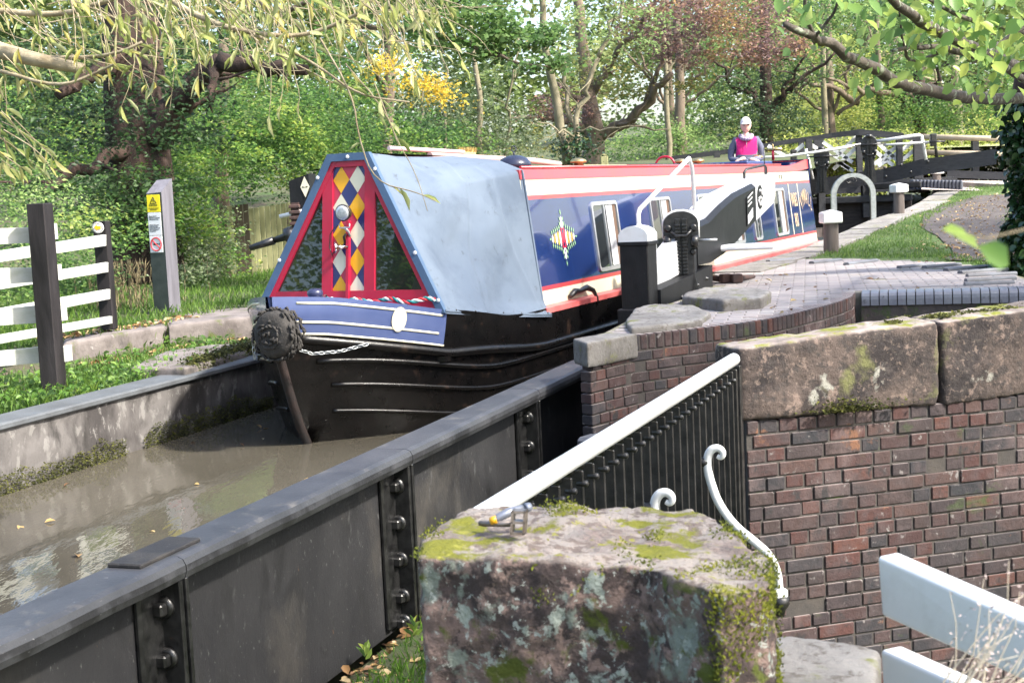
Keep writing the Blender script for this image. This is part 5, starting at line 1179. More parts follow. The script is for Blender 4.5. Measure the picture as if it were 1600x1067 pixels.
def slat(x0, y0, x1, y1, Y=36.42):
    a, b = at(x0, y0, Y), at(x1, y1, Y); d = (b-a).normalized(); n = Vector((0, -1, 0)); s_ = d.cross(n); g = MB(); w_ = .046
    g.prism([a+s_*w_, b+s_*w_, b-s_*w_, a-s_*w_], (0, .03, 0)); g.build('lattice_slat', m_white, fb)
for l in (((1265, 225), (1327, 265)), ((1286, 222), (1332, 254)), ((1294, 242), (1334, 268)), ((1338, 214), (1290, 262)), ((1338, 231), (1302, 265)), ((1343, 215), (1352, 225)), ((1355, 213), (1343, 226)), ((1361, 214), (1403, 252)), ((1368, 237), (1396, 259)),
          ((1402, 229), (1366, 257)), ((1402, 239), (1372, 260)), ((1430, 219), (1407, 237)), ((1432, 232), (1408, 252)), ((1124, 262), (1166, 232)), ((1200, 228), (1256, 262)), ((1256, 226), (1212, 262)), ((1256, 240), (1232, 262)), ((1205, 244), (1232, 262))): slat(*l[0], *l[1])
g = MB(); g.box(at(1345, 292, 37), (4.6, 1.4, .3), 0, 0, -math.radians(8)); g.build('deck', m_blk2, fb)
# galvanised hoop by the lock ladder
ho = root('ladder_hoop', at(1365, 345, 26), 'grey galvanised hoop handrail standing on the lock edge', 'handrail'); w_ = .36; zc = at(1332, 300, 26).z
c = at(1333, 345, 26); c.z = hright(c.x, c.y, .3)-.02
for dy in (-.0, .22):
    g = MB(); base = c+Vector((dy*.35, dy, 0)); H_ = zc-c.z-.05
    P_ = [base+Vector((-w_, 0, 0)), base+Vector((-w_, 0, H_*.5)), base+Vector((-w_, 0, H_))]+[base+Vector((-w_*math.cos(a), 0, H_+w_*.98*math.sin(a))) for a in [i*math.pi/18 for i in range(1, 18)]]+[base+Vector((w_, 0, H_)), base+Vector((w_, 0, 0))]
    pin = [base+(p-base)*1.0 for p in P_]; b = len(g.v)
    for i, p in enumerate(P_):
        q = p-base; n = Vector((q.x, 0, max(0, q.z-H_))).normalized(); 
        for o_, d_ in ((.035, -.04), (.035, .04), (-.035, .04), (-.035, -.04)): g.v.append(p+n*o_+Vector((0, d_, 0)))
    for i in range(len(P_)-1):
        for k in range(4): g.face([i*4+k, i*4+(k+1) % 4, (i+1)*4+(k+1) % 4, (i+1)*4+k], 0, k in (0, 2))
    g.face([0, 1, 2, 3]); g.face([(len(P_)-1)*4+k for k in range(4)][::-1]); g.build('hoop', m_galv, ho)
# mooring bollards with white caps
m_bol = mat('weathered oak bollard', (.17, .145, .13), .9, col2=(.08, .065, .058), ns=5, bump=.01, bs=16, st=(1, 1, .15), spots=(((.03, .025, .022), 7, .64, .68, None),))
bl0 = None
for (px, py, Y, lab) in ((1299, 396, 19.5, 'nearest white capped mooring bollard, on the lawn edge by the brick paving'), (1405, 337, 27.5, 'middle white capped mooring bollard, right of the grey hoop'), (1464, 297, 35.5, 'farthest white capped mooring bollard, beside the low grey blocks')):
    c = at(px, py, Y); c.z = hright(c.x, c.y, 1.0)-.02 if Y < 30 else c.z-.03; hh = .60
    if bl0 is None:
        bl0 = root('bollard', c, lab, 'bollard', 'white capped mooring bollards')
        g = MB(); g.lathe([(.105, -.1), (.105, .02), (.10, hh-.19), (.098, hh-.16)], c, (0, 0, 1), 18); g.build('wooden_post', m_bol, bl0)
        g = MB(); g.box(c+Vector((0, 0, hh-.095)), (.27, .27, .15), 0, .015); b = len(g.v); zt_ = hh-.022; g.v += [c+Vector((x, y, zt_)) for x, y in ((-.125, -.125), (.125, -.125), (.125, .125), (-.125, .125))]+[c+Vector((0, 0, hh+.015))]
        for k in range(4): g.face([b+k, b+(k+1) % 4, b+4])
        g.build('cap', m_white, bl0); src = bl0
    else:
        o = src.copy(); S.collection.objects.link(o); o.location = c; o['label'] = lab; o.rotation_euler = (0, 0, .25)
        for ch in list(src.children): k = ch.copy(); S.collection.objects.link(k); k.parent = o
# far lockside: blue block quadrant wall, timber edging, post and rail fence, planter
g = MB()
fw = root('blue_block_wall', at(1460, 300, 34.5), 'row of grey blue engineering blocks edging the far lockside', 'kerb')
for i in range(14):
    x = lerp(1426, 1500, i/13); p = at(x, 287+1.0*i/13, 34.5-.06*i); g = MB(); g.box(p-Vector((0, 0, .03)), (.068, .25, .24), 0, .02); g.build('block', m_blue, fw)
for (xa, xb, ya, yb, Y, hh, m, nm, lab) in ((1500, 1620, 290, 297, 35, .17, m_bol, 'timber_kerb', 'low dark timber kerb at right beyond the lawn'), (1480, 1620, 272, 277, 38, .20, m_blk2, 'timber_kerb', 'dark timber board at the foot of the far post and rail fence')):
    g = MB(); a, b = at(xa, ya, Y), at(xb, yb, Y-.6); g.sweep([(-.1, -hh/2), (.1, -hh/2), (.1, hh/2), (-.1, hh/2)], [a, b]); tag(g.build(nm, m, None), lab, 'kerb')
mb = MB(); P4 = [at(1440, 296, 33.5), at(1700, 302, 33), at(1700, 285, 39), at(1440, 281, 38)]; mb.v = P4; mb.face([0, 1, 2, 3]); tag(mb.build('gravel_path', mat('pale gravel', (.42, .36, .33), .95, col2=(.5, .44, .40), ns=8, bump=.01, bs=40)), kind='structure')
fn_ = root('wooden_fence', at(1560, 280, 39), 'pale post and rail timber fence at far right behind the balance beam', 'fence')
for ya, yb in ((214, 219), (238, 243)):
    g = MB(); g.tube([at(1435, ya, 39), at(1640, yb, 38)], .075, 8, raw=True); g.build('rail', mat('pale peeled rail', (.42, .33, .22), .8, col2=(.5, .41, .3), ns=6), fn_)
for px in (1440, 1523, 1610):
    g = MB(); a = at(px, 220, 38.8); b = at(px+1, 272, 38.8); g.box(((a.x+b.x)/2, 38.8, (a.z+b.z)/2), (.17, .17, a.z-b.z)); g.build('post', m_blk2, fn_)
pt = root('flower_planter', at(1352, 268, 40), 'stone planter of red geraniums seen through the footbridge lattice', 'planter'); g = MB(); g.box(at(1352, 259, 40), (1.1, .4, .30), 0, .03); g.build('trough', mat('pale stone trough', (.4, .33, .27), .9), pt)
c = at(1350, 240, 40); fp = [c+Vector((rnd.gauss(0, .28), rnd.gauss(0, .15), rnd.gauss(0, .14))) for _ in range(220)]; leaves('foliage', fp, .12, leafmat('planter leaves', [(.04, .08, .02), (.10, .17, .05)]), pt, .7)
fp = [at(1346, 233, 39.7)+Vector((rnd.gauss(0, .14), rnd.gauss(0, .1), rnd.gauss(0, .07))) for _ in range(60)]; leaves('flowers', fp, .08, mat('red petals', (.65, .03, .02), .5), pt, .9)
# ------------------------------------------------------------------ left bank: kerbs, gate post, fence, sign post, picket fence
def pixrock(name, pts, z1, dz, m, label, cat='kerb', **k): return tag(rock(name, [tuple(on(*p, z1)[:2]) for p in pts], z1-dz, z1, m, **k), label, cat)
m_kerb = mat('lichen grey concrete kerb', (.20, .175, .165), .92, col2=(.10, .085, .08), ns=4, bump=.006, bs=30, spots=(((.08, .10, .02), 4.5, .58, .68, None), ((.27, .25, .24), 14, .62, .7, None), ((.05, .045, .04), 3, .55, .7, 'side')))
K1 = .66
pixrock('long_kerb', [(98, 536), (245, 510), (258, 508), (275, 494), (100, 527)], K1, .34, m_kerb, 'long grey stone kerb starting behind the black gate post', vox=.025, amp=.006)
pixrock('long_kerb', [(262, 507), (405, 492), (425, 487), (420, 477), (330, 484), (276, 492)], K1+.01, .34, m_kerb, 'mossy end of the stone kerb nearest the bow of the boat', vox=.025, amp=.008)
pixrock('moss_edged_slab', [(200, 575), (290, 575), (385, 548), (402, 535), (330, 538), (260, 548)], .52, .2, m_kerb, 'flat grey slab with a mossy edge beside the canal wall left of the bow', 'slab', vox=.025, amp=.006)
ms = []
for i in range(4200):
    t = rnd.random(); a = on(295, 574, .50).lerp(on(398, 543, .50), t); ms.append(a+Vector((rnd.gauss(0, .04), rnd.gauss(0, .07), rnd.gauss(0, .035))))
tag(leaves('moss', ms, .03, m_moss, None, .7, -.2), 'cushions of moss along the slab edge beside the bow', 'moss', kind='stuff')
m_gp = mat('creosoted black post', (.008, .007, .007), .65, spec=.3, col2=(.03, .026, .028), ns=7, bump=.004, bs=30, st=(1, 1, .2), spots=(((.07, .075, .015), 3.5, .60, .72, None), ((.15, .15, .15), 60, .72, .76, None)))
gp = root('gate_post', at(83, 610, 10.6), 'thick black timber post in front of the white railed fence, at far left', 'post')
Yp = 10.6; a, b = at(61, 318, Yp), at(86, 612, Yp); g = MB(); f = Fr((b.x, Yp, 0), 8)
g.box(((a.x+b.x)/2, Yp, (a.z+b.z-.1)/2), (.135, .16, a.z-b.z+.1), 0, .006, -.12); g.build('post', m_gp, gp)
for yy in (362, 426, 489, 552):
    p = at({362: 82, 426: 89, 489: 97, 552: 105}[yy], yy, Yp+.1); g = MB(); g.box(p, (.024, .1, .12), 0, .003, -.3); g.build('rail_end', m_whitew, gp)
wf = root('white_fence', at(170, 495, 13.2), 'weathered white four rail fence with black end post and round waymark', 'fence')
def brail(par, x0, ya, yb, x1, yc, yd, Y0, Y1, th=.03, nm='rail'):
    g = MB(); A, B, C_, D_ = at(x0, ya, Y0), at(x0, yb, Y0), at(x1, yd, Y1), at(x1, yc, Y1); n = (B-A).cross(D_-A).normalized()
    if n.y < 0: n = -n
    g.prism([A, B, C_, D_], n*th); g.build(nm, m_whitew, par)
Yf0, Yf1 = 11.6, 13.2
for (ya, yb, yc, yd) in ((405, 425, 367, 384), (450, 467, 411, 426), (492, 505, 452, 467)): pass
for (ya, yb, yc, yd) in ((397, 417, 367, 383), (450, 458, 410, 425), (455, 460, 452, 466)): pass
# rails pass behind the gate post and drop slightly towards the left
for (ya, yb, yc, yd) in ((402, 419, 367, 384), (448, 462, 410, 425), (493, 512, 452, 467), (534, 548, 494, 505)): brail(wf, -60, ya, yb, 166+(yc-367)*.075, yc, yd, Yf0-.9, Yf1-.06)
a, b = at(154, 346, Yf1), at(172, 498, Yf1); g = MB(); g.box(((a.x+b.x)/2, Yf1+.02, (a.z+b.z)/2-.05), (.125, .12, a.z-b.z+.1), 0, .005, -.1); g.build('end_post', m_gp, wf)
c = at(153, 356, Yf1-.1); g = MB(); g.lathe([(.052, -.012), (.052, -.002), (.050, .0)], c, (0.05, -1, 0), 24); wm = g.build('waymark_disc', m_white, wf)
g = MB(); R5 = [(.034*math.cos(t*math.pi*2/5+.3)*(1 if t % 1 == 0 else .5), .034*math.sin(t*math.pi*2/5+.3)*(1 if t % 1 == 0 else .5)) for t in [k/2 for k in range(10)]]
g.prism([c+Vector((x, -.004, z_)) for x, z_ in ((-.036, .004), (-.008, .034), (-.006, .016), (.026, .014), (.026, -.016), (-.006, -.014), (-.008, -.026))], (0, -.003, 0)); g.build('yellow_arrow', m_yel, wm)
g = MB(); g.tube([c+Vector((.045*math.cos(t), -.004, .045*math.sin(t))) for t in [i*math.pi/14 for i in range(29)]], .0022, 4, raw=True); g.build('ring', m_black, wm)
w2 = root('white_fence', at(20, 560, 10.5), 'nearer mossy white rails ending behind the thick black post, at the left edge', 'fence')
for (ya, yb, yc, yd) in ((360, 385, 355, 379), (421, 450, 418, 440), (492, 513, 476, 504), (556, 578, 541, 566)): brail(w2, -70, ya, yb, 62+(ya-360)*.06, yc, yd, 10.45, 10.75)
g = MB(); a, b = at(-45, 345, 10.6), at(-20, 620, 10.6); g.box(((a.x+b.x)/2, 10.65, (a.z+b.z)/2), (.12, .12, a.z-b.z)); g.build('post', m_gp, w2)
# sign post with a sloping top
sp = root('sign_post', at(262, 488, 15.4), 'tall square black post with a sloping top carrying yellow, white and no fishing signs', 'sign post')
Ys = 15.4; sf = Fr((at(253, 488, Ys).x, Ys, 0), 17); zb_ = at(262, 488, Ys).z-.1; zt0 = at(250, 302, Ys).z
# front face spans pixels 238..262, right face 262..276 ; post width .2
sc0 = at(244, 488, Ys); scx = sf
m_spf = mat('black painted post front', (.022, .03, .028), .5, col2=(.04, .05, .045), ns=8, bump=.002, bs=40); m_sps = mat('lit post side', (.16, .155, .18), .8, col2=(.10, .095, .11), ns=9, bump=.004, bs=30, st=(1, 1, .15))  # paler side colour paints in the light falling from the right
W1, W2 = .185, .20
px0 = -.085
top = [(-.09, 0, zt0), (.095, 0, zt0+.01), (.095, .24, zt0+.155), (-.09, .24, zt0+.145)]
g = MB(sf); b = len(g.v); g.v += [sf(x, y, zb_) for x, y in ((-.09, 0), (.095, 0), (.095, .24), (-.09, .24))]+[sf(*p) for p in top]
g.face([0, 1, 5, 4], 0); g.face([1, 2, 6, 5], 1); g.face([2, 3, 7, 6], 1); g.face([3, 0, 4, 7], 0); g.face([4, 5, 6, 7], 1); g.build('post', [m_spf, m_sps], sp)
m_ysign = mat('yellow sign', (.75, .62, .015), .4); m_wsign = mat('white sign', (.66, .68, .70), .4, col2=(.6, .62, .63), ns=5)
def sgn(z1, z0, m, nm): g = MB(sf); g.box((-.005, -.006, (z0+z1)/2), (.155, .008, z1-z0), 0, .002); return g.build(nm, m, sp)
ZT = zt0-.015; y_s = sgn(ZT, ZT-.185, m_ysign, 'yellow_sign'); w_s = sgn(ZT-.19, ZT-.435, m_wsign, 'white_sign'); n_s = sgn(ZT-.44, ZT-.62, m_wsign, 'no_fishing_sign')
def SB(x, zz): return basis(sf(x, -.0115, zz), sf.x, (0, 0, 1))
text('danger_text', 'DANGER', .024, SB(-.005, ZT-.112), m_iron, y_s); text('danger_text', 'Overhead electric\npower lines', .0165, SB(-.005, ZT-.15), m_iron, y_s, sp=.9)
g = MB(); T3 = [sf(-.005+x, -.0115, ZT-.092+z_) for x, z_ in ((-.036, 0), (.036, 0), (0, .068))]
for i in range(3): g.tube([T3[i], T3[(i+1) % 3]], .0042, 4, raw=True)
g.prism([sf(-.005+x, -.0115, ZT-.092+z_) for x, z_ in ((.004, .048), (-.008, .026), (0, .026), (-.004, .008), (.009, .031), (.001, .031))], sf.y*-.001); g.build('warning_triangle', m_iron, y_s)
text('notice_text', 'Please Notice\nallowed to continue\nwith power lines', .0165, basis(sf(-.068, -.0115, ZT-.245), sf.x, (0, 0, 1)), m_iron, w_s, align='LEFT')
text('notice_text', 'Always take care\npoles and other\nequipment in a low\nlevel position to\nthe ground', .0165, basis(sf(-.068, -.0115, ZT-.355), sf.x, (0, 0, 1)), m_iron, w_s, align='LEFT')
g = MB(); c = sf(-.005, -.012, ZT-.53); g.tube([c+sf.x*.062*math.cos(t)+Vector((0, 0, .07*math.sin(t))) for t in [i*math.pi/16 for i in range(33)]], .0065, 6, raw=True); g.tube([c+sf.x*-.045+Vector((0, 0, .045)), c+sf.x*.045-Vector((0, 0, .045))], .0055, 6, raw=True); g.build('red_ring', mat('red ring', (.6, .02, .03), .4), n_s)
g = MB(); g.prism([c+sf.x*x+Vector((0, 0, z_))+sf.y*.0 for x, z_ in ((-.042, 0), (-.02, .012), (.01, .010), (.03, .002), (.044, .012), (.044, -.012), (.03, -.002), (.008, -.012), (-.02, -.010))], sf.y*-.001); g.build('fish', m_iron, n_s)
# picket fence
pk = root('picket_fence', at(430, 425, 24), 'old greenish picket fence behind the bow at the edge of the trees', 'fence')
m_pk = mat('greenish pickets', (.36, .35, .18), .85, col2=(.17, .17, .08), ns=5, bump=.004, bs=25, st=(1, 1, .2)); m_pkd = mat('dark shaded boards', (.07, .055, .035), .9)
for i in range(-7, 12):
    px = 391+i*8.4; Y = 23.5+i*.12; a, b = at(px, 326-i*1.3 if i >= 0 else 318-i*1.0, Y), at(px+9, 432-i*.6, Y); g = MB(); hh = a.z-b.z
    if i in (-6, -4): m_ = m_pk
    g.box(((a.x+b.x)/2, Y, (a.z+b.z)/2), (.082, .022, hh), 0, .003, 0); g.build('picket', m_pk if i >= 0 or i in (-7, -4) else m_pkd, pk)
for zz in (.45, 1.2):
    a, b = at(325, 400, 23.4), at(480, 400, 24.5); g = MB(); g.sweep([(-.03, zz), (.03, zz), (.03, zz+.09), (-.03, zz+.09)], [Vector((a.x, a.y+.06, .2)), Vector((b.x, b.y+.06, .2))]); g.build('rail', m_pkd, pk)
# ------------------------------------------------------------------ foreground: sandstone block, windlass, slab, white rails
fb_poly = [(646, 850), (660, 838), (735, 802), (1080, 797), (1150, 832), (1213, 872), (1190, 905), (1130, 935), (1062, 898), (1030, 884)]
ZB = 1.06
def btop(co): 
    l = co.z-ZB
    return (.012*mnoise.noise(co*6)-.0) if l > -.05 else 0
fbk = rock('sandstone_block', [on(*p, ZB).xy for p in [(647, 868), (668, 832), (735, 791), (1088, 789), (1155, 822), (1212, 868), (1208, 905), (1130, 925), (1050, 902), (1000, 884)]], -.2, ZB, m_block, .0115, .017, 10, 2, None, .93, btop)
tag(fbk, 'big mossy pink sandstone block in the foreground with lichen spots', 'stone block')
fmoss = []
me = fbk.data; Mw = MW[fbk.name]
vs = [(Mw @ v.co, v.normal.copy()) for v in me.vertices]
for p, n in vs:
    q = mnoise.noise(p*5.5+Vector((2, 1, 0)))+.5*mnoise.noise(p*14)
    topm = n.z > .6 and (q > .30 + (.0 if p.x > .35 or p.x < -.12 else .12))
    lipm = .2 < n.z <= .6 and q > .12 and p.x < .2
    rightm = n.z <= .6 and p.x > .34 and q > -.12 and p.z > .75-.3*(p.x > .42)
    if p.z > .6 and (topm or lipm or rightm):
        for _ in range(6 if not topm else 3): fmoss.append(p+Vector((rnd.gauss(0, .006), rnd.gauss(0, .006), rnd.gauss(0, .006))))
fm = leaves('moss', fmoss, .0085, leafmat('bright moss', [(.05, .07, .006), (.15, .17, .012), (.26, .25, .02)], .25, .7, .8, 9), fbk, .55, -.9, upb=0)
rock_slab = rock('low_stone_slab', [on(*p, .74).xy for p in [(1120, 1110), (1165, 1010), (1215, 990), (1290, 995), (1376, 1010), (1372, 1060), (1390, 1130)]], .3, .74, m_grey, .018, .006); tag(rock_slab, 'low cracked grey slab at the foot of the mossy block, bottom right', 'slab')
# windlass lying on the block
wl = root('windlass', at(808, 830, 2.98), 'steel lock windlass with square socket and sliding handle lying on the mossy block', 'windlass')
m_steel = mat('worn steel', (.28, .25, .23), .4, metal=.7, col2=(.15, .12, .10), ns=30, bump=.001, bs=80)
zt_ = ZB+.022; A_ = on(752, 816, zt_+.0); B_ = on(800, 818, zt_+.006); sck = on(809, 815, zt_+.01)
g = MB(); g.tube([on(750, 817, zt_), on(756, 818, zt_), B_], [.006, .0065, .007], 10, raw=True); g.build('arm', m_steel, wl)
g = MB(); g.tube([on(772, 812, zt_+.012), on(795, 800, zt_+.02), on(822, 793, zt_+.026)], [.009, .010, .0095], 12, raw=True); g.tube([on(820, 794, zt_+.026), on(829, 791, zt_+.028)], [.012, .009], 10, raw=True); g.build('grip', mat('blue grey sleeve', (.22, .24, .29), .35, metal=.4), wl)
g = MB(); g.tube([on(766, 814, zt_+.010), on(776, 811, zt_+.014)], [.0085, .0092], 10, raw=True); g.build('collar', m_yel, wl)
g = MB(); ux = Vector((.97, .2, -.12)).normalized(); uy = Vector((-.1, 0, -1)).normalized(); c = at(809, 817, 2.96); 
for (a0, a1, b0, b1) in ((-.016, .016, -.026, -.021), (-.016, .016, -.003, .002), (-.016, .016, .021, .026), (-.016, -.011, -.026, .026), (.011, .016, -.026, .026)):
    P_ = [c+ux*x+uy*y for x, y in ((a0, b0), (a1, b0), (a1, b1), (a0, b1))]; g.prism(P_, Vector((.25, 1, 0)).normalized()*.024)
g.build('socket', m_steel, wl)
# blunt pointed white rails, bottom right
wr = root('white_rail_fence', at(1600, 1060, 2.4), 'two thick white painted fence rails with angled ends cutting across the bottom right corner', 'fence')
def thick(pts, th, nm):
    g = MB(); P_ = [at(*p) for p in pts]; n = (P_[1]-P_[0]).cross(P_[3]-P_[0]).normalized(); n = n if n.y > 0 else -n; g.prism(P_, n*th); o = g.build(nm, m_white, wr)
    bv = o.modifiers.new('b', 'BEVEL'); bv.width = .008; bv.segments = 3; return o
thick([(1370, 868, 2.75), (1640, 988, 2.3), (1640, 1082, 2.3), (1377, 962, 2.75)], .05, 'rail'); thick([(1375, 1014, 2.75), (1640, 1135, 2.3), (1640, 1230, 2.3), (1380, 1108, 2.75)], .05, 'rail')
g = MB(); c = at(1680, 900, 2.33); g.box((c.x, c.y+.04, .2), (.1, .1, 1.6)); g.build('post', m_white, wr)
# ------------------------------------------------------------------ trees and foliage
def A(px, py, Y): return tuple(at(px, py, Y))
G_dark = leafmat('dark evergreen leaves', [(.014, .036, .012), (.03, .07, .018), (.065, .12, .03)], .3)
G_mid = leafmat('mid green leaves', [(.016, .045, .012), (.06, .14, .03), (.19, .32, .07), (.45, .52, .20)], .5, .5, .45, .9)  # darkest ramp colour paints shadow into the foliage
G_horn = leafmat('hornbeam leaves', [(.010, .036, .010), (.04, .12, .022), (.14, .27, .04), (.40, .47, .08)], .5, .5, .45, .9)  # first colour stop darkened to put shade among the leaves
G_lite = leafmat('light green leaves', [(.11, .20, .05), (.24, .34, .10), (.44, .50, .20)], .55, .5)
G_yel = leafmat('yellow green sunlit leaves', [(.16, .25, .04), (.36, .42, .08), (.56, .54, .16)], .5, .5)
G_gold = leafmat('golden yellow leaves', [(.42, .30, .03), (.62, .44, .03), (.70, .55, .08)], .45, .3)
G_holly = leafmat('grey green shrub leaves', [(.05, .095, .04), (.14, .19, .08), (.32, .36, .22)], .35, .4, .3)
G_cop = leafmat('copper beech leaves', [(.085, .055, .07), (.17, .10, .10), (.27, .15, .10), (.42, .28, .07)], .35, .5)
G_copg = leafmat('turning beech leaves', [(.08, .11, .03), (.18, .20, .05), (.42, .30, .06)], .4, .3)
G_wil = leafmat('willow leaves', [(.26, .34, .08), (.46, .50, .15), (.62, .64, .34), (.74, .62, .14)], .6, .15, .35, 2)
G_ald = leafmat('alder leaves', [(.08, .17, .04), (.16, .30, .06), (.34, .46, .08), (.50, .55, .12)], .55, .15, .35, 2)
G_ivy = leafmat('ivy leaves', [(.008, .025, .008), (.018, .05, .014), (.035, .08, .02)], .1, .3, .22, 3, .6)
bark_d = mat('dark fibrous bark', (.085, .052, .04), .95, col2=(.018, .012, .010), ns=5, bump=.05, bs=9, st=(1, 1, .14)); bark_g = mat('grey brown bark', (.20, .15, .11), .9, col2=(.10, .078, .055), ns=6, bump=.02, bs=14, st=(1, 1, .3), spots=(((.09, .11, .04), 3, .55, .7, None),))
bark_p = mat('pale smooth bark', (.26, .22, .15), .85, col2=(.13, .12, .07), ns=5, bump=.01, bs=20, st=(1, 1, .4)); bark_w = mat('willow bark', (.40, .34, .23), .85, col2=(.22, .17, .10), ns=12, bump=.004, bs=60, st=(1, 1, 1))
def tree(name, label, trunk, limbs, crown, lm, bark, size, per=1, lps=26, sig=(.26, .07), aspect=.55, group=None, near=False, cat='tree', extra=()):
    base = trunk[0][0] if trunk else crown[0][:3]
    r = root(name, base, label, cat, group)
    if trunk:
        g = MB()
        pts = []; rad = []
        for (a, ra), (b, rb) in zip(trunk[:-1], trunk[1:]):
            w_ = wig(a, b, 5, .05); pts += w_[:-1]; rad += [lerp(ra, rb, i/5) for i in range(5)]
        pts.append(Vector(trunk[-1][0])); rad.append(trunk[-1][1]); g.tube(pts, rad, 14, raw=True); g.build('trunk', bark, r)
    for (a, b, ra, rb) in limbs:
        g = MB(); g.tube(wig(a, b, 9, .16), [lerp(ra, rb, i/9) for i in range(10)], 8, raw=True)
        for k in range(3): t = rnd.uniform(.35, .9); p = Vector(a).lerp(Vector(b), t); q = p+Vector((rnd.gauss(0, .5), rnd.gauss(0, .5), rnd.gauss(.1, .4))); g.tube(wig(p, q, 4, .2), [ra*.3, ra*.25, ra*.18, ra*.12, ra*.05], 5, raw=True)
        g.build('limb', bark, r)
    if crown: leaves('crown', sprays(crown, per*1.25, int(lps*1.15), sig), size*.85, lm, r, aspect, .3, near)
    for (cr, m_, sz, pr_, asp) in extra: leaves('foliage', sprays(cr, pr_, lps, sig), sz, m_, r, asp, .3, near)
    return r
TG = 'trees along the far side of the canal'
def C(px, py, Y, rx, ry, rz, k): return (*A(px, py, Y), rx, ry, rz, k)
tree('redwood_tree', 'huge dark fibrous trunked tree at left with one thick limb bending right', [(A(228, 440, 21), .62), (A(222, 330, 21), .50), (A(214, 180, 21), .46), (A(205, 40, 21), .42), ((A(205, 40, 21)[0], 21, 9.0), .25)],
     [(A(245, 215, 20.8), A(305, 125, 20.3), .26, .17), (A(303, 128, 20.3), A(345, 95, 20), .16, .13), (A(343, 96, 20), A(480, 110, 19.5), .13, .07), (A(335, 100, 20), A(330, 160, 19.8), .09, .04), (A(200, 230, 20.6), A(60, 300, 19.4), .12, .05), (A(210, 80, 20.8), A(90, 150, 20), .14, .07)],
     [C(100, 90, 20.5, 1.4, 1.6, .5, 30), C(330, 40, 20.5, 1.5, 1.5, .6, 24), C(60, 190, 20.5, 1.3, 1.3, .6, 50), C(250, 150, 19.6, 1.0, .6, .35, 16), C(240, 212, 19.8, 1.0, .5, .20, 16), C(160, 290, 19.5, 1.3, .8, .35, 40), C(215, -150, 21, 2.4, 2.4, 1.2, 30)], G_dark, bark_d, .10, 1.15, 24)
tree('hornbeam_tree', 'broad mid green leafed tree hanging over the picket fence left of the boat', [(A(350, 430, 24.5), .16), (A(345, 200, 24.5), .12), (A(350, 60, 24.5), .08)], [(A(345, 230, 24.4), A(440, 200, 23), .06, .02), (A(345, 190, 24.4), A(250, 250, 23), .06, .02)],
     [C(410, 185, 23, 1.3, .9, .55, 85), C(330, 245, 22, 1.1, .9, .55, 85), C(455, 215, 23, .8, .8, .4, 50), C(240, 300, 20.5, 1.0, .7, .45, 50), C(190, 350, 19.6, .9, .6, .35, 38), C(290, 350, 21, .7, .5, .3, 34), C(520, 190, 24, 1.0, .9, .7, 60), C(370, 100, 24, 1.6, 1, .8, 55), C(325, 400, 21.5, .5, .5, .28, 20)], G_horn, bark_g, .085, 1.25, 26, (.22, .05))
tree('bramble_thicket', 'tangled green brambles and leaves behind the white fence', None, [], [C(20, 420, 15.2, .8, .5, .45, 40), C(110, 430, 15.6, .7, .4, .4, 30), C(60, 350, 16.5, .9, .6, .5, 40), C(10, 300, 17, .8, .8, .7, 40), C(140, 380, 17, .7, .5, .5, 28)], G_mid, bark_g, .06, 1, 24, (.18, .08), cat='bush', extra=([([C(130, 335, 15.5, .35, .2, .12, 6)]), G_yel, .05, 1.0, .8],))
tree('bramble_thicket', 'low dense shrub with dusty leaves between the sign post and the picket fence', None, [], [C(325, 395, 21, .5, .5, .4, 36), C(290, 430, 19.5, .5, .3, .25, 18), C(340, 350, 22, .35, .4, .3, 14)], G_holly, bark_g, .07, 1, 24, (.16, .07), cat='bush')
tree('elm_tree', 'bright green leaved tree rising behind the canvas cover', [(A(600, 330, 27), .14), (A(610, 100, 27), .10), (A(600, -40, 27), .06)], [(A(605, 150, 27), A(560, 60, 26), .06, .02)],
     [C(560, 200, 26, 1.0, .9, .7, 60), C(650, 215, 26, .9, .8, .5, 45), C(560, 110, 26, 1.2, 1, .8, 45), C(600, 0, 27, 1.6, 1.4, 1.0, 50)], G_horn, bark_g, .09, 1.1, 24, group=TG, extra=([([C(610, 95, 24, .32, .3, .18, 9), C(655, 130, 24, .42, .3, .16, 12), C(690, 150, 24, .2, .2, .08, 4)]), G_gold, .05, 2.4, .9],))
tree('holly_tree', 'grey green shrubby tree with many thin stems between the canvas and the copper beech', [(A(745, 300, 30), .09), (A(750, 150, 30), .06), (A(735, 40, 30), .04)], [(A(700, 280, 30), A(690, 60, 30), .04, .015), (A(790, 280, 30), A(810, 60, 30), .04, .015), (A(660, 280, 30), A(655, 100, 30), .04, .015)],
     [C(740, 190, 30, 1.5, .9, .9, 90), C(680, 160, 30, 1.0, .8, .9, 50), C(800, 215, 30, .9, .7, .5, 40), C(730, 110, 31, 1.5, 1, .6, 30)], G_holly, bark_p, .075, 1.1, 20, group=TG)
tree('ash_tree', 'slim pale twin stemmed tree with ivy round its foot', [(A(888, 262, 28), .10), (A(868, 150, 28), .085), (A(850, 60, 28), .07), (A(846, -60, 28), .05)],
     [(A(885, 240, 28), A(935, 90, 28), .06, .045), (A(935, 90, 28), A(985, -30, 28), .045, .03), (A(905, 250, 28), A(880, 90, 28.5), .055, .04), (A(900, 205, 27.8), A(1010, 195, 27), .025, .008), (A(900, 215, 27.8), A(840, 190, 27), .025, .008)],
     [C(850, 40, 28, 1.3, 1.1, .9, 18), C(960, 30, 28, 1.2, 1, .8, 24), C(880, -50, 28, 2, 1.6, .8, 30)], G_lite, bark_p, .10, 1, 20, group=TG, extra=([([C(898, 228, 27.8, .30, .28, .38, 26)]), G_ivy, .07, 1.5, .8],))
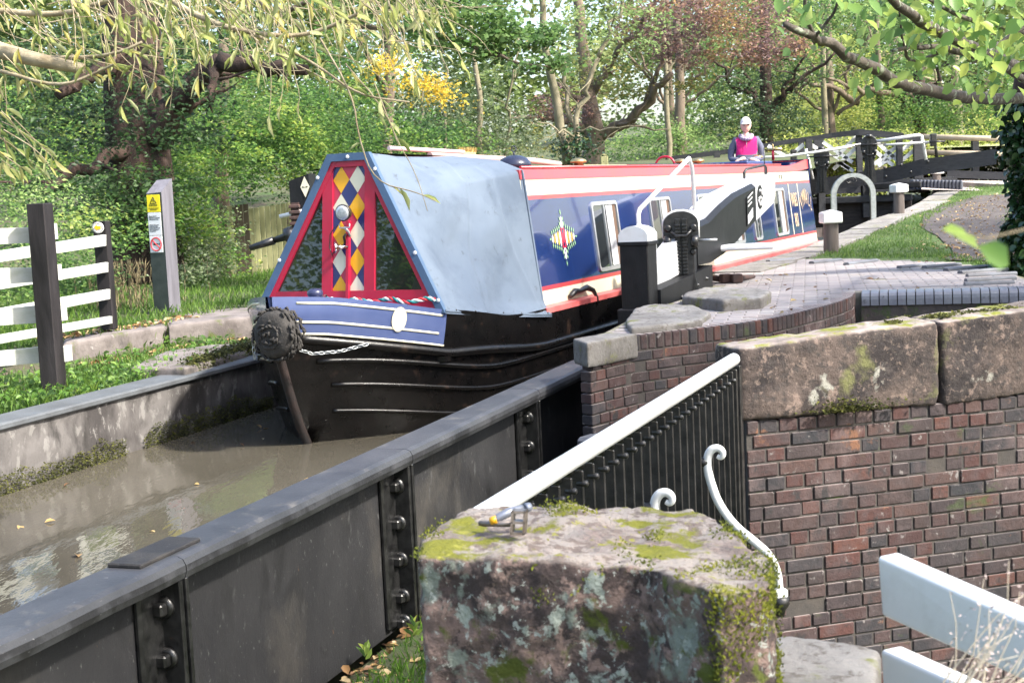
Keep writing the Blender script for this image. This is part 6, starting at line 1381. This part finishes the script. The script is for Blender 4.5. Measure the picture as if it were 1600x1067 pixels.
tree('maple_tree', 'maple bough of fresh green lobed leaves hanging in at top centre', [(A(205, 430, 22.6), .14), (A(202, 60, 22.6), .12), (A(210, -80, 22), .09)], [(A(208, -60, 22), A(690, 60, 18.5), .05, .03), (A(690, 60, 18.5), A(860, 105, 17.5), .03, .01), (A(600, 10, 19.5), A(760, 10, 18), .04, .015)],
     [C(720, 35, 18.2, .9, .5, .28, 42), C(810, 50, 18, .55, .4, .2, 26), C(850, 95, 17.6, .38, .3, .1, 10), C(760, 85, 18, .35, .3, .07, 7), C(700, -20, 18.5, 1.4, .8, .3, 40), C(600, -20, 19, 1.2, .8, .4, 40)], leafmat('maple leaves', [(.04, .10, .025), (.09, .19, .04), (.20, .30, .08)], .5, .4), bark_g, .085, 1.1, 22, (.18, .04), .9, group=TG)
tree('copper_beech', 'copper beech with a stout forked trunk and purple and orange leaves', [(A(927, 262, 34), .33), (A(928, 232, 34), .26), (A(926, 200, 34), .26), (A(922, 165, 34), .19), (A(908, 60, 34), .14), (A(900, -40, 34), .1)],
     [(A(938, 212, 34), A(985, 190, 33.6), .15, .12), (A(985, 190, 33.6), A(1050, 115, 33), .12, .07), (A(1010, 160, 33.4), A(1045, 60, 33), .08, .03), (A(918, 205, 34), A(870, 185, 33.6), .13, .08), (A(870, 185, 33.6), A(800, 185, 33), .08, .03), (A(922, 170, 34), A(870, 130, 33.6), .09, .04), (A(924, 150, 34), A(960, 90, 33.6), .10, .06), (A(960, 90, 33.6), A(1040, -20, 33), .07, .04)],
     [C(1060, 30, 32.5, 1.4, 1, .65, 60), C(1150, 30, 31.5, 1.3, 1, .55, 55), C(1200, 75, 31, .9, .7, .32, 34), C(1075, 85, 32, .7, .6, .3, 22), C(880, 165, 33, .9, .7, .4, 22), C(1090, -30, 33, 2.2, 1.4, .6, 60), C(1245, 70, 31, .4, .3, .15, 10)], G_cop, bark_g, .10, 1.25, 24, (.22, .07), group=TG,
     extra=([([C(960, 120, 33, 1.4, 1, .6, 34), C(1080, 130, 32, .5, .4, .25, 12), C(930, 60, 33, 1.6, 1, .6, 28), C(850, 220, 32, .9, .5, .3, 14)]), G_copg, .09, 1, .6],))
for (nm, lab, px, Y, tr_, cl, m_, sz, bk) in (
    ('hawthorn_tree', 'mid green bushy tree above the boat roof right of the copper beech', 1050, 40, .13, [C(1010, 215, 38, 1.4, 1, .7, 60), C(1070, 225, 39, 1.4, 1, .5, 50), C(1100, 170, 40, 1.3, 1, .9, 60), C(970, 235, 37, .6, .5, .3, 16)], G_mid, .10, bark_g),
    ('ivy_clad_tree', 'dark ivy clad tree behind the steerer', 1200, 41, .22, [C(1160, 180, 40, 1.2, 1, 1.3, 75), C(1200, 130, 41, 1.2, 1, 1.3, 65), C(1235, 200, 40.5, .7, .6, .8, 40)], G_dark, .11, bark_d),
    ('sycamore_tree', 'tall green tree with dark wandering limbs above the far lock gate', 1300, 46, .16, [C(1240, 20, 41, 2.2, 1.5, 1.0, 90), C(1370, 40, 42, 2.2, 1.5, 1.0, 90), C(1480, 60, 43, 2.0, 1.5, 1.0, 80), C(1130, 90, 43, 1.6, 1.2, 1.0, 60), C(1260, 100, 43, 1.0, .8, .5, 26)], G_mid, .12, bark_g),
    ('lime_tree', 'yellow green sunlit tree just behind the footbridge lattice', 1300, 50, .2, [C(1300, 175, 48, 1.7, 1.2, 1.2, 100), C(1350, 150, 49, 1.2, 1, .9, 60), C(1250, 235, 40, 1.0, .8, .6, 60), C(1330, 240, 40, 1.1, .8, .7, 60), C(1410, 235, 40, 1.0, .8, .6, 50), C(1300, 285, 39, 1.6, .7, .4, 60), C(1320, 90, 50, 1.4, 1.2, .8, 40)], G_yel, .12, bark_p),
    ('lime_tree', 'second yellow green tree behind the post and rail fence at right', 1500, 52, .2, [C(1480, 235, 49, 2.0, 1.2, .9, 80), C(1560, 215, 49, 1.8, 1.2, 1.0, 70), C(1420, 240, 48, 1.1, 1, .7, 45)], G_yel, .12, bark_p),
    ('oak_tree', 'darker green tree between the yellow trees and the ivy covered trunk', 1440, 47, .26, [C(1420, 170, 46, 1.6, 1.2, .9, 80), C(1500, 170, 46, 1.6, 1.2, .9, 80), C(1390, 120, 46, 1.2, 1, .6, 40), C(1560, 140, 45, 1.4, 1.2, .9, 60)], G_horn, .12, bark_d)):
    limbs = [(A(px+rnd.uniform(-8, 8), 180, Y), A(px+dx, 90+rnd.uniform(-50, 30), Y-1), tr_*.4, .03) for dx in (-90, -50, 60, 110)]
    if nm == 'sycamore_tree': limbs += [(A(1340, 160, Y), A(1250, 120, Y-1), .12, .05), (A(1400, 150, Y), A(1280, 118, Y-2), .10, .04), (A(1250, 110, Y-1), A(1180, 60, Y-2), .08, .03)]
    tree(nm, lab, [(A(px, 300, Y), tr_), (A(px-3, 150, Y), tr_*.8), (A(px-8, -20, Y), tr_*.5)], limbs, cl, m_, bk, sz, 1.0, 22, (.32, .10), group=TG)
tree('laurel_hedge', 'continuous green hedge behind the picket fence and the redwood', None, [], [C(x, 262-(.03*x), 27.5+.002*x, 1.3, .8, .75, 70) for x in range(-40, 760, 90)]+[C(x, 180, 30, 1.4, .8, .9, 45) for x in range(-40, 560, 110)], G_horn, bark_g, .10, 1, 24, (.24, .09), group=None, cat='hedge')
# slim trunks and hanging wood between the crowns
for k, (px, Y, r_, lab) in enumerate(((1045, 37, .08, 'slim grey trunk left of the steerer'), (1066, 39, .16, 'thicker brown trunk close left of the steerer'), (1290, 45, .11, 'pale trunk showing above the footbridge'), (1378, 46, .12, 'dark trunk right of the footbridge hump'))):
    tree('bare_trunk', lab, [(A(px, 290, Y), r_), (A(px-4, 120, Y), r_*.8), (A(px-10, -60, Y), r_*.5)], [(A(px-3, 120, Y), A(px+50, 20, Y), r_*.4, .02), (A(px-3, 90, Y), A(px-50, 0, Y), r_*.35, .02)], [C(px, -30, Y, 1.6, 1.4, .8, 20)], G_mid, bark_g if k % 2 else bark_p, .12, group=TG)
pw = tag(MB().build('x', m_gp, None)) if False else None
g = MB(); c = at(944, 252, 31); g.box((c.x, c.y, c.z-.1), (.17, .12, .42), 0, .02); g.prism([Vector((c.x-.085, c.y-.06, c.z+.11)), Vector((c.x+.085, c.y-.06, c.z+.11)), Vector((c.x, c.y-.06, c.z+.17))], (0, .12, 0)); tag(g.build('short_post', m_pk, None), 'short mossy wooden post in front of the copper beech trunk', 'post')
# the far wood, one mass
far_ = []
for i in range(64):
    px = -120+i*30+rnd.uniform(-20, 20); Y = rnd.uniform(62, 80)
    gap = 560 < px < 1080
    for py in (235, 150, 60, -40):
        if gap and py < 160 and rnd.random() < .5: continue
        if 780 < px < 1010 and py > 160: continue
        far_.append((*A(px, py+rnd.uniform(-20, 20), Y), 3.2, 2.4, 2.2 if not gap else 1.6, 26))
o = leaves('far_wood', sprays(far_, 1, 22, (.7, .3)), .34, leafmat('hazy far leaves', [(.10, .17, .05), (.20, .27, .08), (.36, .38, .14)], .5, .6, ns=.15), None, .7); tag(o, 'pale green mass of distant woodland filling the gaps between the trees', 'woodland', kind='stuff')
# willow overhead, upper left
wr_ = root('willow_tree', (-5.0, 7.5, .4), 'willow with long thin yellow green leaves on pale twigs overhanging the top left', 'tree')
g = MB(); g.tube(wig((-5.0, 7.5, .3), (-4.6, 7.2, 4.6), 7, .06), [.34, .3, .27, .25, .22, .2, .17, .12], 14, raw=True); g.build('trunk', bark_w, wr_)
Pw = []; Dw = []
def twig(pts, r0, r1, m=bark_w, lf=0, name='branch', sm=2, ln=1.0):
    P_ = [Vector(p) for p in pts]
    for _ in range(sm):
        q = [P_[0]]
        for i in range(len(P_)-1): q += [P_[i].lerp(P_[i+1], .25), P_[i].lerp(P_[i+1], .75)]
        P_ = q+[P_[-1]]
    n = len(P_); g = MB(); g.tube(P_, [lerp(r0, r1, i/(n-1)) for i in range(n)], 7, raw=True); g.build(name, m, wr_)
    T_ = sum((P_[i+1]-P_[i]).length for i in range(n-1)); k = int(T_*lf)
    for _ in range(k):
        u = rnd.random()**.8*(n-1); i = min(int(u), n-2); p = P_[i].lerp(P_[i+1], u-i); d = (P_[i+1]-P_[i]).normalized()
        Pw.append(p); Dw.append(d*.8+Vector((rnd.gauss(0, .5), rnd.gauss(0, .5), -.45+rnd.gauss(0, .3))))
    return P_
W_ = lambda *q: [at(x, y, Y) for x, y, Y in q]
twig(W_((-420, -60, 7), (-200, 10, 6.6), (-60, 62, 6.2), (20, 85, 6), (75, 98, 5.9), (132, 108, 5.9)), .055, .020)
twig(W_((-200, 10, 6.6), (-40, 14, 6.3), (90, 26, 6.2), (150, 8, 6.1), (230, -20, 6)), .018, .008, lf=12)
twig(W_((75, 90, 6), (140, 91, 5.9), (190, 82, 5.8), (222, 66, 5.8)), .010, .005, lf=14); twig(W_((-100, 90, 6.2), (0, 110, 6), (90, 138, 5.8), (150, 115, 5.8), (180, 100, 5.7)), .010, .004, lf=16)
twig(W_((200, -60, 6.2), (270, 5, 6), (335, 38, 5.9), (400, 54, 5.8), (480, 58, 5.8), (560, 22, 5.7)), .016, .006, lf=14); twig(W_((395, 54, 5.8), (440, 72, 5.8), (500, 105, 5.7), (560, 150, 5.6), (640, 160, 5.6)), .008, .003, lf=16)
twig(W_((330, -40, 6.4), (350, 20, 6.2), (420, 80, 6), (520, 130, 5.8)), .006, .0025, lf=18)
twig(W_((500, 60, 5.6), (552, 150, 5.5), (560, 215, 5.45), (585, 285, 5.4), (650, 300, 5.4), (682, 315, 5.4)), .0042, .0016, lf=5); twig(W_((585, 130, 5.6), (620, 220, 5.5), (650, 270, 5.45), (668, 330, 5.45)), .0025, .0012, lf=7); twig(W_((540, 100, 5.7), (600, 170, 5.6), (622, 225, 5.6)), .003, .0012, lf=16)
for _ in range(190):
    x = rnd.choice([rnd.uniform(-60, 640), rnd.uniform(150, 660)]); y = rnd.uniform(-90, -10); Y = rnd.uniform(5.2, 7.4); L_ = rnd.uniform(70, 210)*(1 if x < 600 else .6); a = math.radians(rnd.uniform(5, 75)); pts = [(x, y, Y)]
    for i in range(5): a += math.radians(rnd.uniform(-6, 14)); x += math.cos(a)*L_/5*rnd.choice((1, 1, 1, .6)); y += math.sin(a)*L_/5; pts.append((x, y, Y-.05*i))
    twig(W_(*pts), rnd.uniform(.0022, .0045), .0009, lf=rnd.uniform(5, 20), sm=1, name='twig')
for _ in range(70):
    x = rnd.uniform(-60, 680); y = rnd.uniform(-60, 90); Y = rnd.uniform(5.4, 7.4); a = math.radians(rnd.uniform(-30, 60)); pts = [(x, y, Y)]
    for i in range(5): a += math.radians(rnd.uniform(-16, 18)); x += math.cos(a)*30; y += math.sin(a)*24; pts.append((x, min(y, 190), Y))
    twig(W_(*pts), rnd.uniform(.002, .0035), .0008, lf=rnd.choice((0, 4, 8)), sm=1, name='twig')
for _ in range(26):
    x = rnd.uniform(-80, 20); y = rnd.uniform(60, 230); Y = rnd.uniform(5.6, 6.6); a = math.radians(rnd.uniform(20, 80)); pts = [(x, y, Y)]
    for i in range(4): a += math.radians(rnd.uniform(-5, 15)); x += math.cos(a)*26; y += math.sin(a)*22; pts.append((x, y, Y))
    twig(W_(*pts), .003, .0012, lf=20, sm=1, name='twig')
leaves('foliage', np.array([tuple(p) for p in Pw]), .078, G_wil, wr_, .088, .4, True, .35, D=np.array([tuple(d.normalized()) for d in Dw]))
# alder with the ivy covered trunk, at right
al = root('alder_tree', at(1625, 430, 15), 'ivy covered tree at right edge whose lichened boughs carry large round leaves', 'tree')
g = MB(); g.tube([at(1640, 470, 15), at(1630, 300, 15), at(1622, 150, 14.8), at(1640, 0, 14.2), at(1660, -160, 14)], [.34, .30, .26, .22, .15], 16, raw=True); g.build('trunk', bark_d, al)
bark_l = mat('lichened alder bark', (.12, .10, .08), .9, col2=(.05, .04, .035), ns=9, bump=.008, bs=30, spots=(((.32, .36, .27), 12, .55, .64, None),))
Pa, Da = [], []
def bough(q, r0, r1, lf, spread=.14):
    P_ = W_(*q)
    for _ in range(2):
        o_ = [P_[0]]
        for i in range(len(P_)-1): o_ += [P_[i].lerp(P_[i+1], .25), P_[i].lerp(P_[i+1], .75)]
        P_ = o_+[P_[-1]]
    n = len(P_); g = MB(); g.tube([p+Vector((rnd.gauss(0, r0*.12), 0, rnd.gauss(0, r0*.12))) for p in P_], [lerp(r0, r1, i/(n-1)) for i in range(n)], 9, raw=True); g.build('bough', bark_l, al)
    for _ in range(lf): u = rnd.random()*(n-1); i = min(int(u), n-2); p = P_[i].lerp(P_[i+1], u-i); Pa.append(p+Vector((rnd.gauss(0, spread), rnd.gauss(0, spread), rnd.gauss(-.02, spread)))); Da.append((rnd.gauss(0, .6), rnd.gauss(0, .6), -.6))
bough([(1625, 150, 14), (1560, 158, 11), (1500, 150, 9.4), (1420, 138, 8.4), (1360, 108, 7.8), (1300, 72, 7.4), (1268, 55, 7.2)], .052, .021, 12, .10)
bough([(1268, 55, 7.2), (1240, 46, 7.1), (1225, 38, 7.1)], .024, .014, 0); bough([(1272, 56, 7.2), (1255, 20, 7.1), (1262, -30, 7)], .012, .007, 8, .08); bough([(1275, 56, 7.2), (1305, 20, 7.1), (1312, -10, 7)], .010, .005, 8, .08)
bough([(1640, 130, 13), (1560, 90, 9), (1470, 52, 7.6), (1420, 22, 7), (1370, -20, 6.6)], .045, .016, 50, .14); bough([(1620, 140, 12), (1580, 110, 9), (1520, 85, 8), (1440, 70, 7.4), (1395, 80, 7.2)], .03, .008, 26, .10); bough([(1630, 60, 9), (1560, 40, 7.8), (1500, 30, 7.2), (1440, -10, 6.8)], .02, .006, 60, .16)
bough([(1640, 20, 8), (1570, 60, 7.4), (1520, 100, 7.2)], .014, .005, 42, .12); bough([(1480, 75, 8), (1420, 105, 7.6), (1410, 60, 7.4), (1405, 20, 7.2)], .012, .004, 12, .08)
def blob_l(px, py, Y, sx, sz, n):
    c = at(px, py, Y)
    for _ in range(n): Pa.append(c+Vector((rnd.gauss(0, sx), rnd.gauss(0, .3), rnd.gauss(0, sz)))); Da.append((rnd.gauss(0, .6), rnd.gauss(0, .6), -.6))
blob_l(1560, 15, 7.4, .24, .12, 70); blob_l(1580, 85, 7.6, .13, .12, 48); blob_l(1500, 55, 7.4, .14, .10, 30); blob_l(1475, 10, 7.2, .2, .08, 40); blob_l(1400, 125, 7.8, .07, .04, 8); blob_l(1240, 15, 7.0, .03, .05, 4); blob_l(1350, 8, 7, .12, .04, 12)
leaves('foliage', np.array([tuple(p) for p in Pa]), .072, G_ald, al, .80, .5, True, .5, D=np.array(Da), fold=.10)
iv = []
for _ in range(6800):
    t = rnd.random(); py = lerp(150, 470, t); wx = 48+10*math.sin(t*9)+16*t + 12*mnoise.noise(Vector((t*12, 0, 0))); px = 1622+rnd.uniform(-1, .75)*wx*1.05; p = at(px, py, 15)
    u = (px-1622)/(wx*1.05); p.y = 15-.45*math.sqrt(max(0, 1-u*u))+rnd.gauss(0, .07); iv.append(p)
leaves('ivy', iv, .075, G_ivy, al, .85, .9, True, .35, fold=.08)
# big out of focus leaf on a twig close by
sl2 = root('hanging_sprig', at(1520, 330, 1.15), 'blurred leaf sprig hanging very close, right of centre over the towpath', 'sprig')
g = MB(); g.tube([at(1900, -150, 1.25), at(1720, 330, 1.18), at(1545, 372, 1.15), at(1490, 362, 1.15)], [.0022, .0014, .0009, .0005], 5, raw=True); g.build('twig', bark_w, sl2)
leaves('foliage', np.array([A(1472, 358, 1.15), A(1528, 385, 1.15)]), .036, G_ald, sl2, .62, .2, True, .1, D=np.array([(1, .1, -.25), (.8, .3, -.5)]))
# ------------------------------------------------------------------ grass, weeds, fallen leaves
G_gr = leafmat('grass blades', [(.05, .11, .015), (.10, .20, .025), (.20, .30, .05)], .4, .4, .5, 1.2); G_dry = leafmat('dry grass', [(.28, .22, .12), (.40, .33, .2)], .3)
def gpts(n, gen): return [q for q in (gen() for _ in range(n)) if q]
def lawn():
    s = 6.9+rnd.random()**1.3*22; t = 1.70+rnd.random()*7.5; c = BO(t, s)
    if inside(c.x, c.y, poly): return None
    # keep the trodden path bare
    px_ = None
    v = (c.y-16.2)/15.8
    if 0 <= v <= 1:
        q = pathp(.5, min(.999, max(0, v)));
    for v2 in PATHC:
        if (c.x-v2.x)**2+(c.y-v2.y)**2 < .66**2 and rnd.random() < .97: return None
    return (c.x, c.y, hright(c.x, c.y, max(.7, t-1.62)))
PATHC = [pathp(.5, k/40) for k in range(41)]
P_ = gpts(64000, lawn); tag(leaves('lawn_grass', P_, .055, G_gr, None, .12, -1.6, False, .5, D=np.array([(0, 0, 1)]*len(P_))+RG.normal(0, .45, (len(P_), 3))), 'short green lawn grass on the right bank', 'grass', kind='stuff')
def lb():
    y = rnd.uniform(-3, 5.2); d = .02+rnd.random()**1.4*3.2; q = TR(-LW-.28-d, y); return (q.x, q.y, hleft(q.x, q.y, d))
def lb2():
    x = rnd.uniform(-9, -1.5); y = rnd.uniform(12.2, 24); 
    if kside(x, y) < .3 or BO.inv((x, y, 0)).x > -1.4: return None
    return (x, y, hleft(x, y, 1))
P_ = gpts(15000, lb)+gpts(30000, lb2); tag(leaves('bank_grass', P_, .085, G_gr, None, .10, -1.6, False, .6, D=np.array([(0, 0, 1)]*len(P_))+RG.normal(0, .38, (len(P_), 3))), 'rough grass on the left bank', 'grass', kind='stuff')
def wd_():
    q = lb(); 
    if not q or mnoise.noise(Vector((q[0]*2, q[1]*2, 0))) < -.15 or kside(q[0], q[1]) > 0: return None
    return (q[0]+rnd.gauss(0, .03), q[1], q[2]+rnd.random()*.10)
P_ = gpts(9000, wd_); tag(leaves('bank_weeds', P_, .05, leafmat('fresh weeds', [(.05, .13, .02), (.12, .24, .04), (.24, .36, .08)], .45, .4, .4, 3), None, .6, -.2, True, .5), 'nettles, docks and small weeds along the canal wall', 'weeds', kind='stuff')
P_ = []; D_ = []
for _ in range(70):
    x, y = rnd.gauss(at(198, 470, 16.2).x, .3), rnd.gauss(16.2, .3); z_ = hleft(x, y); a = Vector((rnd.gauss(0, .12), rnd.gauss(0, .1), 1)).normalized()
    for k in range(9): P_.append(Vector((x, y, z_))+a*k*.06); D_.append(tuple(a+Vector((rnd.gauss(0, .12), 0, 0))))
dg_ = leaves('dry_stems', P_, .11, G_dry, None, .05, 0, D=np.array(D_)); tag(dg_, 'clump of tall dry grass stems between the white fence and the sign post', 'dry grass', kind='stuff')
P_ = gpts(1600, lambda: (rnd.uniform(.02, .42)*TR.x+TR.y*rnd.uniform(-1.2, 1.6)+TR.o-Vector((0, 0, .46))))
P_ = []
for _ in range(4200):
    x = abs(rnd.gauss(.45, .35)); y = rnd.uniform(-2.5, .9); 
    if x < .09+.06*mnoise.noise(Vector((y*4, 0, 0))): continue
    q = TR(x, y); P_.append((q.x, q.y, -.49))
tag(leaves('walkway_grass', P_, .075, leafmat('bright grass', [(.08, .18, .02), (.14, .28, .03), (.24, .38, .06)], .4), None, .07, -1.6, False, .5, D=np.array([(0, 0, 1)]*len(P_))+RG.normal(0, .35, (len(P_), 3))), 'bright grass on the walkway at the foot of the iron wall', 'grass', kind='stuff')
for i, (px, py, nm) in enumerate(((648, 1000, 'nearest the mossy block'), (571, 1030, 'standing alone at the foot of the iron wall'))):
    c = on(px, py, -.47); n_ = 9 if i == 0 else 6; D_ = [(math.cos(k*2.4)*.6, math.sin(k*2.4)*.6, .8) for k in range(n_)]
    tag(leaves('broad_leaf_weed', np.array([tuple(c+Vector((0, 0, .01*k))) for k in range(n_)]), .07, G_ald, None, .4, -.5, True, .2, D=np.array(D_)), 'small broad leaved weed '+nm, 'weed')
F_l = leafmat('fallen leaves', [(.10, .05, .03), (.26, .14, .06), (.42, .30, .12), (.45, .36, .22)], .15, .1)
P_ = []
for _ in range(900):
    v = rnd.choice(PATHC); x, y = v.x+rnd.gauss(0, .45), v.y+rnd.gauss(0, .4); t = BO.inv((x, y, 0)).x; P_.append((x, y, hright(x, y, max(.7, t-1.62))+.02))
for _ in range(420): p = on(rnd.uniform(120, 400), 540, .5).lerp(on(rnd.uniform(120, 380), 520, .5), rnd.random()); a = KA.lerp(KB, rnd.random()); d = (KB-KA).normalized(); P_.append(tuple(Vector((a.x, a.y, 0))+Vector((d.y, -d.x, 0))*(.22+abs(rnd.gauss(0, .08)))+Vector((0, 0, .455))))
for _ in range(200): a = KA.lerp(KB, rnd.random()*.7); d = (KB-KA).normalized(); P_.append(tuple(Vector((a.x, a.y, 0))-Vector((d.y, -d.x, 0))*(.12+abs(rnd.gauss(0, .12)))+Vector((0, 0, .67))))
for _ in range(240): x = abs(rnd.gauss(.08, .1))+.01; q = TR(x, rnd.uniform(-2, .6)); P_.append((q.x, q.y, -.46))
for _ in range(60): q = on(rnd.uniform(1000, 1580), rnd.uniform(410, 500), PZ+.015); P_.append(tuple(q)) if inside(q.x, q.y, poly) else None
for _ in range(26): q = TR(rnd.uniform(-3.0, -.25), rnd.uniform(-1, 3.2)); P_.append((q.x, q.y, .004))
tag(leaves('fallen_leaves', P_, .055, F_l, None, .6, 0, True, .4, upb=2.5), 'dry fallen leaves scattered on the path, kerbs and paving', 'leaves', kind='stuff')
# dry seed head stems, bottom right corner, close to the eye
tw = root('dry_plant', at(1480, 1060, 1.9), 'pale dry stems with fine seed heads in front of the white rails', 'plant'); Ps = []
for _ in range(26):
    x0, y0 = rnd.uniform(1440, 1530), 1120; a = math.radians(rnd.uniform(-80, -25)); Y = rnd.uniform(1.8, 2.1); q = []; L_ = rnd.uniform(60, 260)
    for i in range(5): q.append(at(x0+math.cos(a)*L_*i/4, y0+math.sin(a)*L_*i/4, Y)); a += math.radians(rnd.uniform(-8, 8))
    g = MB(); g.tube(q, [.0016, .0013, .001, .0007, .0004], 4, raw=True); g.build('stem', mat('straw', (.5, .43, .33), .8), tw)
    for k in range(14): p = q[-1].lerp(q[2], rnd.random()*.8); Ps.append(p+Vector((rnd.gauss(0, .012), rnd.gauss(0, .01), rnd.gauss(0, .012))))
tag(leaves('seed_heads', Ps, .006, mat('pale seed', (.45, .36, .33), .9), tw, .5), kind='stuff')
# trees standing behind and beside the photographer, seen in the boat's windows and paintwork
for (x, y, z0, lab) in ((-11.5, 3.0, .4, 'leafy tree on the left bank beside the viewpoint'), (-15, -3, .4, 'second leafy tree on the left bank behind the viewpoint'), (-8, -8, -1.6, 'leafy tree behind the viewpoint to the left')):
    tree('backing_tree', lab, [((x, y, z0), .3), ((x+.2, y, 3), .24), ((x, y, 7), .12)], [((x, y, 2), (x+2, y+1, 4), .14, .05), ((x, y, 2.6), (x+.8, y-2, 5), .12, .04)],
         [(x, y, 5.5, 3.4, 3.4, 2.8, 260), (x+1, y+1, 2.2, 2.4, 2.8, 1.8, 150), (x+.6, y-2, 2.4, 2.4, 2.4, 1.6, 120)], G_horn, bark_g, .17, 1, 20, (.45, .18), group='trees behind the viewpoint')
# unseen trees added outside the frame to block the sun over foreground and boat
for (x, y, lab) in ((7.5, 1.0, 'unseen tall tree added right beside the viewpoint to shade the walkway'), (9.0, 6.5, 'tall tree added for shade on the right bank outside the picture'), (6.5, -4.5, 'unseen tall tree added for shade behind the viewpoint to the right'), (10.2, 9.5, 'tall tree added for shade on the right bank level with the near gate, outside the picture'), (11.8, 14.5, 'tall tree added for shade on the right bank level with the boat cabin, outside the picture'), (15.0, 18.5, 'tall tree added for shade on the right bank beyond the ivy clad one, outside the picture')):
    tree('added_shade_tree', lab, [((x, y, -1.6), .3), ((x-.2, y, 3), .24), ((x, y, 9), .12)], [((x, y, 4), (x-1.5, y+1, 6.5), .12, .04)],
         [(x, y, 9, 2.8, 2.8, 2.6, 130), (x-1.5, y+1, 7, 1.8, 1.8, 1.2, 60), (x+1, y-1, 6, 2, 2, 1.6, 60)], G_mid, bark_g, .15, 1, 18, (.45, .18), group='unseen trees added for shade')
